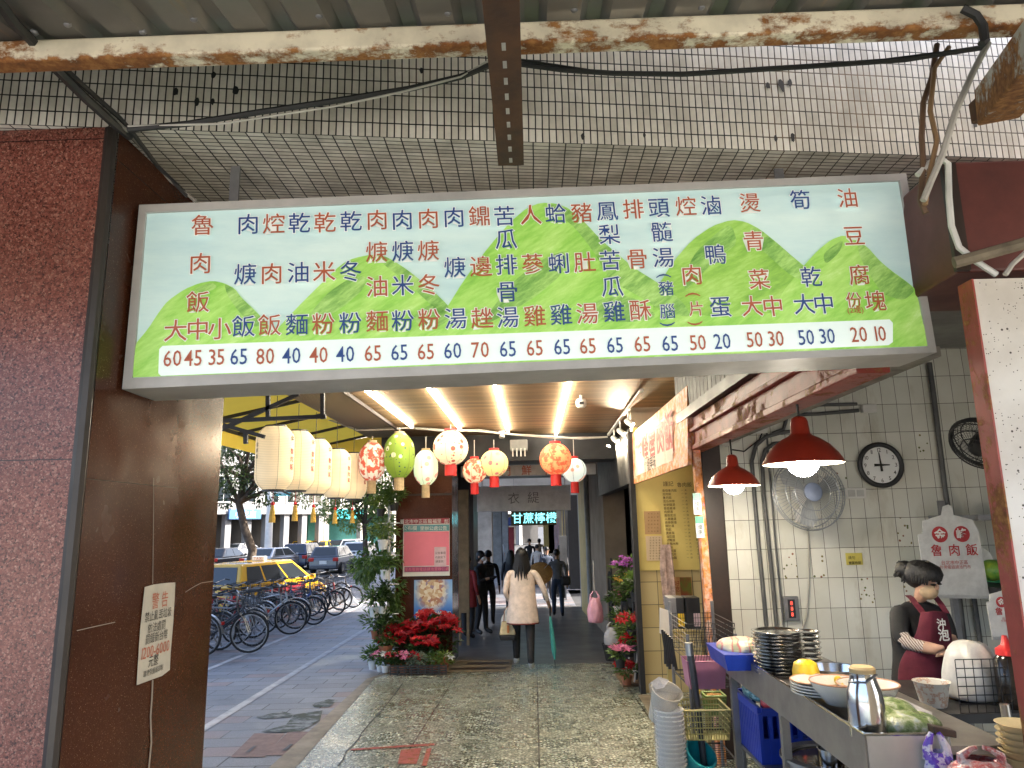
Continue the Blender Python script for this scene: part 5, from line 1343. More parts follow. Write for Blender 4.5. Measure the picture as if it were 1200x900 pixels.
# stand of hanging pots at the left of the pillar
hp = thing('plant_stand', 'white post with hooks carrying hanging pots at the left of the pillar', 'plant stand', (at(455, 780, 10.5).x, 10.5, gz(10.5)))
x0 = at(455, 700, 10.5).x
q = MB(); q.tube([(x0, 10.5, gz(10.5)), (x0, 10.5, 2.0)], .02, 8)
for z in (-.1, .35, .75, 1.15, 1.6): q.tube([(x0 - .22, 10.45, z), (x0 + .16, 10.45, z)], .008, 5)
q.build('post', M_WHITE, hp, smooth=True)
HG = 'hanging pots on the post'
for k, (u, v, r, pm, lm, sp_, tp, L, lab) in enumerate((
    (462, 593, .07, M_POTK, M_LMID, .16, .2, .1, 'black hanging pot highest on the post'), (446, 600, .06, M_POTK, M_LLIGHT, .16, .16, .09, 'black hanging pot left of the highest one'),
    (449, 637, .08, M_POTW, M_LLIGHT, .2, .24, .1, 'white hanging pot below the black ones'), (452, 672, .075, M_POTW, M_LMID, .15, .18, .1, 'tapered white hanging pot at mid height of the post'),
    (439, 716, .08, M_POTW, M_LMID, .2, .24, .13, 'white hanging pot with long grassy leaves'), (448, 714, .06, M_POTW, M_LDARK, .14, .3, .1, 'white hanging pot with dark trailing vine'),
    (440, 743, .065, M_TERRA, M_LMID, .2, .26, .09, 'terracotta pot of bushy herbs low on the post'), (450, 745, .07, M_TERRA, M_LDARK, .15, .22, .1, 'terracotta pot behind the bushy herbs'), (452, 762, .1, M_TERRA, M_LMID, .14, .12, .09, 'wide terracotta pot lowest on the post'), (437, 778, .07, M_POTW, M_LMID, .15, .18, .09, 'tall white pot standing on the floor under the post'))):
    c = at(u, v, 10.35 - .02 * (k % 3)); c.z -= r
    plant('hanging_plant', lab, 'potted plant', c, r, r * 1.7, pm, lm, sp_, tp, 150, L, .035, group=HG)
q = MB()
for u, v, r, k in ((440, 655, .25, 200), (455, 650, .2, 140), (430, 665, .2, 120), (460, 690, .16, 140), (458, 705, .16, 150), (459, 722, .15, 150), (461, 738, .13, 110), (447, 620, .22, 150), (458, 575, .2, 120), (445, 580, .22, 120)): clump(q, at(u, v, 10.6), r, k, .1, .045, 1.1, .6)
o_ = tag(q.build('climbing_vine', M_LMID), 'green climbing vine trailing between the hanging pots', 'plant')
# grey panel post beside the pillar
q = MB(); a, b_ = at(537, 580, 13.0), at(549, 580, 13.0); q.bb(a.x, b_.x, 13.0, 13.1, .05, at(540, 574, 13).z); q.bb(b_.x - .05, b_.x, 13.0, 13.06, gz(13), .05); q.bb(a.x, a.x + .04, 13.0, 13.06, gz(13), .05)
tag(q.build('notice_stand', mk('tan_board', (.26, .19, .11), .7, var=.35), bevel=.004), 'tall tan notice panel on legs right of the brown pillar', 'panel')
# ------------------------------------------------------------------ overhead signs in the arcade
def hang_sign(name, label, u0, v0, u1, v1, Y, mat, texts, tm, thick=.12):
    a, b = at(u0, v1, Y), at(u1, v0, Y); t = thing(name, label, 'sign', ((a.x + b.x) / 2, Y, a.z))
    q = MB(); q.bb(a.x, b.x, Y, Y + thick, a.z, b.z); q.build('board', mat, t, bevel=.008)
    for s, u, v, p_, of in texts: front_text(t, 'lettering', s, u, v, Y - .006, p_, tm, off=of)
    for x in (a.x + .1, b.x - .1):
        q = MB(); q.bb(x - .01, x + .01, Y + .05, Y + .07, b.z, max(b.z + .03, 2.95)); q.build('hanger', M_GREYM, t)
    return t
hang_sign('flower_shop_sign', 'white strip sign with red characters high across the arcade', 540, 543, 698, 559, 11.9, mk('strip_white', (.8, .8, .8), .5), [('門', 593, 552, 12, .01), ('鮮', 617, 551, 12, .01), ('花', 643, 551, 12, .01), ('專', 570, 552, 12, .01)], M_RINK)
hang_sign('grey_sign', 'grey hanging sign with two outlined characters under the white strip sign', 559, 568, 668, 600, 14.0, mk('sign_grey', (.78, .78, .8), .45), [('衣', 602, 584, 14, .0), ('緹', 625, 583, 14, .0)], M_GREYM)
t = hang_sign('light_sign', 'lit cyan character sign hanging beyond the grey sign', 599, 598, 652, 616, 22.5, mk('sign_olive', (.08, .07, .02), .6), [('甘蔗檸檬', 626, 607, 13, .004)], emit('cyan_light', (.25, .9, 1.0), 1.0, (.2, .6, .7)))
# pillar box fixture
c = at(608, 522, 10.7); t = thing('wall_box', 'small pale fixture on the dark cross beam behind the yellow lantern', 'fixture', c)
q = MB(); q.box(c, (.26, .14, .16)); q.build('casing', M_CONC, t, bevel=.01)
for k in range(4): q = MB(); q.box(c + V((-.09 + .06 * k, -.075, -.11)), (.02, .012, .12)); q.build('strip', M_CABW, t)
c = at(588, 505, 10.5); t = thing('wall_spot', 'small white spot fitting under the third tube', 'lamp fitting', c)
q = MB(); q.box(c, (.09, .1, .08)); q.tube([c - V((0, 0, .03)), c - V((0, .02, .1))], [.03, .045], 10); q.build('fitting', M_WHITE, t, bevel=.004)
# ================================================================== flower shop on the right, behind the menu stall
XS = XF + .25
def shelf_box(u0, v0, u1, v1): pass
t = thing('flower_rack', 'dark metal plant rack along the right shop front', 'rack', (XF + .2, 10.6, gz(10.6)))
q = MB()
for y in (9.2, 10.4, 11.6):
    for x in (XF - .12, XF + .35): q.tube([(x, y, gz(y)), (x, y, 1.0)], .015, 6)
for z in (.05, .45, .85):
    q.bb(XF - .12, XF + .35, 9.2, 11.6, z - .3, z - .285)
q.build('frame', M_BLACK, t)
q = MB(); q.tube([(XF - .14, 11.9, gz(12))] + [(XF - .14 + 0, 11.9 - .16 + .16 * math.cos(a), .62 + .16 * math.sin(a)) for a in [PI * i / 8 for i in range(9)]] + [(XF - .14, 11.58, gz(12))], .018, 6); q.build('hoop', M_BLACK, t, smooth=True)
FGp = 'plants on the flower rack'
for k, (u, v, Y, pm, lm, fm_, nf, sp_, tp, lab) in enumerate((
    (716, 690, 9.6, M_POTK, M_LMID, M_PPURP, 34, .2, .3, 'purple orchid blooming on the dark rack'),
    (702, 700, 10.2, M_POTK, M_LMID, M_PYEL, 12, .18, .2, 'yellow flowered pot beside the purple orchid'),
    (694, 720, 11.0, M_POTW, M_LMID, M_PWHT, 6, .2, .22, 'white potted leafy plant at the far end of the rack'),
    (690, 745, 10.6, M_POTK, M_LMID, None, 0, .2, .25, 'trailing green plant low at the far end of the rack'),
    (697, 764, 10.0, M_POTK, M_LLIGHT, None, 0, .15, .3, 'pale green trailing plant near the black bucket'),
    (722, 712, 9.3, M_POTK, M_LDARK, None, 0, .2, .2, 'dark leafed plant in the middle of the rack'),
    (735, 705, 9.0, M_POTK, M_LMID, M_PWHT, 3, .14, .25, 'striped leafed plant near the orange pole'),
    (708, 715, 9.9, M_POTK, M_LMID, M_PPINK, 6, .15, .15, 'pale pink flowered pot under the yellow flowers'))):
    c = at(u, v, Y); c.x = max(c.x, XF - .1)
    plant('rack_plant', lab, 'potted plant', c, .08, .11, pm, lm, sp_, tp, 120, .1, .04, fm_, nf, .055, FGp)
# red flowers on the small stand, near the orange pole
for k, (u, v, Y, s, tp, nf, fmm, lab) in enumerate(((741, 742, 8.8, .17, .16, 24, M_PRED, 'bright red flowers beside the orange pole at waist height'), (737, 763, 8.8, .1, .14, 12, M_PRED, 'red flowers behind the white step ladder'), (727, 776, 8.7, .14, .14, 14, M_PPINK, 'pink and white flowers left of the white step ladder'), (735, 800, 8.5, .13, .14, 14, M_PRED, 'red flowers in a terracotta pot on the low wooden board'))):
    c = at(u, v, Y); c.z -= .06
    if k == 3: c = gnd(735, 806); c.z += .035
    plant('red_flower', lab, 'flowers', c, .065, .1, M_TERRA if k == 3 else M_POTK, M_LMID, s, tp, 60, .08, .04, fmm, nf, .07, 'flower pots by the step ladder')
t = thing('step_ladder', 'small white A-frame plant ladder beside the orange pole', 'ladder', gnd(745, 803))
g0 = gnd(743, 803); q = MB()
for a, b in (((743, 803), (750, 741)), ((737, 772), (740, 750)), ((740, 787), (752, 787)), ((739, 751), (750, 749)), ((751, 800), (752, 745))): q.beam(at(*a, g0.y), at(*b, g0.y), .02, .015)
q.build('frame', M_WHITE, t)
q = MB(); p = [gnd(720, 790), gnd(730, 807), gnd(760, 805), gnd(748, 788)]
q.slab([x + V((0, 0, .035)) for x in p], [x + V((0, 0, .012)) for x in p]); tag(q.build('wooden_board', mk('board_brown', (.2, .12, .06), .7, var=.4)), 'low brown wooden board on the floor under the flower pots', 'board')
# bags and bucket
def bag(name, label, c, w_, h_, mat, cat='bag', knot=True, dy=.09, ears=True):
    c = V(c); t = thing(name, label, cat, c)
    q = MB(); n_ = 26; pr = [(.6, 0), (.88, .03), (.98, .12), (1, .25), (.98, .38), (.93, .5), (.85, .62), (.74, .73), (.58, .82), (.4, .9)]
    vs = []; fs = []; ph = rnd(0, 9)
    for i, (k, z) in enumerate(pr):
        for j in range(n_):
            a = 2 * PI * j / n_; p0 = V((math.cos(a) * w_ / 2 * k, math.sin(a) * dy * k, z * h_))
            wob = 1 + .16 * noise.noise(V((p0.x * 16 + ph, p0.y * 16, p0.z * 9))) + (.1 * z * math.sin(a * 7 + ph + z * 3)) + .05 * noise.noise(p0 * 55 + V((ph, 0, 0)))
            vs.append(c + V((p0.x * wob, p0.y * wob, p0.z + (.04 * h_ * noise.noise(p0 * 20) if i > 6 else 0))))
    for i in range(len(pr) - 1):
        for j in range(n_): fs.append((i * n_ + j, i * n_ + (j + 1) % n_, (i + 1) * n_ + (j + 1) % n_, (i + 1) * n_ + j))
    if not ears: fs.append(tuple(range((len(pr) - 1) * n_, len(pr) * n_)))
    fs.append(tuple(range(n_ - 1, -1, -1))); q.add(vs, fs); q.build('body', mat, t, smooth=True, sub=1)
    for s in (-1, 1) if ears else ():
        q = MB(); q.tube([c + V((s * w_ * .24, 0, h_ * .8)), c + V((s * w_ * .26, 0, h_ * .96)), c + V((s * w_ * .12, 0, h_ * 1.12)), c + V((s * .012, 0, h_ * 1.15))], [.022, .016, .01, .008], 6); q.build('handle', mat, t, smooth=True)
    return t
M_BPINK = mk('bag_pink', (.62, .3, .38), .35, var=.2, scale=14, bump=.5); M_BCLR = mk('bag_clear', (.62, .6, .62), .25, var=.25, scale=12, bump=.6, alpha=.82)
c = at(698, 730, 9.3); bag('plastic_bag', 'pink plastic bag hanging from the flower rack', c, .2, .33, M_BPINK)
q = MB(); q.tube([c + V((0, 0, .38)), c + V((0, 0, .75))], .005, 5); tag(q.build('bag_hook', M_CABW), 'pale cord holding the pink plastic bag', 'cord')
c = gnd(719, 775); t = thing('bucket', 'black plastic bucket standing on the floor by the flower rack', 'bucket', c)
q = MB(); q.lathe([(.11, 0), (.15, .22), (.16, .22), (.16, .245), (.145, .245), (.105, .02), (0, .02)], c, 24); q.build('body', M_POTK, t, smooth=True)
bag('plastic_bag', 'clear plastic bag of goods standing in the black bucket', c + V((0, 0, .2)), .26, .3, M_BCLR, dy=.12)
# ================================================================== menu stall: orange poles, banner, yellow board
def floral():
    n = NT('orange_floral'); co = n.coord('Object'); v = n.vor(co, 17); sp_ = n.n('SeparateColor'); n.l(v.outputs['Color'], sp_.inputs[0])
    w_ = n.n('TexWave', ins={'Scale': 9.0, 'Distortion': 9.0, 'Detail': 3.0, 'Detail Scale': 2.0, 'Vector': co})
    f = n.noise(co, 16, 5)
    c = n.ramp(f, [(.36, (.56, .15, .02)), (.46, (.64, .24, .05)), (.52, (.66, .3, .18)), (.62, (.72, .48, .36))])
    ringk = n.ramp(v.outputs['Distance'], [(.16, (1, 1, 1)), (.2, (0, 0, 0)), (.27, (0, 0, 0)), (.3, (1, 1, 1)), (.34, (0, 0, 0))])
    c = n.mix(n.math('MULTIPLY', ringk, n.math('GREATER_THAN', sp_.outputs[0], .45)), c, (.66, .22, .24))
    c = n.mix(n.math('LESS_THAN', n.noise(co, 42, 2), .34), c, (.3, .12, .05))
    n.set(col=c, rough=.55); return n.m
M_FLO = floral()
pt0, pb0 = at(739, 512, 8.65), gnd(766, 812)
pt1, pb1 = at(809, 452, 5.75), at(832, 730, 5.75); pb1 = pt1 + (pb1 - pt1) * ((gz(5.75) - pt1.z) / (pb1.z - pt1.z))
for nm, (a, b) in (('orange flowered pole at the far side of the yellow menu board', (pt0, pb0)), ('orange flowered pole at the near side of the yellow menu board', (pt1, pb1))):
    t = thing('wrapped_pole', nm, 'pole', b, 'orange flowered poles of the stall'); q = MB(); q.beam(b, a, .085 if a is pt0 else .06, .085, up=(0, 1, 0)); q.build('pole', M_FLO, t, bevel=.012)
c = at(812, 497, 5.9); t = thing('small_bulb', 'small lit bulb clipped to the near flowered pole under the banner', 'bulb', c)
q = MB(); q.ell(c, (.022, .022, .026), 12, 8); q.build('bulb', emit('pole_bulb', (1, .85, .6), 1000), t, smooth=True)
q = MB(); q.tube([c + V((0, 0, .02)), c + V((0, 0, .06))], .014, 8); q.build('socket', M_WHITE, t)
t = thing('banner', 'orange flowered cloth banner with red characters above the menu board', 'banner', (1.2, 7.2, 2))
b00, b01, b11, b10 = at(737, 512, 8.7), at(805, 452, 5.72), at(806, 542, 5.72), at(739, 570, 8.7)
b10.z = lerp(b10.z, b11.z, .5); b11.z = b10.z
q = MB(); q.slab([b10, b11, b01, b00], [p + V((.03, 0, 0)) for p in (b10, b11, b01, b00)]); q.build('cloth', M_FLO, t)
def bp(s, z_, off): return b10.lerp(b11, s).lerp(b00.lerp(b01, s), z_) + V((-off, 0, 0))
q = MB(); q.poly([bp(.14, .13, .003), bp(.82, .13, .003), bp(.82, .82, .003), bp(.14, .82, .003)]); q.build('pale_panel', mk('banner_cream', (.72, .55, .45), .6, var=.2, scale=4), t)
bdir = (b11 - b10).normalized()
q = MB(); q.text('金峰魯肉飯', basis(bp(.5, .55, .006), bdir, z=(-1, 0, 0)), .42, .012, sx=.98); q.build('lettering', mk('banner_red', (.5, .06, .05), .6), t)
q = MB(); q.text('傳統美味', basis(bp(.45, .24, .006), bdir, z=(-1, 0, 0)), .16, .004); q.build('small_lettering', M_INK, t)
YM = 8.5
t = thing('menu_board', 'tall yellow menu board with printed dish list between the flowered poles', 'menu board', (1.6, YM, 0))
M_YBOARD = mk('board_yellow', (.8, .62, .2), .5, var=.12, scale=2)
x0, x1, z1, z0 = at(748, 640, YM).x, at(850, 640, YM).x, at(790, 500, YM).z, at(790, 668, YM).z
q = MB(); q.bb(x0, x1, YM, YM + .04, z0, z1); q.build('board', M_YBOARD, t)
M_BRINK = mk('brown_ink', (.13, .07, .02), .6)
front_text(t, 'title', '謹記', 783, 567, YM - .004, 6, M_BRINK); front_text(t, 'title', '魯肉飯', 802, 568, YM - .004, 5.6, M_BRINK)
rows_ = ['香菇魯肉飯', '焢肉飯', '魯肉飯', '苦瓜排骨', '蛤蜊雞湯', '香菇雞湯', '肉焿湯', '鳳梨苦瓜', '人蔘雞湯', '排骨酥湯', '豬肚湯', '筍乾', '燙青菜', '油豆腐', '滷鴨蛋', '乾麵米粉', '冬粉', '米粉湯', '焢肉片', '乾油麵']
for k, r_ in enumerate(rows_):
    v = 575 + k * 4.15; u = 776 + k * .35
    q = MB(); p = at(u, v, YM - .004); k_ = (p - CAM).length / F_PX; m4 = basis(p, (1, 0, 0), y=(0, 0, 1))
    q.text(r_, m4, 3.3 * k_, .006, align=0); q.text(['一大', '一份', '一小'][k % 3], m4 @ Matrix.Translation((20.5 * k_, 0, 0)), 2.6 * k_, .0, align=0, gap=1.5); q.text(['六五', '五十', '四十', '三十'][k % 4], m4 @ Matrix.Translation((33 * k_, 0, 0)), 3 * k_, .004, align=0)
    q.build('dish_row', M_BRINK, t)
M_TANP = mk('tan_paper', (.5, .3, .14), .6, var=.15); M_CRMP = mk('cream_paper', (.66, .5, .33), .6, var=.15)
for nm, lab, (u0, v0, u1, v1), mt, n_ in (('paper_list', 'tan paper list pinned on the left of the yellow menu board', (756, 599, 775, 626), M_TANP, 6), ('paper_list', 'cream paper list pinned below the tan one', (758, 628, 777, 657), M_CRMP, 9)):
    o = thing(nm, lab, 'paper', at(u0, v1, YM - .01), 'paper lists on the menu board')
    wallrect(u0, v0, u1, v1, YM - .004, .004, mt, 'sheet', o)
    q = MB()
    for k in range(n_):
        p = at((u0 + u1) / 2, lerp(v0, v1, (k + .7) / (n_ + .5)), YM - .014); q.text(['大份小份', '內用外帶', '每日現做', '加飯加湯'][k % 4], basis(p, (1, 0, 0), y=(0, 0, 1)), 1.9 * YM / F_PX, .002, gap=1.8)
    q.build('lettering', M_BRINK, o)
# green and white tags on the pole
for k, v in enumerate((578, 605)):
    a = at(812 + k * 3, v, 5.55); o = thing('price_tag', ['upper green and white tag on the near flowered pole', 'lower green and white tag on the near flowered pole'][k], 'tag', a, 'green tags on the pole')
    s = 5.6 / F_PX; q = MB(); q.box(a + V((4 * s, 0, -12 * s)), (9 * s, .012, 24 * s)); q.build('card', mk('tag_white', (.5, .55, .58), .4), o)
    q = MB(); q.box(a + V((4 * s, -.007, -4 * s)), (9 * s, .004, 8 * s)); q.build('green_band', mk('tag_green', (.05, .28, .17), .4), o)
    q = MB(); q.text('優惠', basis(a + V((4 * s, -.008, -15 * s)), (1, 0, 0), y=(0, 0, 1)), 6 * s, .0, vert=True); q.build('lettering', M_INK, o)
# yellow tiled half wall under the board
def ytile():
    n = NT('yellow_tile'); br = n.n('TexBrick', offset=0.0, ins={'Vector': n.coord('UV'), 'Scale': 1.0, 'Mortar Size': .004, 'Brick Width': .2, 'Row Height': .25, 'Color1': (.55, .42, .2, 1), 'Color2': (.6, .48, .25, 1), 'Mortar': (.12, .1, .06, 1)})
    n.set(col=br.outputs['Color'], rough=.3); return n.m
t = thing('tiled_half_wall', 'yellow tiled wall under the menu board', 'wall', (1.6, YM, gz(YM)))
q = MB(); q.quad((x0, YM + .03, gz(YM) - .05), (x1 + .3, YM + .03, gz(YM) - .05), (x1 + .3, YM + .03, z0 - .001), (x0, YM + .03, z0 - .001), uv='m'); q.build('tiles', ytile(), t)
q = MB(); q.bb(x0, x1 + .3, YM + .05, YM + .2, gz(YM), 2.9); q.build('partition', M_BEIGEW, t)
t = thing('dark_post', 'dark timber edge beside the far flowered pole', 'post', (x0, YM, gz(YM)))
q = MB(); q.bb(x0 - .06, x0 - .004, YM - .05, YM + .1, gz(YM), 2.6); q.build('post', M_DARK, t)
t = thing('food_photo', 'food photo card with red lettering on the yellow tiles', 'photo card', at(803, 690, YM - .02))
wallrect(789, 676, 812, 702, YM + .02, 0, mk('card_orange', (.62, .35, .15), .4), 'card', t)
wallrect(798, 676.5, 811, 701.5, YM + .02, .006, mk('card_pic', (.1, .16, .02), .4, c2=(.25, .03, .02), scale=9), 'picture', t)
front_text(t, 'lettering', '好吃', 793.5, 687, YM + .008, 6, M_LRED, vert=True)
c = at(779, 655, YM - .05); q = MB()
for k in range(9): q.tube([c + V((-.03 + .012 * k, 0, .16)), c + V((-.05 + .016 * k, rnd(-.03, .0), -.1)), c + V((-.04 + .016 * k, rnd(-.03, .0), -.5))], [.01, .014, .008], 5)
tag(q.build('hanging_cloth', mk('ribbon_pale', (.6, .42, .36), .7, var=.5, scale=20)), 'pale bundle of ribbons hanging at the left of the menu board', 'ribbons')
# paper notice on the near pillar
t = thing('paper_notice', 'torn cream warning notice pasted on the brown side of the near pillar', 'notice', atx(180, 800, PX))
def ps_(u, v, off=.004): return atx(u, v, PX + off)
q = MB(); q.poly([ps_(*p) for p in ((160, 803), (164, 740), (169.5, 688), (180, 685), (195, 683), (205.5, 682.5), (205, 695), (203, 730), (200, 765), (199, 785), (190, 792))]); q.build('sheet', mk('old_paper', (.55, .5, .4), .75, var=.2, scale=9), t)
pd_ = V((0, 1, 0))
NS = [('警 告', 188, 703, .052, 'r'), ('禁止亂丟垃圾', 186, 720, .032, 'k'), ('依法處罰', 184, 734, .032, 'k'), ('罰鍰新台幣', 184, 746, .032, 'k'), ('1200-6000', 183, 761, .048, 'r'), ('元整', 180, 774, .036, 'k'), ('環境保護局印製', 180, 786, .02, 'k')]
for s, u, v, sz, c_ in NS:
    q = MB(); q.text(s, basis(ps_(u, v, .006), pd_, z=(1, 0, 0)), sz, .001, sx=.85); q.build('lettering', M_RINK if c_ == 'r' else M_INK, t)
# ================================================================== counter and goods of the food stall
M_SST = mk('brushed_steel', (.36, .34, .32), .42, .85, var=.25, scale=4)
M_SHINY = mk('shiny_steel', (.68, .67, .65), .16, 1.0, var=.12, scale=6)
M_CWHITE = mk('china_white', (.72, .7, .66), .25, var=.08); M_CRIM = mk('china_rim', (.5, .26, .16), .4)
M_PBLUE = mk('plastic_blue', (.015, .05, .42), .35, var=.15); M_PPNK = mk('plastic_pink', (.5, .2, .3), .4, var=.15); M_PYEL2 = mk('plastic_yellow', (.75, .5, .02), .35); M_PTEA = mk('plastic_teal', (.02, .36, .4), .35); M_PYB = mk('basket_yellow', (.6, .52, .2), .5, var=.2); M_PGRN = mk('plastic_green', (.3, .42, .1), .45); M_PRD = mk('plastic_red', (.6, .03, .03), .4)
ZC = .75
CX = 1.222; CY0, CY1 = 2.93, 4.95; CX1 = 1.78
t = thing('steel_counter', 'stainless steel serving counter with a raised guard on steel legs', 'counter', (1.4, 3.9, gz(4)))
q = MB(); q.bb(CX, CX + .006, CY0, CY1, ZC - .168, ZC); q.build('side_guard', M_SST, t)
q = MB(); q.bb(CX + .008, 1.5, CY0, CY0 + .006, ZC - .42, ZC); q.build('front_panel', mk('pale_steel', (.6, .57, .53), .45, .5, var=.12), t)
q = MB(); q.tube([(CX + .003, CY0 + .003, ZC), (CX + .003, CY1, ZC)], .006, 6); q.tube([(CX, CY0 + .003, ZC), (1.5, CY0 + .003, ZC)], .006, 6); q.build('rolled_edge', M_SHINY, t)
q = MB(); q.bb(CX + .01, CX1, CY0 + .01, CY1, ZC - .075, ZC - .045); q.build('worktop', M_SST, t)
for y, nm in ((4.9, 0), (3.95, 1), (2.97, 2)):
    q = MB(); q.bb(CX + .01, CX + .05, y - .02, y + .02, gz(y), ZC - .076); q.build('leg', M_SST, t)
    q = MB(); q.bb(CX1 - .05, CX1 - .01, y - .02, y + .02, gz(y), ZC - .076); q.build('leg', M_SST, t)
q = MB(); q.bb(CX + .04, CX1, CY0 + .1, CY1, .16, .18); q.build('lower_shelf', M_SST, t)
ZT = ZC - .045
def onc(u, v): return atz(u, v, ZT)
# stack of steel bowls
def bowl_mb(r, h, n=24, th=.004):
    q = MB(); q.lathe([(r * .5, 0), (r * .62, .003), (r * .9, h * .55), (r, h * .9), (r * 1.02, h), (r * .985, h), (r * .88, h * .6), (r * .6, .01), (0, .008)], (0, 0, 0), n); return q
c0 = at(917, 816, 4.25); c0.z = ZT; k_ = (c0 - CAM).length / F_PX
first = None
nb_ = 13; tot = at(917, 738, 4.25).z - ZT
r_ = 25 * k_
for k in range(nb_):
    cc = c0 + V((rnd(-.003, .003), rnd(-.003, .003), tot * k / nb_))
    lab = 'steel bowl in the tall stack on the counter' if k < nb_ - 1 else 'topmost steel bowl of the tall stack on the counter'
    if first is None:
        q = MB(); r, h = r_, tot / nb_
        q.lathe([(r * .7, 0), (r * .9, h * .2), (r * .97, h * .55), (r * 1.0, h * .85), (r * 1.03, h * .95), (r * 1.0, h * 1.02), (r * .9, h), (r * .84, h * .5), (0, h * .4)], (0, 0, 0), 32)
        first = q.build('steel_bowl', M_SHINY, smooth=True); first.location = cc
        tag(first, lab, 'bowl', 'steel bowls in the tall stack')
    else: dup(first, None, cc, label=lab)
c0 = at(949, 802, 4.5); c0.z = ZT; k_ = (c0 - CAM).length / F_PX
for k in range(7): dup(first, None, c0 + V((0, 0, k * 5.2 * k_)), label='steel bowl in the short stack behind the tall stack', scale=(.62, .62, .8))['group'] = 'steel bowls in the short stack'
c0 = at(888, 796, 4.5); c0.z = ZT; k_ = (c0 - CAM).length / F_PX
for k in range(4): dup(first, None, c0 + V((0, .05, k * 6 * k_)), label='small steel cup in the stack beside the blue tray', scale=(.42, .42, 1))['group'] = 'small steel cups'
# blue tray with wrapped food
c = onc(872, 782) + V((0, .1, 0)); t = thing('blue_tray', 'deep blue tray at the far end of the counter', 'tray', c)
q = MB(); q.slab([c + V(p) for p in ((-.12, -.2, 0), (.16, -.2, 0), (.16, .2, 0), (-.12, .2, 0))][::-1], [c + V(p) for p in ((-.14, -.22, .09), (.18, -.22, .09), (.18, .22, .09), (-.14, .22, .09))][::-1]); q.build('tray', M_PBLUE, t)
def stripe_bag():
    n = NT('striped_wrap'); w_ = n.n('TexWave', ins={'Scale': 3.0, 'Distortion': 6.0, 'Vector': n.coord('Object')}); n.set(col=n.ramp(w_.outputs['Fac'], [(0, (.6, .56, .44)), (.5, (.7, .62, .46)), (.7, (.62, .25, .24)), (.8, (.6, .14, .14)), (.95, (.5, .5, .3))]), rough=.35); n.bump(n.noise(n.coord('Object'), 14, 4), .6, .02); return n.m
bag('food_packet', 'red and cream striped food packets lying in the blue tray', c + V((.02, 0, .075)), .3, .085, stripe_bag(), 'packet', dy=.16, ears=False)
# yellow scoop
c = at(947, 815, 3.8); c.z = ZT + .02; k_ = (c - CAM).length / F_PX; t = thing('yellow_scoop', 'yellow plastic scoop standing beside the bowl stack', 'scoop', c)
q = MB(); q.lathe([(13 * k_, 0), (13 * k_, 12 * k_), (11 * k_, 19 * k_), (6 * k_, 22 * k_), (0, 22.5 * k_)], c + V((0, 0, .03)), 20); q.build('cup', M_PYEL2, t, smooth=True)
q = MB(); q.tube([c + V((10 * k_, 0, .05)), c + V((18 * k_, -.01, .04)), c + V((25 * k_, -.02, .055))], [.016, .014, .016], 8); q.build('handle', M_PYEL2, t, smooth=True)
# plates
c = at(958, 832, 3.62); c.z = ZT; k_ = (c - CAM).length / F_PX
for k in range(5):
    q = MB(); r = 27 * k_; q.lathe([(r * .55, 0), (r * .6, .004), (r, .016), (r * 1.01, .02), (r * .6, .009), (0, .008)], (0, 0, 0), 30)
    o = q.build('plate', M_CWHITE, smooth=True); o.location = c + V((.02, 0, .03 + .013 * k)); tag(o, 'white plate in the stack of plates beside the yellow scoop' if k < 4 else 'topmost white plate with a brown rim beside the yellow scoop', 'plate', 'plates in the stack')
    q = MB(); q.tube([(r * math.cos(a), r * math.sin(a), .019) for a in [2 * PI * i / 30 for i in range(30)]], .0035, 5, closed=True); q.build('rim_band', M_CRIM if k == 4 else M_CWHITE, o)
c = at(988, 845, 3.45); c.z = ZT + .02; k_ = (c - CAM).length / F_PX
for k, (du, lab) in enumerate(((0, 'white china bowl in front of the plates'), (22, 'white china bowl next to the steel flask'))):
    q = MB(); r = 28 * k_; h = 22 * k_; q.lathe([(r * .45, 0), (r * .5, .005), (r * .85, h * .6), (r, h), (r * .97, h), (r * .8, h * .6), (0, h * .35)], (0, 0, 0), 28)
    o = q.build('china_bowl', M_CWHITE, smooth=True); o.location = c + V((du * k_, -du * k_ * .6, .01)); tag(o, lab, 'bowl', 'white china bowls')
    q = MB(); q.tube([(r * math.cos(a), r * math.sin(a), h) for a in [2 * PI * i / 30 for i in range(30)]], .004, 5, closed=True); q.build('rim_band', M_CRIM, o)
c = at(978, 812, 3.95); c.z = ZT; k_ = (c - CAM).length / F_PX
q = MB(); r = 25 * k_; q.lathe([(r * .8, 0), (r, 18 * k_), (r * 1.06, 18.5 * k_), (r * .97, 18 * k_), (r * .78, .01), (0, .01)], (0, 0, 0), 28); o = q.build('steel_basin', M_SHINY, smooth=True); o.location = c; tag(o, 'shallow steel basin behind the plates', 'basin')
a, b = at(982, 797, 3.55), at(995, 812, 3.35); t = thing('yellow_spoon', 'yellow plastic spoon resting in the china bowls', 'spoon', b); q = MB(); q.tube([a, a.lerp(b, .5), b], [.011, .008, .006], 8); q.ell(a, (.018, .02, .02), 10, 7); q.build('spoon', M_PYEL2, t, smooth=True)
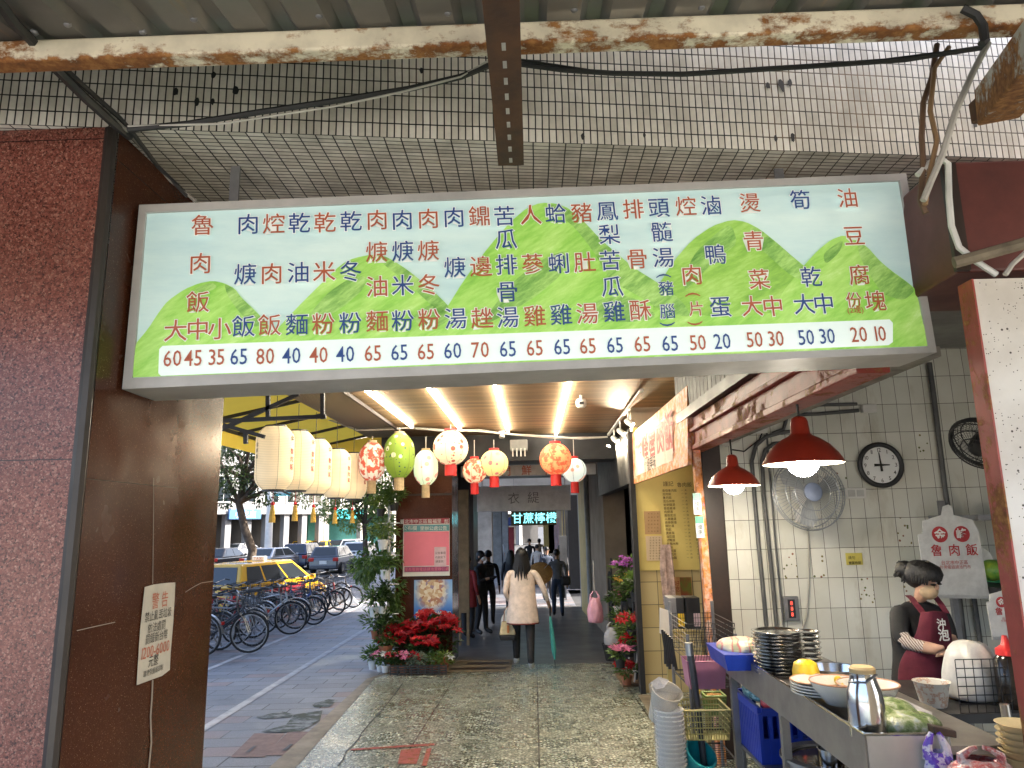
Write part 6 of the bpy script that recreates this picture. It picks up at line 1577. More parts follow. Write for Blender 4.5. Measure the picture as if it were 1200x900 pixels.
# steel flask
c = onc(1018, 868); c.y = 3.02; c = at(1018, 858, 3.05); c.z = ZT; k_ = (c - CAM).length / F_PX
t = thing('steel_flask', 'tall steel flask with a tan lid and wire handle on the counter corner', 'flask', c)
hF = (at(1018, 783, 3.05).z - c.z)
q = MB(); r = 17 * k_; q.lathe([(r * .96, 0), (r, .01), (r, hF * .5), (r * .92, hF * .68), (r * .7, hF * .84), (r * .66, hF * .9), (r * .7, hF * .93), (r * .68, hF * .98), (0, hF * .98)], c, 32); q.build('body', M_SHINY, t, smooth=True)
q = MB(); q.lathe([(r * .7, hF * .94), (r * .72, hF), (r * .6, hF * 1.03), (0, hF * 1.03)], c, 24); q.build('lid', mk('lid_tan', (.55, .4, .2), .6, var=.3), t, smooth=True)
q = MB(); q.tube([c + V((-r * .7, 0, hF * .9)), c + V((-r * .95, -.02, hF * .82)), c + V((-r * .2, -r * .85, hF * .84)), c + V((r * .6, -r * .5, hF * .93))], .004, 6); q.build('wire_handle', M_GREYM, t)
# greens in a plastic bag
def greens():
    n = NT('bagged_greens'); f = n.noise(n.coord('Object'), 22, 5); n.set(col=n.ramp(f, [(.35, (.08, .14, .04)), (.5, (.25, .32, .14)), (.6, (.5, .52, .4)), (.7, (.4, .5, .55))]), rough=.2); n.bump(f, .7, .02); return n.m
c = at(1062, 862, 3.1); c.z = ZT; t = thing('greens_bag', 'clear bag of leafy greens lying beside the steel flask', 'vegetable bag', c)
q = MB(); 
for dx, dy, r1, r2 in ((-.02, 0, .13, .05), (-.08, .05, .09, .06), (.06, .03, .09, .042), (-.02, .1, .12, .065)): q.ell(c + V((dx, dy, r2 * .8)), (r1, .1, r2), 16, 10)
q.build('greens', greens(), t, smooth=True)
q = MB(); q.poly([at(1034, 812, 3.3), at(1062, 822, 3.25), at(1092, 836, 3.2), at(1090, 850, 3.1), at(1060, 840, 3.1), at(1033, 835, 3.1)]); q.build('bag_film', M_BCLR, t, solid=.004)
# clip with purple bag on the counter's corner
c = at(1098, 857, 2.94); t = thing('bulldog_clip', 'large black bulldog clip gripping the corner of the counter', 'clip', c)
q = MB(); q.prism([(-.028, -.0), (.05, -.015), (.052, .01), (-.03, .028)], .05, basis(c, (1, 0, 0), y=(0, 0, 1)) @ Matrix.Translation((0, 0, -.01))); q.build('jaw', mk('clip_brown', (.06, .035, .025), .4), t, bevel=.004)
for dx in (0, .024):
    q = MB(); p = c + V((dx - .012, -.03, 0)); q.tube([p, p + V((.002, -.01, -.06)), p + V((-.004, -.012, -.09)), p + V((.01, -.012, -.095)), p + V((.014, -.01, -.06)), p + V((.012, 0, 0))], .002, 5); q.build('wire_arm', M_CHROME, t)
def purple_bag():
    n = NT('purple_print_bag'); f = n.noise(n.coord('Object'), 28, 5); n.set(col=n.ramp(f, [(.42, (.7, .68, .74)), (.5, (.55, .5, .72)), (.55, (.14, .06, .5))]), rough=.25); n.bump(n.noise(n.coord('Object'), 12, 4), .6, .02); return n.m
c = at(1108, 962, 2.9); bag('plastic_bag', 'white bag with purple print held by the bulldog clip', c, .13, .26, purple_bag(), dy=.05)
def redfilm():
    n = NT('red_film'); f = n.noise(n.coord('Object'), 18, 5); n.set(col=n.ramp(f, [(.42, (.6, .5, .5)), (.55, (.45, .08, .08)), (.65, (.7, .6, .6))]), rough=.15); n.bump(f, .8, .02); return n.m
c = at(1156, 935, 2.75); bag('plastic_bag', 'crumpled red and clear plastic bag at the bottom right corner', c, .26, .14, redfilm(), dy=.1)
# blue crate with bags below the counter
cx = 1.5; YC = 4.72
t = thing('blue_crate', 'blue plastic crate on the shelf under the steel counter', 'crate', (cx, YC, .18))
CW, CL_, CH = .44, .5, .3
q = MB()
for x in (cx - CW / 2, cx + CW / 2): q.bb(x - .008, x + .008, YC - CL_ / 2, YC + CL_ / 2, .18, .18 + CH * .45); q.bb(x - .012, x + .012, YC - CL_ / 2, YC + CL_ / 2, .18 + CH * .86, .18 + CH)
for y in (YC - CL_ / 2, YC + CL_ / 2): q.bb(cx - CW / 2 + .01, cx + CW / 2 - .01, y - .008, y + .008, .18, .18 + CH * .45); q.bb(cx - CW / 2 + .01, cx + CW / 2 - .01, y - .012, y + .012, .18 + CH * .86, .18 + CH)
for k in range(15):
    y = YC - CL_ / 2 + CL_ * k / 14
    for x in (cx - CW / 2, cx + CW / 2): q.bb(x - .01, x + .01, y - .012, y + .012, .18, .18 + CH * .9)
for k in range(9):
    x = cx - CW / 2 + CW * k / 8
    for y in (YC - CL_ / 2, YC + CL_ / 2): q.bb(x - .012, x + .012, y - .011, y + .011, .18, .18 + CH * .9)
q.bb(cx - CW / 2, cx + CW / 2, YC - CL_ / 2, YC + CL_ / 2, .18, .2)
q.build('crate', M_PBLUE, t)
def netm():
    n = NT('teal_net'); f = n.noise(n.coord('Object', (1, 1, 2.5)), 34, 4); n.set(col=n.ramp(f, [(.4, (.03, .12, .14)), (.55, (.1, .3, .34)), (.66, (.4, .55, .55))]), rough=.3); n.bump(f, .8, .01); return n.m
bag('straw_bag', 'clear bag of teal straws on top of the blue crate', V((cx - .06, 4.8, .46)), .3, .14, netm(), dy=.2, ears=False)
bag('plastic_bag', 'bunched red plastic bag on the blue crate', V((cx - .1, 4.56, .46)), .16, .12, mk('bag_red', (.65, .05, .07), .35, var=.4, scale=20, bump=.5), dy=.1)
# stock pot on the lower shelf
c = V((1.5, 3.98, .182))
t = thing('stock_pot', 'wide steel stock pot with brown broth below the counter guard', 'pot', c)
rP = .265; hP = at(955, 886, 3.98).z - .182
q = MB(); q.lathe([(rP * .93, 0), (rP * .95, hP * .9), (rP, hP * .93), (rP, hP), (rP * .8, hP * .99), (rP * .78, hP * .7), (0, hP * .7)], c, 40); q.build('pot', M_SST, t, smooth=True)
def broth():
    n = NT('broth'); f = n.noise(n.coord('Object'), 14, 4); n.set(col=n.ramp(f, [(.4, (.05, .03, .015)), (.65, (.16, .11, .06))]), rough=.08); return n.m
q = MB(); q.disc(c + V((0, 0, hP * .93)), rP * .8, n=36); q.build('broth', broth(), t)
q = MB(); c2 = c + V((-.06, -.1, hP * .86)); q.lathe([(.05, 0), (.056, .09), (.06, .092), (.053, .09), (.047, .01), (0, .01)], c2, 22); o = tag(q.build('steel_mug', M_SHINY, smooth=True), 'steel dipping mug standing in the stock pot', 'mug')
q = MB(); q.tube([c + V((.03, -.02, hP * .8)), c + V((.035, -.0, hP + .2))], .009, 8); tag(q.build('ladle_handle', mk('ladle_wood', (.09, .035, .015), .5), smooth=True), 'dark ladle handle standing in the stock pot', 'ladle')
# back work table behind the counter
t = thing('work_table', 'dark work table in front of the apron wearing cook', 'table', (2.3, 3.75, 0))
zt = at(1075, 818, 3.75).z
q = MB(); q.bb(1.82, 3.0, 3.45, 4.15, zt - .04, zt); q.build('tabletop', M_DARK, t)
q = MB(); q.tube([at(1085, 842, 3.5), at(1200, 842, 3.5)], .02, 10); q.build('rail', M_GREYM, t, smooth=True)
for x in (1.86, 2.9):
    for y in (3.5, 4.1): q = MB(); q.bb(x - .02, x + .02, y - .02, y + .02, -.15, zt - .04); q.build('leg', M_DARK, t)
q = MB(); q.bb(1.85, 2.98, 3.5, 4.1, zt - .42, zt - .4); q.build('shelf', M_DARK, t)
def at_t(u, v, Y): p = at(u, v, Y); p.z = zt; return p
def tubm():
    n = NT('printed_tub'); f = n.noise(n.coord('Object'), 26, 3); n.set(col=n.ramp(f, [(.5, (.66, .64, .58)), (.56, (.5, .3, .2)), (.62, (.66, .64, .6))]), rough=.4); return n.m
c = at_t(1095, 830, 3.6); k_ = (c - CAM).length / F_PX
q = MB(); q.lathe([(11 * k_, 0), (15.5 * k_, 21 * k_), (16.5 * k_, 22 * k_), (14.5 * k_, 21 * k_), (11 * k_, 6 * k_), (0, 6 * k_)], (0, 0, 0), 26); o = q.build('paper_tub', tubm(), smooth=True); o.location = c; tag(o, 'printed white paper tub on the work table', 'tub')
c = at_t(1117, 824, 3.75); q = MB(); q.lathe([(8 * k_, 0), (10 * k_, 14 * k_), (9 * k_, 14 * k_), (7 * k_, 2 * k_), (0, 2 * k_)], (0, 0, 0), 20); o = q.build('tan_cup', mk('cup_tan', (.45, .26, .12), .5, var=.3, scale=20), smooth=True); o.location = c; tag(o, 'small tan cup beside the printed paper tub', 'cup')
M_BWHT = mk('bag_white', (.6, .59, .57), .35, var=.25, scale=10, bump=.6)
c = at_t(1145, 832, 3.7); bag('plastic_bag', 'big full white plastic bag on the work table beside the cook', c + V((0, .0, 0)), .27, .3, M_BWHT, dy=.12, ears=False)
# wire grid screen
t = thing('wire_grid', 'black wire grid screen in front of the white plastic bag', 'wire grid', at(1150, 835, 3.4))
q = MB(); YG = 3.4
for k in range(7): u0 = 1119 + 10.2 * k; q.tube([at(u0, 773, YG), at(u0 + 7, 836, YG)], .0022, 4)
for k in range(7): v0 = 773 + 10.5 * k; q.tube([at(1119 + k, v0, YG), at(1181 + k, v0 - 1, YG)], .0022, 4)
q.build('grid', M_BLACK, t)
c = at_t(1189, 830, 3.55); k_ = (c - CAM).length / F_PX; t = thing('sauce_bottle', 'dark sauce bottle with a red cap at the right of the work table', 'bottle', c)
q = MB(); q.lathe([(11 * k_, 0), (12 * k_, 5 * k_), (12 * k_, 40 * k_), (8 * k_, 45 * k_)], c, 18); q.build('body', mk('soy', (.02, .015, .012), .2), t, smooth=True)
q = MB(); q.lathe([(9 * k_, 45 * k_), (9 * k_, 50 * k_), (4 * k_, 54 * k_), (2 * k_, 62 * k_), (0, 62 * k_)], c, 14); q.build('cap', M_PRD, t, smooth=True)
q = MB(); q.bb(at(1170, 800, 3.6).x, at(1178, 800, 3.6).x, 3.6, 3.7, zt, at(1172, 781, 3.6).z); tag(q.build('paper_stack', mk('paper_cream', (.6, .5, .33), .7)), 'upright stack of cream paper beside the sauce bottle', 'paper')
q = MB(); q.tube([at(1177, 825, 3.1), at(1188, 885, 3.1), at(1191, 905, 3.1)], .018, 12); tag(q.build('steel_pole', M_STEEL, smooth=True), 'short steel pole leaning at the right under the work table', 'pole')
c = at(1203, 900, 2.9); k_ = (c - CAM).length / F_PX
for k in range(6):
    q = MB(); q.lathe([(12 * k_, 0), (19 * k_, 9 * k_), (20 * k_, 9.6 * k_), (17 * k_, 9 * k_), (0, 3 * k_)], (0, 0, 0), 22); o = q.build('paper_bowl', mk('bowl_cream', (.62, .52, .32), .5), smooth=True); o.location = c + V((0, 0, k * 5.4 * k_)); tag(o, 'cream paper bowl in the stack at the bottom right edge', 'bowl', 'cream paper bowls')
q = MB(); q.box(at(1150, 893, 3.5), (.22, .2, .14)); o = tag(q.build('cardboard_box', mk('cardboard', (.22, .16, .1), .8, var=.3), bevel=.004), 'brown cardboard box under the work table', 'box')
# ------------------------------------------------------------------ on the tiled wall
W = KY - .002
def onw(u, v, off=0.0): return at(u, v, W - off)
KW = KY / F_PX * 1.09
c = onw(1032, 545, .03); t = thing('wall_clock', 'round black rimmed wall clock on the white tiles', 'clock', c)
rC = 21.5 * KW; mW = basis(c, (1, 0, 0), y=(0, 0, 1))
q = MB(); q.tube([c + V((rC * math.cos(a), 0, rC * math.sin(a))) for a in [2 * PI * i / 40 for i in range(40)]], .02, 10, closed=True); q.build('rim', M_BLACK, t, smooth=True)
q = MB(); q.disc((0, 0, 0), rC, mW, 40); q.build('dial', mk('dial_white', (.74, .75, .75), .4, var=.04), t)
q = MB()
for k in range(12):
    a = PI / 2 - 2 * PI * (k + 1) / 12; q.text(str(k + 1), mW @ Matrix.Translation((rC * .74 * math.cos(a), rC * .74 * math.sin(a), .002)), rC * .27, .004)
q.build('numerals', M_INK, t)
for nm, ang, L, w_ in (('hour_hand', 2 * PI * (3.0 / 12), .42, .012), ('minute_hand', -.06, .62, .009)):
    a = PI / 2 - ang; q = MB(); q.tube([mW @ V((-.05 * math.cos(a), -.05 * math.sin(a), .006)), mW @ V((rC * L * math.cos(a), rC * L * math.sin(a), .006))], [w_, w_ * .4], 6); q.build(nm, M_INK, t)
# wall fan
c = onw(948, 578, .22); t = thing('wall_fan', 'white wall fan with a wire cage and blue centre on the tiles', 'fan', c)
rF = 37 * KW; fm4 = basis(c, V((1, .12, 0)), z=V((.1, -1, .1)))
q = MB()
for zf, rr in ((0.06, .25), (.065, .5), (.06, .75), (.02, .98), (-.02, 1.0), (-.06, .9)): q.tube([fm4 @ V((rF * rr * math.cos(a), rF * rr * math.sin(a), zf)) for a in [2 * PI * i / 40 for i in range(40)]], .004, 4, closed=True)
for k in range(64):
    a = 2 * PI * k / 64; q.tube([fm4 @ V((rF * s * math.cos(a + d_), rF * s * math.sin(a + d_), z)) for s, z, d_ in ((.2, .065, 0), (.6, .066, .12), (.9, .05, .2), (1.0, 0, .22))], .0021, 3)
q.build('cage', mk('fan_wire', (.3, .32, .34), .4, .2), t)
q = MB()
for k in range(3):
    a = 2 * PI * k / 3 + .4
    pts = [(.12, -.25), (.5, -.42), (.88, -.3), (.93, .05), (.75, .3), (.35, .25), (.12, .15)]
    q.poly([fm4 @ V((rF * (s * math.cos(a + d_)), rF * (s * math.sin(a + d_)), .02 * d_)) for s, d_ in pts])
q.build('blades', mk('fan_blade', (.4, .42, .44), .3), t, solid=.003)
q = MB(); q.lathe([(rF * .24, .06), (rF * .25, .075), (rF * .2, .085), (0, .087)], (0, 0, 0), 24, fm4); q.build('hub', mk('fan_hub', (.3, .36, .52), .3), t, smooth=True)
q = MB(); q.lathe([(rF * .28, -.06), (rF * .24, -.15), (0, -.16)], (0, 0, 0), 20, fm4); q.tube([fm4 @ V((0, 0, -.12)), onw(940, 603, .03)], .02, 8); q.box(onw(940, 604, .03), (.11, .05, .1)); q.build('motor', M_WHITE, t)
q = MB(); q.tube([onw(947, 612, .01), onw(948, 640, .01), onw(948, 680, .01), onw(946, 720, .01), onw(940, 740, .01)], .006, 6); q.build('cord', mk('cord_grey', (.4, .38, .34), .6), t)
# second fan seen edge-on at the right
c = at(1150, 520, 4.3); t = thing('black_fan', 'black caged fan jutting out beside the red corner guard', 'fan', c)
f2m = basis(c, V((.55, .3, -.8)), z=V((-.75, -.35, -.55)))
rF = .17; q = MB()
for zf, rr in ((.07, .5), (.06, .8), (.03, .97), (0, 1), (-.03, .97), (-.06, .8)): q.tube([f2m @ V((rF * rr * math.cos(a), rF * rr * math.sin(a), zf)) for a in [2 * PI * i / 36 for i in range(36)]], .004 if rr < 1 else .012, 5, closed=True)
for k in range(48):
    a = 2 * PI * k / 48; q.tube([f2m @ V((rF * s * math.cos(a), rF * s * math.sin(a), z)) for s, z in ((.2, .075), (.8, .06), (1.0, 0), (.8, -.06), (.2, -.075))], .0016, 3)
q.build('cage', M_BLACK, t)
q = MB(); q.lathe([(.05, -.12), (.06, 0), (.05, .06), (0, .065)], (0, 0, 0), 16, f2m); q.build('motor', M_BLACK, t)
q = MB(); q.tube([c, at(1185, 505, 4.6)], .02, 8); q.build('arm', M_BLACK, t)
# pipes and conduits
M_PIPE = mk('pipe_grey', (.1, .1, .1), .5, var=.4)
def pipe(label, pts, r=.016): q = MB(); q.tube([onw(u, v, .03) for u, v in pts], r, 10); return tag(q.build('conduit', M_PIPE, smooth=True), label, 'pipe', 'conduits on the tiled wall')
pipe('left curved conduit running down the tiled wall beside the door post', [(932, 505), (915, 507), (897, 512), (886, 522), (881, 540), (884, 580), (889, 640), (895, 700), (901, 765)])
pipe('middle curved conduit right next to the left curved one', [(918, 519), (906, 520), (897, 527), (893, 540), (895, 580), (901, 640), (907, 700), (913, 765)])
pipe('straight thin conduit right of the two curved conduits', [(898, 500), (901, 545), (905, 590), (909, 640), (914, 690), (919, 740)], .008)
pipe('upper horizontal conduit under the red beam', [(935, 474), (960, 474.5), (1004, 473.5)], .014)
pipe('lower horizontal conduit with a dirty bracket', [(930, 486), (960, 485), (1006, 481)], .015)
pipe('short conduit elbow dropping from the red beam', [(922, 455), (922, 490), (918, 503), (905, 508)], .014)
pipe('long vertical conduit at the right of the clock', [(1089, 425), (1095, 470), (1101, 520), (1107, 570), (1113, 610), (1122, 680), (1132, 770)], .02)
pipe('thin conduit behind the hanging bags at the right', [(1140, 690), (1147, 740), (1154, 800)], .018)
def wallbox(name, label, cat, u, v, wpx, hpx, dep, mat):
    c = onw(u, v, dep / 2); t = thing(name, label, cat, c); q = MB(); q.box(c, (wpx * KW, dep, hpx * KW)); q.build('body', mat, t, bevel=.005); return t, c
t, c = wallbox('wall_switch', 'white double wall switch below the clock', 'switch', 1002, 578, 22, 11, .03, M_WHITE)
for d in (-1, 1): q = MB(); q.box(c + V((d * 4.5 * KW, -.018, 0)), (7 * KW, .006, 7 * KW)); q.build('rocker', mk('switch_grey', (.5, .5, .48), .4), t)
t, c = wallbox('digital_thermometer', 'dark panel with red digits on the tiled wall', 'meter', 927, 713, 15, 24, .03, M_GREYM)
q = MB(); q.box(c + V((0, -.017, 0)), (7 * KW, .004, 18 * KW)); q.build('display', M_BLACK, t)
q = MB(); q.text('888', basis(c + V((0, -.021, 0)), (1, 0, 0), y=(0, 0, 1)), 5.5 * KW, .006, vert=True); q.build('digits', emit('digit_red', (1, .1, .06), .8, (.4, .02, .02)), t)
t, c = wallbox('yellow_note', 'small yellow note stuck on the tiles', 'note', 1001, 655, 17, 12, .004, mk('note_yellow', (.66, .56, .12), .6))
q = MB(); q.text('請勿', basis(c + V((-.02, -.004, .01)), (1, 0, 0), y=(0, 0, 1)), 3.6 * KW, .0); q.text('營業時間', basis(c + V((0, -.004, -.03)), (1, 0, 0), y=(0, 0, 1)), 3.2 * KW, .006); q.build('lettering', M_INK, t)
t, c = wallbox('junction_box', 'white junction box under the red beam', 'box', 890, 503, 16, 9, .05, M_WHITE)
t, c = wallbox('cable_box', 'white socket box at the end of the horizontal conduits', 'box', 1018, 479, 15, 9, .05, M_WHITE)
c = onw(857, 513, .1); t = thing('wall_camera', 'white security camera under the red beam', 'camera', c)
q = MB(); q.tube([c + V((-.05, .04, -.03)), c + V((.03, -.06, .01))], .045, 14); q.build('housing', M_WHITE, t, smooth=True)
q = MB(); q.tube([c + V((.03, -.06, .01)), c + V((.04, -.075, .012))], .033, 14); q.build('lens', M_BLACK, t)
q = MB(); q.tube([onw(858, 527, .02), onw(872, 529, .02), onw(890, 515, .02), onw(896, 500, .02)], .006, 6); q.build('cord', M_CABLE, t)
# bags hanging from the shelf at the right
def hangbag(label, u0, v0, u1, v1, Y, big):
    s = Y / F_PX * 1.1; c = at((u0 + u1) / 2, v1, Y); w_ = (u1 - u0) * s; h = (v1 - v0) * s
    t = thing('printed_bag', label, 'plastic bag', c, 'printed carrier bags on hooks')
    ol = [(-.46, 0), (.5, -.02), (.49, .1), (.47, .72), (.4, .84), (.12, .9), (.12, .99), (.06, 1.02), (-.03, 1.0), (-.08, .9), (-.38, .84), (-.4, .7), (-.48, .68)]
    m4 = basis(c, (1, 0, 0), y=(0, 0, 1))
    for k in range(3):
        q = MB(); q.prism([(a * w_ + .006 * k, b * h - .01 * k) for a, b in ol], .008, m4 @ Matrix.Translation((0, 0, -.01 * k))); q.build('sheet', M_BWHT, t, bevel=.002)
    for dx in (-.14, .2):
        q = MB(); q.disc((dx * w_, .68 * h, .0095), w_ * .125, m4, 24); q.build('red_roundel', mk('print_red', (.42, .015, .02), .5), t)
    for ch, dx in (('金', -.14), ('峰', .2)): q = MB(); q.char(ch, m4 @ Matrix.Translation((dx * w_, .68 * h, .012)), w_ * .18, .02); q.build('white_character', M_PAPW, t)
    q = MB()
    for ch, dx in (('魯', -.22), ('肉', .05), ('飯', .32)): q.char(ch, m4 @ Matrix.Translation((dx * w_, .5 * h, .0105)), w_ * .19, .012)
    q.text('台北市中正區', m4 @ Matrix.Translation((.03 * w_, .36 * h, .0105)), w_ * .07, .002); q.text('外帶電話請洽門市', m4 @ Matrix.Translation((.03 * w_, .31 * h, .0105)), w_ * .06, .0)
    q.build('red_lettering', mk('print_red', (.42, .015, .02), .5), t)
    return t
hangbag('large white carrier bag with red roundels hanging above the cook', 1088, 609, 1153, 697, 5.2, True)
hangbag('smaller white carrier bag with a red roundel by the red corner guard', 1164, 697, 1206, 746, 4.4, False)
t = thing('wall_shelf', 'grey shelf with packets at the right of the hanging bag', 'shelf', at(1150, 605, 5.4))
q = MB(); a = at(1118, 607, 5.5); q.bb(a.x, a.x + .7, 5.2, 5.85, a.z - .02, a.z + .02); q.build('upper_board', M_GREYM, t)
a = at(1148, 686, 5.3); q = MB(); q.bb(a.x, a.x + .6, 5.1, 5.8, a.z - .06, a.z); q.build('lower_board', M_DARK, t)
q = MB(); q.bb(a.x + .3, a.x + .34, 5.2, 5.24, -.1, a.z - .06); q.bb(a.x + .02, a.x + .06, 5.7, 5.74, -.1, a.z + .6); q.build('upright', M_GREYM, t)
q = MB(); q.ell(at(1160, 668, 5.3), (.1, .1, .075), 16, 10); o = tag(q.build('tissue_pack', mk('pack_lime', (.42, .5, .04), .4, c2=(.05, .25, .05), scale=7), smooth=True), 'lime green tissue pack on the shelf beside the hanging bag', 'packet')
q = MB(); p = at(1157, 652, 5.28); q.add([p + V((-.04, 0, -.03)), p + V((.05, 0, -.05)), p + V((.03, .02, .03)), p + V((-.02, .01, .06))], [(0, 1, 2, 3)]); q.build('tissue', M_PAPW, o, solid=.004)
q = MB(); q.bb(at(1166, 670, 5.35).x, at(1190, 670, 5.35).x, 5.35, 5.5, at(1166, 683, 5.35).z, at(1166, 657, 5.35).z); tag(q.build('green_packet', mk('pack_green', (.03, .3, .1), .4)), 'green packet behind the tissue pack', 'packet')
# ================================================================== wire rack beside the counter
t = thing('wire_rack', 'black wire rack with baskets between the menu board and the counter', 'rack', (1.05, 5.4, gz(5.4)))
RX0, RX1, RY0, RY1 = 1.02, 1.34, 5.1, 5.7
q = MB()
for x, y in ((RX0, RY0), (RX1, RY0), (RX0, RY1), (RX1, RY1)): q.tube([(x, y, gz(y)), (x, y, .95 if y == RY1 else .8)], .012, 8)
q.build('upright', M_GREYM, t)
for z in (-.05, .2, .46):
    q = MB()
    q.tube([(RX0, RY0, z), (RX1, RY0, z), (RX1, RY1, z), (RX0, RY1, z)], .006, 5, closed=True)
    for k in range(12): y = lerp(RY0, RY1, (k + .5) / 12); q.tube([(RX0, y, z), (RX1, y, z)], .0025, 3)
    q.build('wire_shelf', M_BLACK, t)
q = MB()
for k in range(8): z = .62 + .035 * k; q.tube([(RX0, RY0, z), (RX1 + .0, RY0, z), (RX1, RY1, z), (RX0, RY1, z)], .0025, 3, closed=True)
for k in range(18):
    x = lerp(RX0, RX1, k / 17); q.tube([(x, RY0, .62), (lerp(RX0, RX1, ((k + 3) % 18) / 17) if k < 15 else x, RY0, .87)], .002, 3); q.tube([(x, RY1, .62), (x, RY1, .87)], .002, 3)
q.build('wire_basket', M_BLACK, t)
q = MB(); q.tube([at(808, 757, 5.0), at(814, 800, 5.0), at(821, 860, 5.0), at(826, 905, 5.0)], .022, 12); o = tag(q.build('steel_tube', mk('tube_black', (.08, .08, .09), .35, .5), smooth=True), 'dark steel tube standing in front of the wire rack', 'pole')
q = MB(); q.tube([at(807, 753, 5.0), at(808.5, 768, 5.0)], .026, 12); q.build('pale_end', M_STEEL, o)
# black bag files and paper on the rack's top
c = at(808, 736, 6.3)
for k, (du, mt, lab) in enumerate(((-14, M_GREYM, 'grey folder at the left of the upright files'), (-5, M_BLACK, 'black file with a yellow label in the upright files'), (6, M_BLACK, 'black file in the middle of the upright files'), (14, M_BLACK, 'black file with a blue label at the right of the files'))):
    a = at(804 + du, 737, 6.3); t2 = thing('file_box', lab, 'file', a, 'upright files above the rack'); h = 33 * 6.4 / F_PX
    q = MB(); q.bb(a.x - .035, a.x + .03, 6.3, 6.5, a.z, a.z + h); q.build('box', mt, t2, bevel=.004)
    if k in (1, 3): q = MB(); q.bb(a.x - .03, a.x + .025, 6.294, 6.2985, a.z + .02, a.z + h * .5); q.build('label_patch', M_PYEL2 if k == 1 else M_PAPP, t2)
t2 = thing('file_shelf', 'wooden ledge carrying the upright files', 'shelf', at(806, 740, 6.4)); a, b = at(786, 738, 6.25), at(828, 738, 6.25); q = MB(); q.bb(a.x, b.x, 6.22, 6.6, a.z - .04, a.z - .003); q.build('board', M_YELW, t2)
q = MB(); q.bb(b.x - .04, b.x, 6.3, 6.34, gz(6.3), a.z - .04); q.bb(a.x, a.x + .04, 6.5, 6.54, gz(6.3), a.z - .04); q.build('leg', M_YELW, t2)
a = at(779, 745, 6.0); q = MB(); q.slab([at(773, 712, 6.0), at(773, 742, 6.0), at(786, 748, 6.1), at(785, 716, 6.1)], [p + V((0, .01, 0)) for p in (at(773, 712, 6.0), at(773, 742, 6.0), at(786, 748, 6.1), at(785, 716, 6.1))]); tag(q.build('paper_sheet', M_PAPW), 'white sheet of paper hanging left of the upright files', 'paper')
def tub(name, label, cat, u, v, Y, wpx, hpx, mat, holes=False, content=None, dep=.2):
    c = at(u, v, Y); s = (c - CAM).length / F_PX; w_, h = wpx * s / 2, hpx * s; t = thing(name, label, cat, c)
    q = MB(); b = [(-w_ * .88, -dep * .45), (w_ * .88, -dep * .45), (w_ * .88, dep * .45), (-w_ * .88, dep * .45)]; tp = [(-w_, -dep / 2), (w_, -dep / 2), (w_, dep / 2), (-w_, dep / 2)]
    B_ = [c + V((x, y, 0)) for x, y in b]; T_ = [c + V((x, y, h)) for x, y in tp]
    if not holes:
        q.add(B_ + T_, [(3, 2, 1, 0)] + [(i, (i + 1) % 4, 4 + (i + 1) % 4, 4 + i) for i in range(4)]); q.build('tub', mat, t, solid=.004)
    else:
        for i in range(4):
            j = (i + 1) % 4; n_ = 16 if i % 2 == 0 else 10
            for k in range(n_ + 1): q.tube([B_[i].lerp(B_[j], k / n_), T_[i].lerp(T_[j], k / n_)], .003, 3)
            for k in range(6): f = k / 5; q.tube([B_[i].lerp(T_[i], f), B_[j].lerp(T_[j], f)], .0035 if f < 1 else .007, 4)
        q.poly(list(reversed(B_))); q.build('basket', mat, t)
    q = MB(); q.tube(T_, .006, 6, closed=True); q.build('rim', mat, t)
    if content: q = MB(); [q.ell(c + V((rnd(-w_ * .6, w_ * .6), rnd(-dep * .3, dep * .3), h * .75)), (.03, .025, .03), 8, 6) for _ in range(9)]; q.build('contents', content, t, smooth=True)
    return t
tub('pink_basket', 'translucent pink plastic tub on the wire rack', 'tub', 826, 804, 5.15, 40, 27, M_PPNK, content=M_GREYM)
tub('yellow_basket', 'yellow woven basket on the lower shelf of the rack', 'basket', 825, 860, 5.1, 46, 28, M_PYB, True, None, .3)
tub('green_basket', 'small green basket with an orange packet beside the yellow one', 'basket', 838, 835, 5.4, 20, 18, M_PGRN, True, mk('orange_pack', (.55, .25, .05), .5), .14)
for lab, u, v, Y, bm, cm in (('squeeze bottle with a blue cap in front of the yellow basket', 815, 838, 5.25, mk('bottle_pale', (.55, .5, .42), .35), M_PBLUE), ('squeeze bottle with a yellow cap behind the blue capped one', 817, 828, 5.5, mk('bottle_pale', (.55, .5, .42), .35), M_PYEL2)):
    c = at(u, v, Y); s = (c - CAM).length / F_PX; t = thing('squeeze_bottle', lab, 'bottle', c, 'squeeze bottles on the rack')
    q = MB(); q.lathe([(5 * s, 0), (5.3 * s, 1 * s), (5.3 * s, 10 * s), (3.6 * s, 13 * s)], c, 16); q.build('body', bm, t, smooth=True)
    q = MB(); q.lathe([(4.2 * s, 12.5 * s), (4.2 * s, 16 * s), (1.5 * s, 18 * s), (.8 * s, 24 * s), (0, 24 * s)], c, 12); q.build('cap', cm, t, smooth=True)
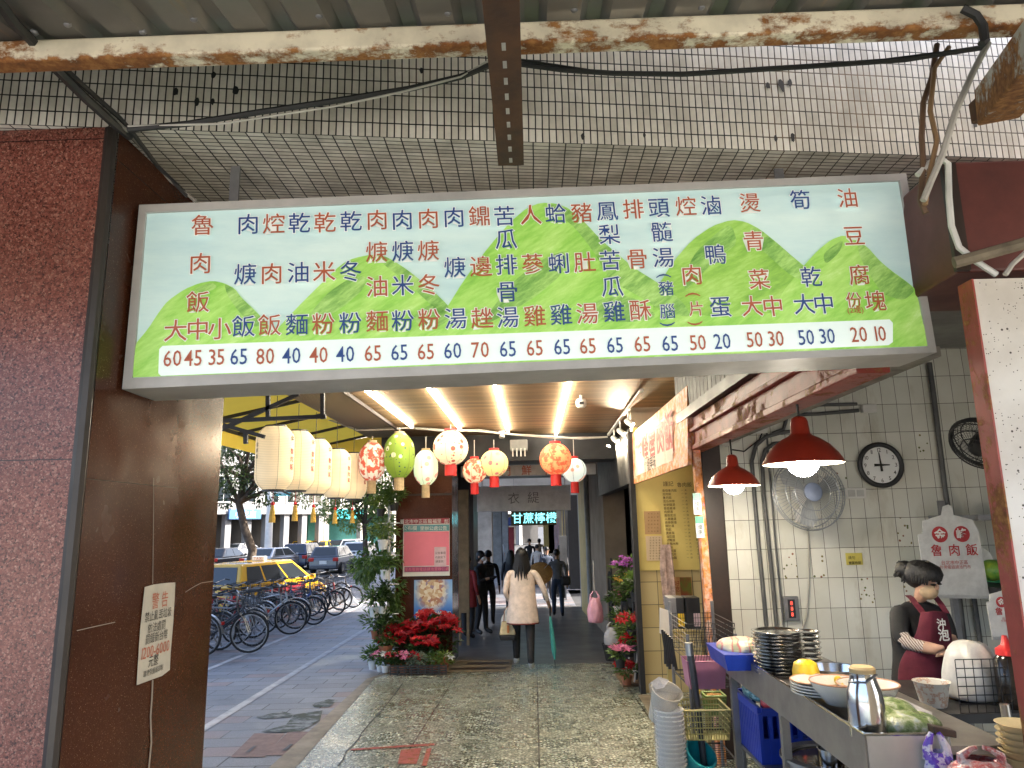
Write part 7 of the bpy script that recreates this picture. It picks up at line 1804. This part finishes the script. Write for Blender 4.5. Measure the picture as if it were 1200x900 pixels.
# cups in a clear sleeve hanging in front
M_FILM = mk('clear_film', (.62, .6, .57), .25, var=.2, scale=14, bump=.5, alpha=.3)
c0 = at(788, 905, 4.95); k_ = (c0 - CAM).length / F_PX
for k in range(13):
    q = MB(); r = 15 * k_; q.lathe([(r * .74, 0), (r * .98, 8 * k_), (r * 1.03, 8 * k_), (r * 1.03, 9.2 * k_), (r * .95, 9 * k_), (0, 4 * k_)], (0, 0, 0), 20)
    o = q.build('paper_cup', M_CWHITE, smooth=True); p = at(788 - k * .35, 905 - k * 5.3, 4.95); o.location = p; tag(o, 'white paper cup in the long sleeve hanging before the rack', 'cup', 'paper cups in the sleeve')
t = thing('cup_sleeve', 'clear plastic sleeve around the white paper cups, open and torn at the top', 'plastic sleeve', c0)
q = MB(); pts = [at(788, 903, 4.95), at(786, 870, 4.95), at(783, 838, 4.95), at(777, 822, 4.97), at(779, 806, 5.0)]
q.tube(pts, [16.5 * k_, 16.5 * k_, 15.5 * k_, 12 * k_, 17 * k_], 16, cap=False); q.build('sleeve', M_FILM, t, smooth=True)
c = at(781, 812, 5.0); t = thing('cream_basket', 'cream plastic container tilted on top of the cup sleeve', 'container', c)
q = MB(); m4 = basis(c, V((1, 0, -.25)), z=V((-.28, -.35, .85)))
q.lathe([(.07, -.2), (.095, .0), (.105, .02), (.098, .02), (.088, -.02), (.065, -.19), (0, -.19)], (0, 0, 0), 26, m4); q.build('body', mk('cream_plastic', (.6, .55, .46), .4, var=.2, scale=8), t, smooth=True)
q = MB(); q.poly([at(762, 800, 4.98), at(772, 793, 5.0), at(784, 797, 5.02), at(778, 806, 4.98), at(768, 808, 4.98)]); q.build('torn_film', M_BCLR, t, solid=.003)
c = at(815, 892, 5.0); t = thing('teal_bucket', 'teal plastic bucket tilted on the bottom of the rack', 'bucket', c); m4 = basis(c, V((1, .2, -.35)), z=V((-.55, -.5, .75)))
q = MB(); q.lathe([(.07, -.12), (.1, .07), (.108, .07), (.108, .085), (.095, .085), (.064, -.11), (0, -.11)], (0, 0, 0), 26, m4); q.build('body', M_PTEA, t, smooth=True)
c = at(789, 770, 5.5); t = thing('hanging_tools', 'black tongs and cables hanging at the left end of the rack', 'tools', c); q = MB()
for k in range(6): q.tube([at(776 + k * 2.2, 738 + k * 2, 5.4), at(779 + k * 2, 760, 5.4), at(780 + k * 2.5, 778 + (k % 3) * 3, 5.4)], [.01, .008, .012], 6)
q.build('tools', M_BLACK, t)
# ================================================================== people
M_SKIN = mk('skin', (.48, .28, .19), .5, var=.12, scale=14); M_HAIR = mk('hair_black', (.006, .005, .005), .5, var=.6, scale=60, bump=.8, bscale=150); M_SHOEW = mk('shoe_white', (.72, .72, .72), .5); M_SHOEK = mk('shoe_black', (.02, .02, .02), .4)
def cloth(name, c, c2=None): return mk(name, c, .8, var=.25, scale=14, c2=c2, bump=.3, bscale=40)
def skin_mesh(joints, edges, sub=2, root=0):
    """one continuous body surface grown round a skeleton; joints: {name: (pos, radius or (rx, ry))}"""
    names = list(joints); idx = {n: i for i, n in enumerate(names)}
    me = bpy.data.meshes.new('b'); me.from_pydata([tuple(joints[n][0]) for n in names], [(idx[a], idx[b]) for a, b in edges], [])
    o = bpy.data.objects.new('b', me); col.objects.link(o)
    m = o.modifiers.new('k', 'SKIN'); m.use_smooth_shade = True; m.branch_smoothing = .35
    sv = me.skin_vertices[0].data
    for n in names:
        r = joints[n][1]; sv[idx[n]].radius = r if isinstance(r, tuple) else (r, r); sv[idx[n]].use_root = (idx[n] == root)
    m2 = o.modifiers.new('s', 'SUBSURF'); m2.levels = sub
    dg = bpy.context.evaluated_depsgraph_get(); dg.update()
    out = bpy.data.meshes.new_from_object(o.evaluated_get(dg))
    bpy.data.objects.remove(o); bpy.data.meshes.remove(me)
    return out
def body_obj(t, joints, edges, zone, mats, sub=2):
    me = skin_mesh(joints, edges, sub)
    for m in mats: me.materials.append(m)
    for p in me.polygons:
        p.use_smooth = True; p.material_index = zone(p.center)
    o = bpy.data.objects.new('body', me); col.objects.link(o); o.parent = t; return o
EDG = [('pelvis', 'waist'), ('waist', 'chest'), ('chest', 'neck'), ('neck', 'jaw'), ('jaw', 'head'), ('head', 'crown')]
for s in 'LR':
    EDG += [('chest', 'sho' + s), ('sho' + s, 'elb' + s), ('elb' + s, 'wri' + s), ('wri' + s, 'palm' + s), ('pelvis', 'hip' + s), ('hip' + s, 'knee' + s), ('knee' + s, 'ank' + s), ('ank' + s, 'toe' + s)]
    for f in ('f1', 'f2', 'f3', 'f4', 'th'): EDG += [('palm' + s if f != 'th' else 'wri' + s, f + s)]
def person(label, loc, H, rz, top, legs, shoes, stride=.0, arms=None, hair='short', slim=1.0, coat=None, lean=0.0, mask=False, group=None, fingers=False, coat_to=.62):
    """standing or walking figure facing local -y turned by rz; arms: {'L': (elbow, wrist)} offsets in body heights from the shoulder"""
    t = thing('person', label, 'person', loc, group, local=True, rz=rz); k = H / 1.62
    J = {}
    def j(n, x, y, z, r): J[n] = (V((x * k * slim if abs(x) < .3 else x * k, y * k, z * k)), tuple(q * k for q in r) if isinstance(r, tuple) else r * k)
    ly = -lean
    j('pelvis', 0, 0, .86, (.135, .1)); j('waist', 0, ly * .3, 1.0, (.12, .085)); j('chest', 0, ly * .7, 1.22, (.145, .1)); j('neck', 0, ly, 1.37, .05)
    j('jaw', 0, ly - .015, 1.44, (.055, .062)); j('head', 0, ly - .012, 1.51, (.07, .085)); j('crown', 0, ly - .002, 1.575, (.05, .06))
    arms = arms or {}
    for s, sg in (('L', 1), ('R', -1)):
        j('sho' + s, sg * .165, ly * .8, 1.29, .058)
        e, w_ = arms.get(s, ((sg * .05, .03, -.27), (sg * .06, -.06, -.5)))
        j('elb' + s, sg * .165 + e[0], ly * .8 + e[1], 1.29 + e[2], .04); j('wri' + s, sg * .165 + w_[0], ly * .8 + w_[1], 1.29 + w_[2], .027)
        d = (J['wri' + s][0] - J['elb' + s][0]).normalized(); p = J['wri' + s][0]; sd = V((0, 1, 0)) - d * d.y; sd = sd.normalized() if sd.length > .1 else V((0, 0, 1))
        J['palm' + s] = (p + d * .07 * k, (.022 * k, .034 * k))
        for i, f in enumerate(('f1', 'f2', 'f3', 'f4')): J[f + s] = (p + d * (.145 - .012 * abs(i - 1.2)) * k + sd * (.03 - .02 * i) * k, .0085 * k)
        J['th' + s] = (p + d * .075 * k - sd * .0 * k + V((0, -.04, .0)) * k, .0095 * k)
        st = stride * sg
        j('hip' + s, sg * .085, 0, .8, .088); j('knee' + s, sg * .09, -st * .55 - (.05 if st < 0 else 0.01), .45 + (.02 if st < 0 else 0), .066); j('ank' + s, sg * .09, -st, .1 + (.04 if st < -.05 else 0), .047); j('toe' + s, sg * .1, -st - .15, .045, (.046, .036))
    H_ = {n: J[n][0] for n in J}
    def zone(c):
        z = c.z / k
        hand = min((c - H_['wriL']).length, (c - H_['palmL']).length, (c - H_['f2L']).length, (c - H_['wriR']).length, (c - H_['palmR']).length, (c - H_['f2R']).length) / k
        if hand < .075 and abs(c.x) / k > .1: return 1
        if z > 1.375: return 1
        ft = min((c - H_['ankL']).length, (c - H_['toeL']).length, (c - H_['ankR']).length, (c - H_['toeR']).length) / k
        if z < .088 or (ft < .07 and z < .12): return 3
        if z < .9 and min((c - H_['wriL']).length, (c - H_['elbL']).length, (c - H_['wriR']).length, (c - H_['elbR']).length) / k > .12: return 2
        return 0
    body_obj(t, J, EDG, zone, [top, M_SKIN, legs, shoes])
    hd = H_['head']
    q = MB()
    if hair == 'long':
        q.ell(hd + V((0, .018 * k, .022 * k)), (.09 * k, .1 * k, .098 * k), 18, 12)
        n_ = 26
        for a in range(n_):
            an = lerp(R(-10), R(190), a / (n_ - 1)); x, y = math.cos(an) * .083 * k, math.sin(an) * .08 * k + .02 * k
            q.tube([hd + V((x * .9, y * .9, .04 * k)), hd + V((x, y, -.06 * k)), hd + V((x * 1.2 + rnd(-.012, .012), y * 1.1 + .01, -.15 * k)), hd + V((x * 1.22 + rnd(-.02, .02), y * 1.25 + .015, -.24 * k - rnd(0, .09)))], [.02 * k, .024 * k, .022 * k, .005 * k], 6)
    elif hair == 'short': q.ell(hd + V((0, .016 * k, .025 * k)), (.084 * k, .096 * k, .088 * k), 16, 10)
    elif hair == 'bob':
        q.ell(hd + V((0, .02 * k, .015 * k)), (.092 * k, .098 * k, .1 * k), 16, 10); q.ell(hd + V((0, .045 * k, -.05 * k)), (.085 * k, .07 * k, .07 * k), 14, 8)
    q.build('hair', M_HAIR, t, smooth=True)
    for sg in (-1, 1):
        q = MB(); q.ell(hd + V((sg * .03 * k, -.083 * k, .005 * k)), (.012 * k, .008 * k, .007 * k), 8, 6); q.build('eye', M_INK, t, smooth=True)
        q = MB(); q.ell(hd + V((sg * .079 * k, .0, -.005 * k)), (.012 * k, .02 * k, .03 * k), 8, 6); q.build('ear', M_SKIN, t, smooth=True)
    q = MB(); q.ell(hd + V((0, -.094 * k, -.02 * k)), (.012 * k, .016 * k, .022 * k), 8, 6); q.build('nose', M_SKIN, t, smooth=True)
    if mask: q = MB(); q.ell(hd + V((0, -.06 * k, -.05 * k)), (.055 * k, .045 * k, .045 * k), 12, 8); q.build('face_mask', M_PAPW, t, smooth=True)
    if coat:
        q = MB(); n_ = 28; prof = [(.142, .098, 1.325), (.168, .12, 1.2), (.16, .118, 1.03), (.178, .14, .88), (.2, .16, coat_to + .06), (.205, .165, coat_to)]
        vs = []; fs = []
        for i, (a, b, z) in enumerate(prof):
            for m_ in range(n_):
                an = 2 * PI * m_ / n_; w_ = 1 + (.035 * i / 5) * math.sin(an * 9 + i * .4)
                vs.append((a * k * slim * math.cos(an) * w_, (b * math.sin(an) * w_ + ly * (z - .86) * 1.2) * k, z * k))
        for i in range(len(prof) - 1):
            for m_ in range(n_): fs.append((i * n_ + m_, (i + 1) * n_ + m_, (i + 1) * n_ + (m_ + 1) % n_, i * n_ + (m_ + 1) % n_))
        q.add(vs, fs); q.build('coat_skirt', coat, t, smooth=True, solid=.006, sub=1)
    return t, H_, k
def world(t, p): return Matrix.Translation(t.location) @ Matrix.Rotation(t.rotation_euler.z, 4, 'Z') @ V(p)
# the woman walking away
M_BLOUSE = cloth('blouse_beige', (.8, .66, .57)); M_PANTS = cloth('pants_black', (.014, .014, .016))
wl = gnd(614, 786)
T, Hj, k = person('woman in a loose beige blouse and black trousers walking away with a teal umbrella', wl + V((0, 0, .012)), 1.6, PI, M_BLOUSE, M_PANTS, M_SHOEW, .2, {'L': ((.05, .05, -.26), (-.01, -.1, -.42)), 'R': ((-.11, .02, -.25), (-.2, -.1, -.44))}, 'long', 1.12, M_BLOUSE)
q = MB(); q.lathe([(.21 * k * 1.0, .6 * k), (.205 * k, .64 * k)], (0, 0, 0), 24, cap=False); 
q = MB(); q.tube([V((.2 * k * 1.1 * math.cos(a), .16 * k * math.sin(a), .615 * k)) for a in [2 * PI * i / 28 for i in range(28)]], .009, 5, closed=True); q.build('hem_band', cloth('hem_red', (.25, .06, .05)), T, smooth=True)
# her umbrella, bags
hR = world(T, Hj['palmR'])
ub = at(645.5, 777, hR.y); t = thing('umbrella', 'closed teal umbrella used as a walking stick by the woman', 'umbrella', (hR.x, hR.y, wl.z + .02))
q = MB(); q.tube([hR + V((.0, -.03, .05)), hR + V((0, -.03, -.06)), hR + V((.0, -.01, -.12))], [.014, .014, .012], 8); q.build('grip', M_BLACK, t, smooth=True)
tip = V((hR.x + .05, hR.y - .05, wl.z + .06))
q = MB(); a = hR + V((0, -.01, -.11)); q.tube([a, a.lerp(tip, .12), a.lerp(tip, .3), a.lerp(tip, .7), a.lerp(tip, .9)], [.014, .022, .03, .036, .012], 10); q.build('canopy', cloth('umbrella_teal', (.06, .36, .34)), t, smooth=True)
q = MB(); q.tube([a.lerp(tip, .88), V((tip.x, tip.y, wl.z + .015))], [.008, .005], 6); q.build('tip', M_BLACK, t)
eL = world(T, Hj['wriL'])
c = at(595, 750, eL.y - .03); t = thing('handbag', 'cream handbag with a black base carried by the woman in beige', 'handbag', c)
q = MB(); q.slab([c + V(p) for p in ((-.1, -.05, 0), (.1, -.05, 0), (.1, .05, 0), (-.1, .05, 0))][::-1], [c + V(p) for p in ((-.115, -.055, .07), (.115, -.055, .07), (.115, .055, .07), (-.115, .055, .07))][::-1]); q.build('base', M_BLACK, t, bevel=.015)
q = MB(); q.slab([c + V(p) for p in ((-.112, -.053, .072), (.112, -.053, .072), (.112, .053, .072), (-.112, .053, .072))][::-1], [c + V(p) for p in ((-.08, -.035, .25), (.08, -.035, .25), (.08, .035, .25), (-.08, .035, .25))][::-1]); q.build('body', cloth('bag_cream', (.6, .5, .3)), t, bevel=.015)
q = MB(); q.tube([c + V((-.05, -.03, .24)), c + V((-.04, -.02, .38)), c + V((.0, 0, .44)), c + V((.04, -.02, .38)), c + V((.05, -.03, .24))], .008, 6); q.build('handle', mk('strap_tan', (.3, .14, .06), .5), t, smooth=True)
q = MB(); q.box(c + V((.01, -.057, .15)), (.03, .004, .1)); q.build('tag', mk('tag_orange', (.5, .16, .04), .5), t)
c = at(595, 731, eL.y + .02); q = MB(); q.ell(c, (.1, .07, .16), 16, 10); q.ell(c + V((0, 0, .14)), (.05, .04, .08), 12, 8); tag(q.build('white_bag', M_BWHT, smooth=True), 'soft white bag hanging from the woman in beige above her handbag', 'bag')
# woven round tray / hat
c = at(633, 672, 14.5); t = thing('woven_tray', 'round tan woven tray seen beyond the shoulder of the woman in beige', 'tray', c)
m4 = basis(c, (1, 0, .15), z=(-.2, -.8, .5)); q = MB(); q.lathe([(0, .05), (.1, .045), (.24, 0), (.25, .005), (.24, .02), (.1, .06), (0, .065)], (0, 0, 0), 26, m4); q.build('tray', mk('woven', (.42, .22, .06), .7, var=.4, scale=30), t, smooth=True)
q = MB(); q.tube([m4 @ V((-.1, -.1, .06)), m4 @ V((.2, .15, .05))], .006, 5); q.build('strap', M_CABW, t)
# other people in the arcade: label, (u, y), height, facing, colours
CK = {n: cloth('cloth_' + n, c) for n, c in (('black', (.015, .015, .018)), ('navy', (.03, .045, .08)), ('grey', (.16, .16, .17)), ('dkgrey', (.06, .06, .065)), ('white', (.6, .6, .6)), ('red', (.22, .02, .025)), ('teal', (.03, .07, .08)), ('blue', (.08, .13, .28)), ('tan', (.34, .24, .15)), ('pink', (.5, .25, .27)), ('skirt', (.03, .04, .09)))}
CRW = [('person in black with a white face mask beside the brown pillar', 563, 14.6, 1.6, R(60), 'black', 'black', 'bob', 1, {'L': ((.03, -.1, -.25), (-.08, -.25, -.2)), 'R': ((-.03, -.1, -.25), (.08, -.25, -.2))}, .05, 0),
    ('person in a dark red coat half hidden behind the tan panel', 547, 13.9, 1.52, R(150), 'red', 'black', 'bob', 0, None, .05, 1),
    ('person in dark clothes with a backpack just right of the masked person', 572, 16.5, 1.62, PI, 'black', 'dkgrey', 'short', 0, None, .12, 0),
    ('woman with long black hair in a long black coat, walking away', 598, 19.5, 1.62, PI, 'black', 'black', 'long', 0, None, .14, 1),
    ('man in a dark teal jacket right of the woman in the long black coat', 610, 22.5, 1.7, PI - .3, 'teal', 'black', 'short', 0, None, .12, 0),
    ('man in an open black suit walking towards the camera in white shoes', 620.5, 33, 1.75, 0, 'black', 'black', 'short', 0, None, .16, 0),
    ('man in a grey and navy jacket standing right of the woven tray', 640, 23.5, 1.68, .4, 'navy', 'dkgrey', 'short', 0, None, .06, 0),
    ('person in a grey sweater with a black shoulder bag, walking away', 652, 18.2, 1.62, PI, 'grey', 'navy', 'short', 0, None, .12, 0),
    ('person in a dark grey top behind the grey sweater', 656, 24, 1.7, PI, 'dkgrey', 'black', 'short', 0, None, .1, 0),
    ('far person in a white top and dark blue skirt near the red stall', 586, 41, 1.62, PI, 'white', 'skirt', 'bob', 0, None, .12, 0),
    ('far person in a pale blue shirt at the left edge of the lane', 574, 44, 1.65, PI, 'blue', 'white', 'short', 0, None, .12, 0),
    ('far person in pink beside the red stall', 592, 47, 1.6, .2, 'pink', 'tan', 'bob', 0, None, .1, 0),
    ('far person in a tan coat under the cyan sign', 632, 38, 1.65, PI, 'tan', 'dkgrey', 'bob', 0, None, .12, 0),
    ('far person in a white shirt left of the man in the navy jacket', 629, 29, 1.6, PI, 'white', 'navy', 'short', 0, None, .12, 0)]
for lab, u, Y, H_, rz, tp, lg, hr, mk_f, arms, st, ct in CRW:
    p = at(u, 640, Y); p.z = gz(Y) + (.012 if Y < 22 else .005)
    T2, Hj2, k2 = person(lab, p, H_, rz, CK[tp], CK[lg], M_SHOEW if 'white shoes' in lab else M_SHOEK, st, arms, hr, 1.05, CK[tp] if ct else None, 0.0, bool(mk_f))
    if 'backpack' in lab or 'shoulder bag' in lab or 'white face mask' in lab:
        c = world(T2, (.0 if 'backpack' in lab else -.2, .17 if 'backpack' in lab else .06, 1.12 if 'backpack' in lab else .86))
        q = MB(); q.box(c, (.28, .16, .38) if 'backpack' in lab else (.24, .12, .22)); tag(q.build('carried_bag', M_BLACK, bevel=.05), 'black backpack on the person in dark clothes' if 'backpack' in lab else ('black shoulder bag on the person in the grey sweater' if 'sweater' in lab else 'black bag beside the masked person in the black coat'), 'bag')
# red stall and lane clutter at the far end
t = thing('red_stall', 'far red stall with a blue awning beyond the side lane', 'stall', at(587, 650, 52))
c = at(587, 640, 52); q = MB(); q.box((c.x, 52, gz(52) + 1.1), (1.9, 1.2, 2.2)); q.build('cabinet', mk('stall_red', (.4, .04, .04), .5), t)
q = MB(); q.slab([(c.x - 1.3, 51, gz(52) + 2.3), (c.x + 1.3, 51, gz(52) + 2.3), (c.x + 1.3, 53, gz(52) + 2.8), (c.x - 1.3, 53, gz(52) + 2.8)], [(c.x - 1.3, 51, gz(52) + 2.4), (c.x + 1.3, 51, gz(52) + 2.4), (c.x + 1.3, 53, gz(52) + 2.9), (c.x - 1.3, 53, gz(52) + 2.9)]); q.build('awning', mk('stall_blue', (.05, .1, .3), .6), t)
q = MB(); q.text('小吃', basis(V((c.x, 51.39, gz(52) + 1.6)), (1, 0, 0), y=(0, 0, 1)), .6, .01); q.build('lettering', M_PAPW, t)
for k, (u, mt, lab) in enumerate(((643, M_YELW, 'narrow yellow banner board in the far arcade'), (649, M_PAPP, 'narrow pale banner board in the far arcade'))):
    p = at(u, 620, 30); q = MB(); q.bb(p.x - .22, p.x + .22, 30, 30.05, gz(30) + 1.2, gz(30) + 2.6); q.bb(p.x - .02, p.x + .02, 30.01, 30.04, gz(30), gz(30) + 1.2); tag(q.build('banner_board', mt), lab, 'sign', 'banner boards in the far arcade')
p = at(660, 650, 24); t = thing('hanging_lightbox', 'grey upright light box on the right posts of the far arcade', 'sign', p)
q = MB(); q.bb(p.x - .12, p.x + .12, 23.8, 24.0, p.z - .3, p.z + .6); q.build('box', M_CONC, t); q = MB(); q.bb(p.x + .02, p.x + .06, 23.85, 23.9, gz(24), p.z + 1.5); q.build('post', M_GREYM, t)
# ------------------------------------------------------------------ the cook
M_SHIRT = cloth('shirt_black', (.009, .009, .011)); M_APRON = cloth('apron_maroon', (.115, .008, .025))
def sleevem():
    n = NT('striped_sleeve'); w_ = n.n('TexWave', ins={'Scale': 26.0, 'Distortion': 4.0, 'Detail': 2.0, 'Vector': n.coord('Object', (1, 1, 1), (0, R(35), R(20)))}); n.set(col=n.ramp(w_.outputs['Fac'], [(.3, (.2, .13, .1)), (.5, (.5, .43, .38)), (.7, (.58, .52, .47))]), rough=.8); return n.m
M_SLV = sleevem()
YV = 4.35
J = {}
def jv(n, u, v, dy, r): J[n] = (at(u, v, YV + dy), r)
jv('pelvis', 1078, 806, .02, (.15, .12)); jv('waist', 1077, 775, .03, (.145, .115)); jv('chest', 1077, 730, .03, (.155, .115)); jv('neck', 1076, 704, .01, .043)
jv('jaw', 1084, 691, -.045, (.044, .05)); jv('head', 1083, 677, -.04, (.072, .08)); jv('crown', 1079, 664, -.02, (.052, .06))
jv('shoR', 1053, 716, -.02, .062); jv('elbR', 1056, 752, -.12, .05); jv('wriR', 1092, 762, -.22, .031); jv('palmR', 1103, 763, -.25, (.024, .034))
jv('shoL', 1103, 716, .08, .058); jv('elbL', 1113, 748, .02, .046); jv('wriL', 1117, 764, -.14, .03); jv('palmL', 1116, 769, -.2, (.024, .034))
for s, base in (('R', (1111, 764)), ('L', (1116, 774))):
    for i, f in enumerate(('f1', 'f2', 'f3', 'f4')): jv(f + s, base[0] + (2.5 - abs(i - 1.5)) * (1 if s == 'R' else .3), base[1] - 3 + 2.4 * i, -.28 if s == 'R' else -.24 - .01 * i, .0095)
    jv('th' + s, base[0] - 4, base[1] - 6, -.29 if s == 'R' else -.22, .0105)
for s, sg in (('L', 1), ('R', -1)):
    p = J['pelvis'][0]
    J['hip' + s] = (p + V((sg * .09, 0, -.05)), .1); J['knee' + s] = (V((p.x + sg * .1, p.y - .02, .28)), .062); J['ank' + s] = (V((p.x + sg * .1, p.y + .02, -.08)), .038); J['toe' + s] = (V((p.x + sg * .11, p.y - .12, -.13)), (.042, .03))
T = thing('person', 'cook in a maroon apron and black shirt, hair tied back, behind the steel counter', 'person', (J['pelvis'][0].x, YV, -.17), local=True)
off = V(T.location); JL = {n: (p - off, r) for n, (p, r) in J.items()}; HL = {n: v[0] for n, v in JL.items()}
def zone(c):
    dn = {n: (c - HL[n]).length for n in HL}
    def seg(a, b): ab = HL[b] - HL[a]; t_ = max(0, min(1, (c - HL[a]).dot(ab) / ab.length_squared)); return (c - HL[a] - ab * t_).length, t_
    for s in 'RL':
        d, t_ = seg('elb' + s, 'wri' + s)
        if min(dn['palm' + s], dn['f2' + s], dn['th' + s], dn['f4' + s], dn['wri' + s]) < .055: return 1
        if d < .06:
            if s == 'R': return 4 if t_ < .72 and t_ > .02 else (1 if t_ >= .72 else 0)
            return 0 if t_ < .2 else 1
    if c.z > HL['neck'].z - .005: return 1
    if c.z < HL['hipL'].z - .02: return 2
    return 0
body_obj(T, JL, EDG, zone, [M_SHIRT, M_SKIN, M_PANTS, M_SHOEK, M_SLV])
ORG[T.name] = off
fd = V((.55, -.8, -.2)).normalized()          # the way she looks
sd = fd.cross(V((0, 0, 1))).normalized(); up_ = sd.cross(fd)
hd = J['head'][0]
q = MB(); q.ell(hd - fd * .03 + up_ * .012, (.088, .088, .082), 24, 16)
for a in range(25):
    an = R(-100 + 200 * a / 24); r0 = (fd * math.cos(an) + sd * math.sin(an))
    L_ = .05 if abs(an) < R(50) else .075
    q.tube([hd - fd * .02 + r0 * .03 + up_ * .082, hd - fd * .012 + r0 * .078 + up_ * .058, hd - fd * .008 + r0 * .09 + up_ * .03, hd - fd * .004 + r0 * .088 + up_ * (.05 - L_)], [.016, .017, .014, .004], 6)
q.ell(at(1061, 668, YV + .02), (.055, .05, .055), 18, 12); q.ell(at(1069, 671, YV), (.04, .04, .032), 12, 8)
for _ in range(26):
    d = rdir(); c = at(1061, 668, YV + .02); q.tube([c + d * .03, c + V((d.x * .052 - .006, d.y * .05, d.z * .055)), c + V((d.x * .062 - .014, d.y * .055, d.z * .06 - .014))], [.014, .01, .003], 5)
q.build('hair', M_HAIR, T, smooth=True)
q = MB(); q.ell(at(1070, 671, YV - .06), (.012, .012, .02), 8, 6); q.build('hair_tie', M_PAPW, T, smooth=True)
for sg in (-1, 1):
    q = MB(); q.ell(hd + fd * .068 + sd * sg * .03 - up_ * .02, (.016, .014, .006), 10, 6); q.build('eye', M_INK, T, smooth=True)
    q = MB(); q.tube([hd + fd * .077 + sd * sg * .016 + up_ * .0, hd + fd * .066 + sd * sg * .046 - up_ * .001], .0045, 5); q.build('eyebrow', M_HAIR, T)
q = MB(); q.ell(hd - sd * .078 - up_ * .015 - fd * .005, (.014, .02, .03), 10, 8); q.build('ear', M_SKIN, T, smooth=True)
q = MB(); q.ell(hd + fd * .072 - up_ * .034, (.013, .015, .018), 10, 8); q.build('nose', M_SKIN, T, smooth=True)
q = MB(); mM = basis(hd + fd * .03 - up_ * .066, sd, z=fd); q.ell((0, 0, 0), (.06, .05, .047), 20, 14, mM); ms_ = q.build('face_mask', cloth('mask_tan', (.5, .36, .22)), T, smooth=True)
for z in (.02, -.02): q = MB(); q.tube([mM @ V((-.055, z, .01)), hd - sd * .08 - up_ * (.012 - z * .5) + fd * .0], .0022, 4); q.build('ear_loop', M_PAPW, ms_)
# apron: bib, skirt, straps
ch = J['chest'][0]
ax = V((.93, -.36, 0)).normalized(); an_ = V((-.1, -1, 0)).normalized()
def ap(u, v, dy): return at(u, v, YV + dy)
q = MB(); rows2 = []
for v_, ul, ur, yl, yc, yr in ((716, 1079, 1108, -.115, -.13, -.05), (727, 1077, 1112, -.13, -.145, -.06), (742, 1074, 1115, -.125, -.15, -.06), (757, 1066, 1116, -.12, -.16, -.05), (770, 1056, 1116, -.08, -.17, -.05), (785, 1052, 1116, -.07, -.18, -.05), (800, 1052, 1116, -.07, -.19, -.05), (818, 1053, 1117, -.07, -.2, -.05), (850, 1054, 1118, -.07, -.2, -.05)):
    row = []
    for i in range(9):
        s = i / 8; y = yl * (1 - s) ** 2 + 2 * yc * s * (1 - s) + yr * s * s - .03 * math.sin(PI * s); row.append(ap(lerp(ul, ur, s), v_ + math.sin(s * 9 + v_) * .6, y - .035 + .006 * math.sin(s * 14 + v_ * .2)))
    rows2.append(row)
vs = [p for r_ in rows2 for p in r_]; fs = [(i * 9 + j, i * 9 + j + 1, (i + 1) * 9 + j + 1, (i + 1) * 9 + j) for i in range(len(rows2) - 1) for j in range(8)]
q.add(vs, fs); o = q.build('apron', M_APRON, T, smooth=True, solid=.004, sub=1)
q = MB()
for pts in ([(1080, 718, -.14), (1072, 708, -.1), (1066, 700, -.03), (1062, 697, .03)], [(1107, 718, -.08), (1101, 708, -.05), (1095, 700, .0), (1092, 697, .05)]):
    p3 = [at(u, v, YV + d) - V((0, .02, 0)) for u, v, d in pts]
    for a, b in zip(p3, p3[1:]): w_ = V((.017, 0, 0)); q.add([a - w_, a + w_, b + w_, b - w_], [(0, 1, 2, 3)])
q.build('apron_strap', M_APRON, T, solid=.004)
q = MB(); p = at(1103, 731, YV - .225); kk = (p - CAM).length / F_PX
q.char('沖', basis(p, V((1, .18, 0)), y=(0, 0, 1)), 10 * kk, .02); q.char('泡', basis(at(1106, 744, YV - .235), V((1, .18, 0)), y=(0, 0, 1)), 12 * kk, .02); q.build('apron_lettering', M_PAPW, T)
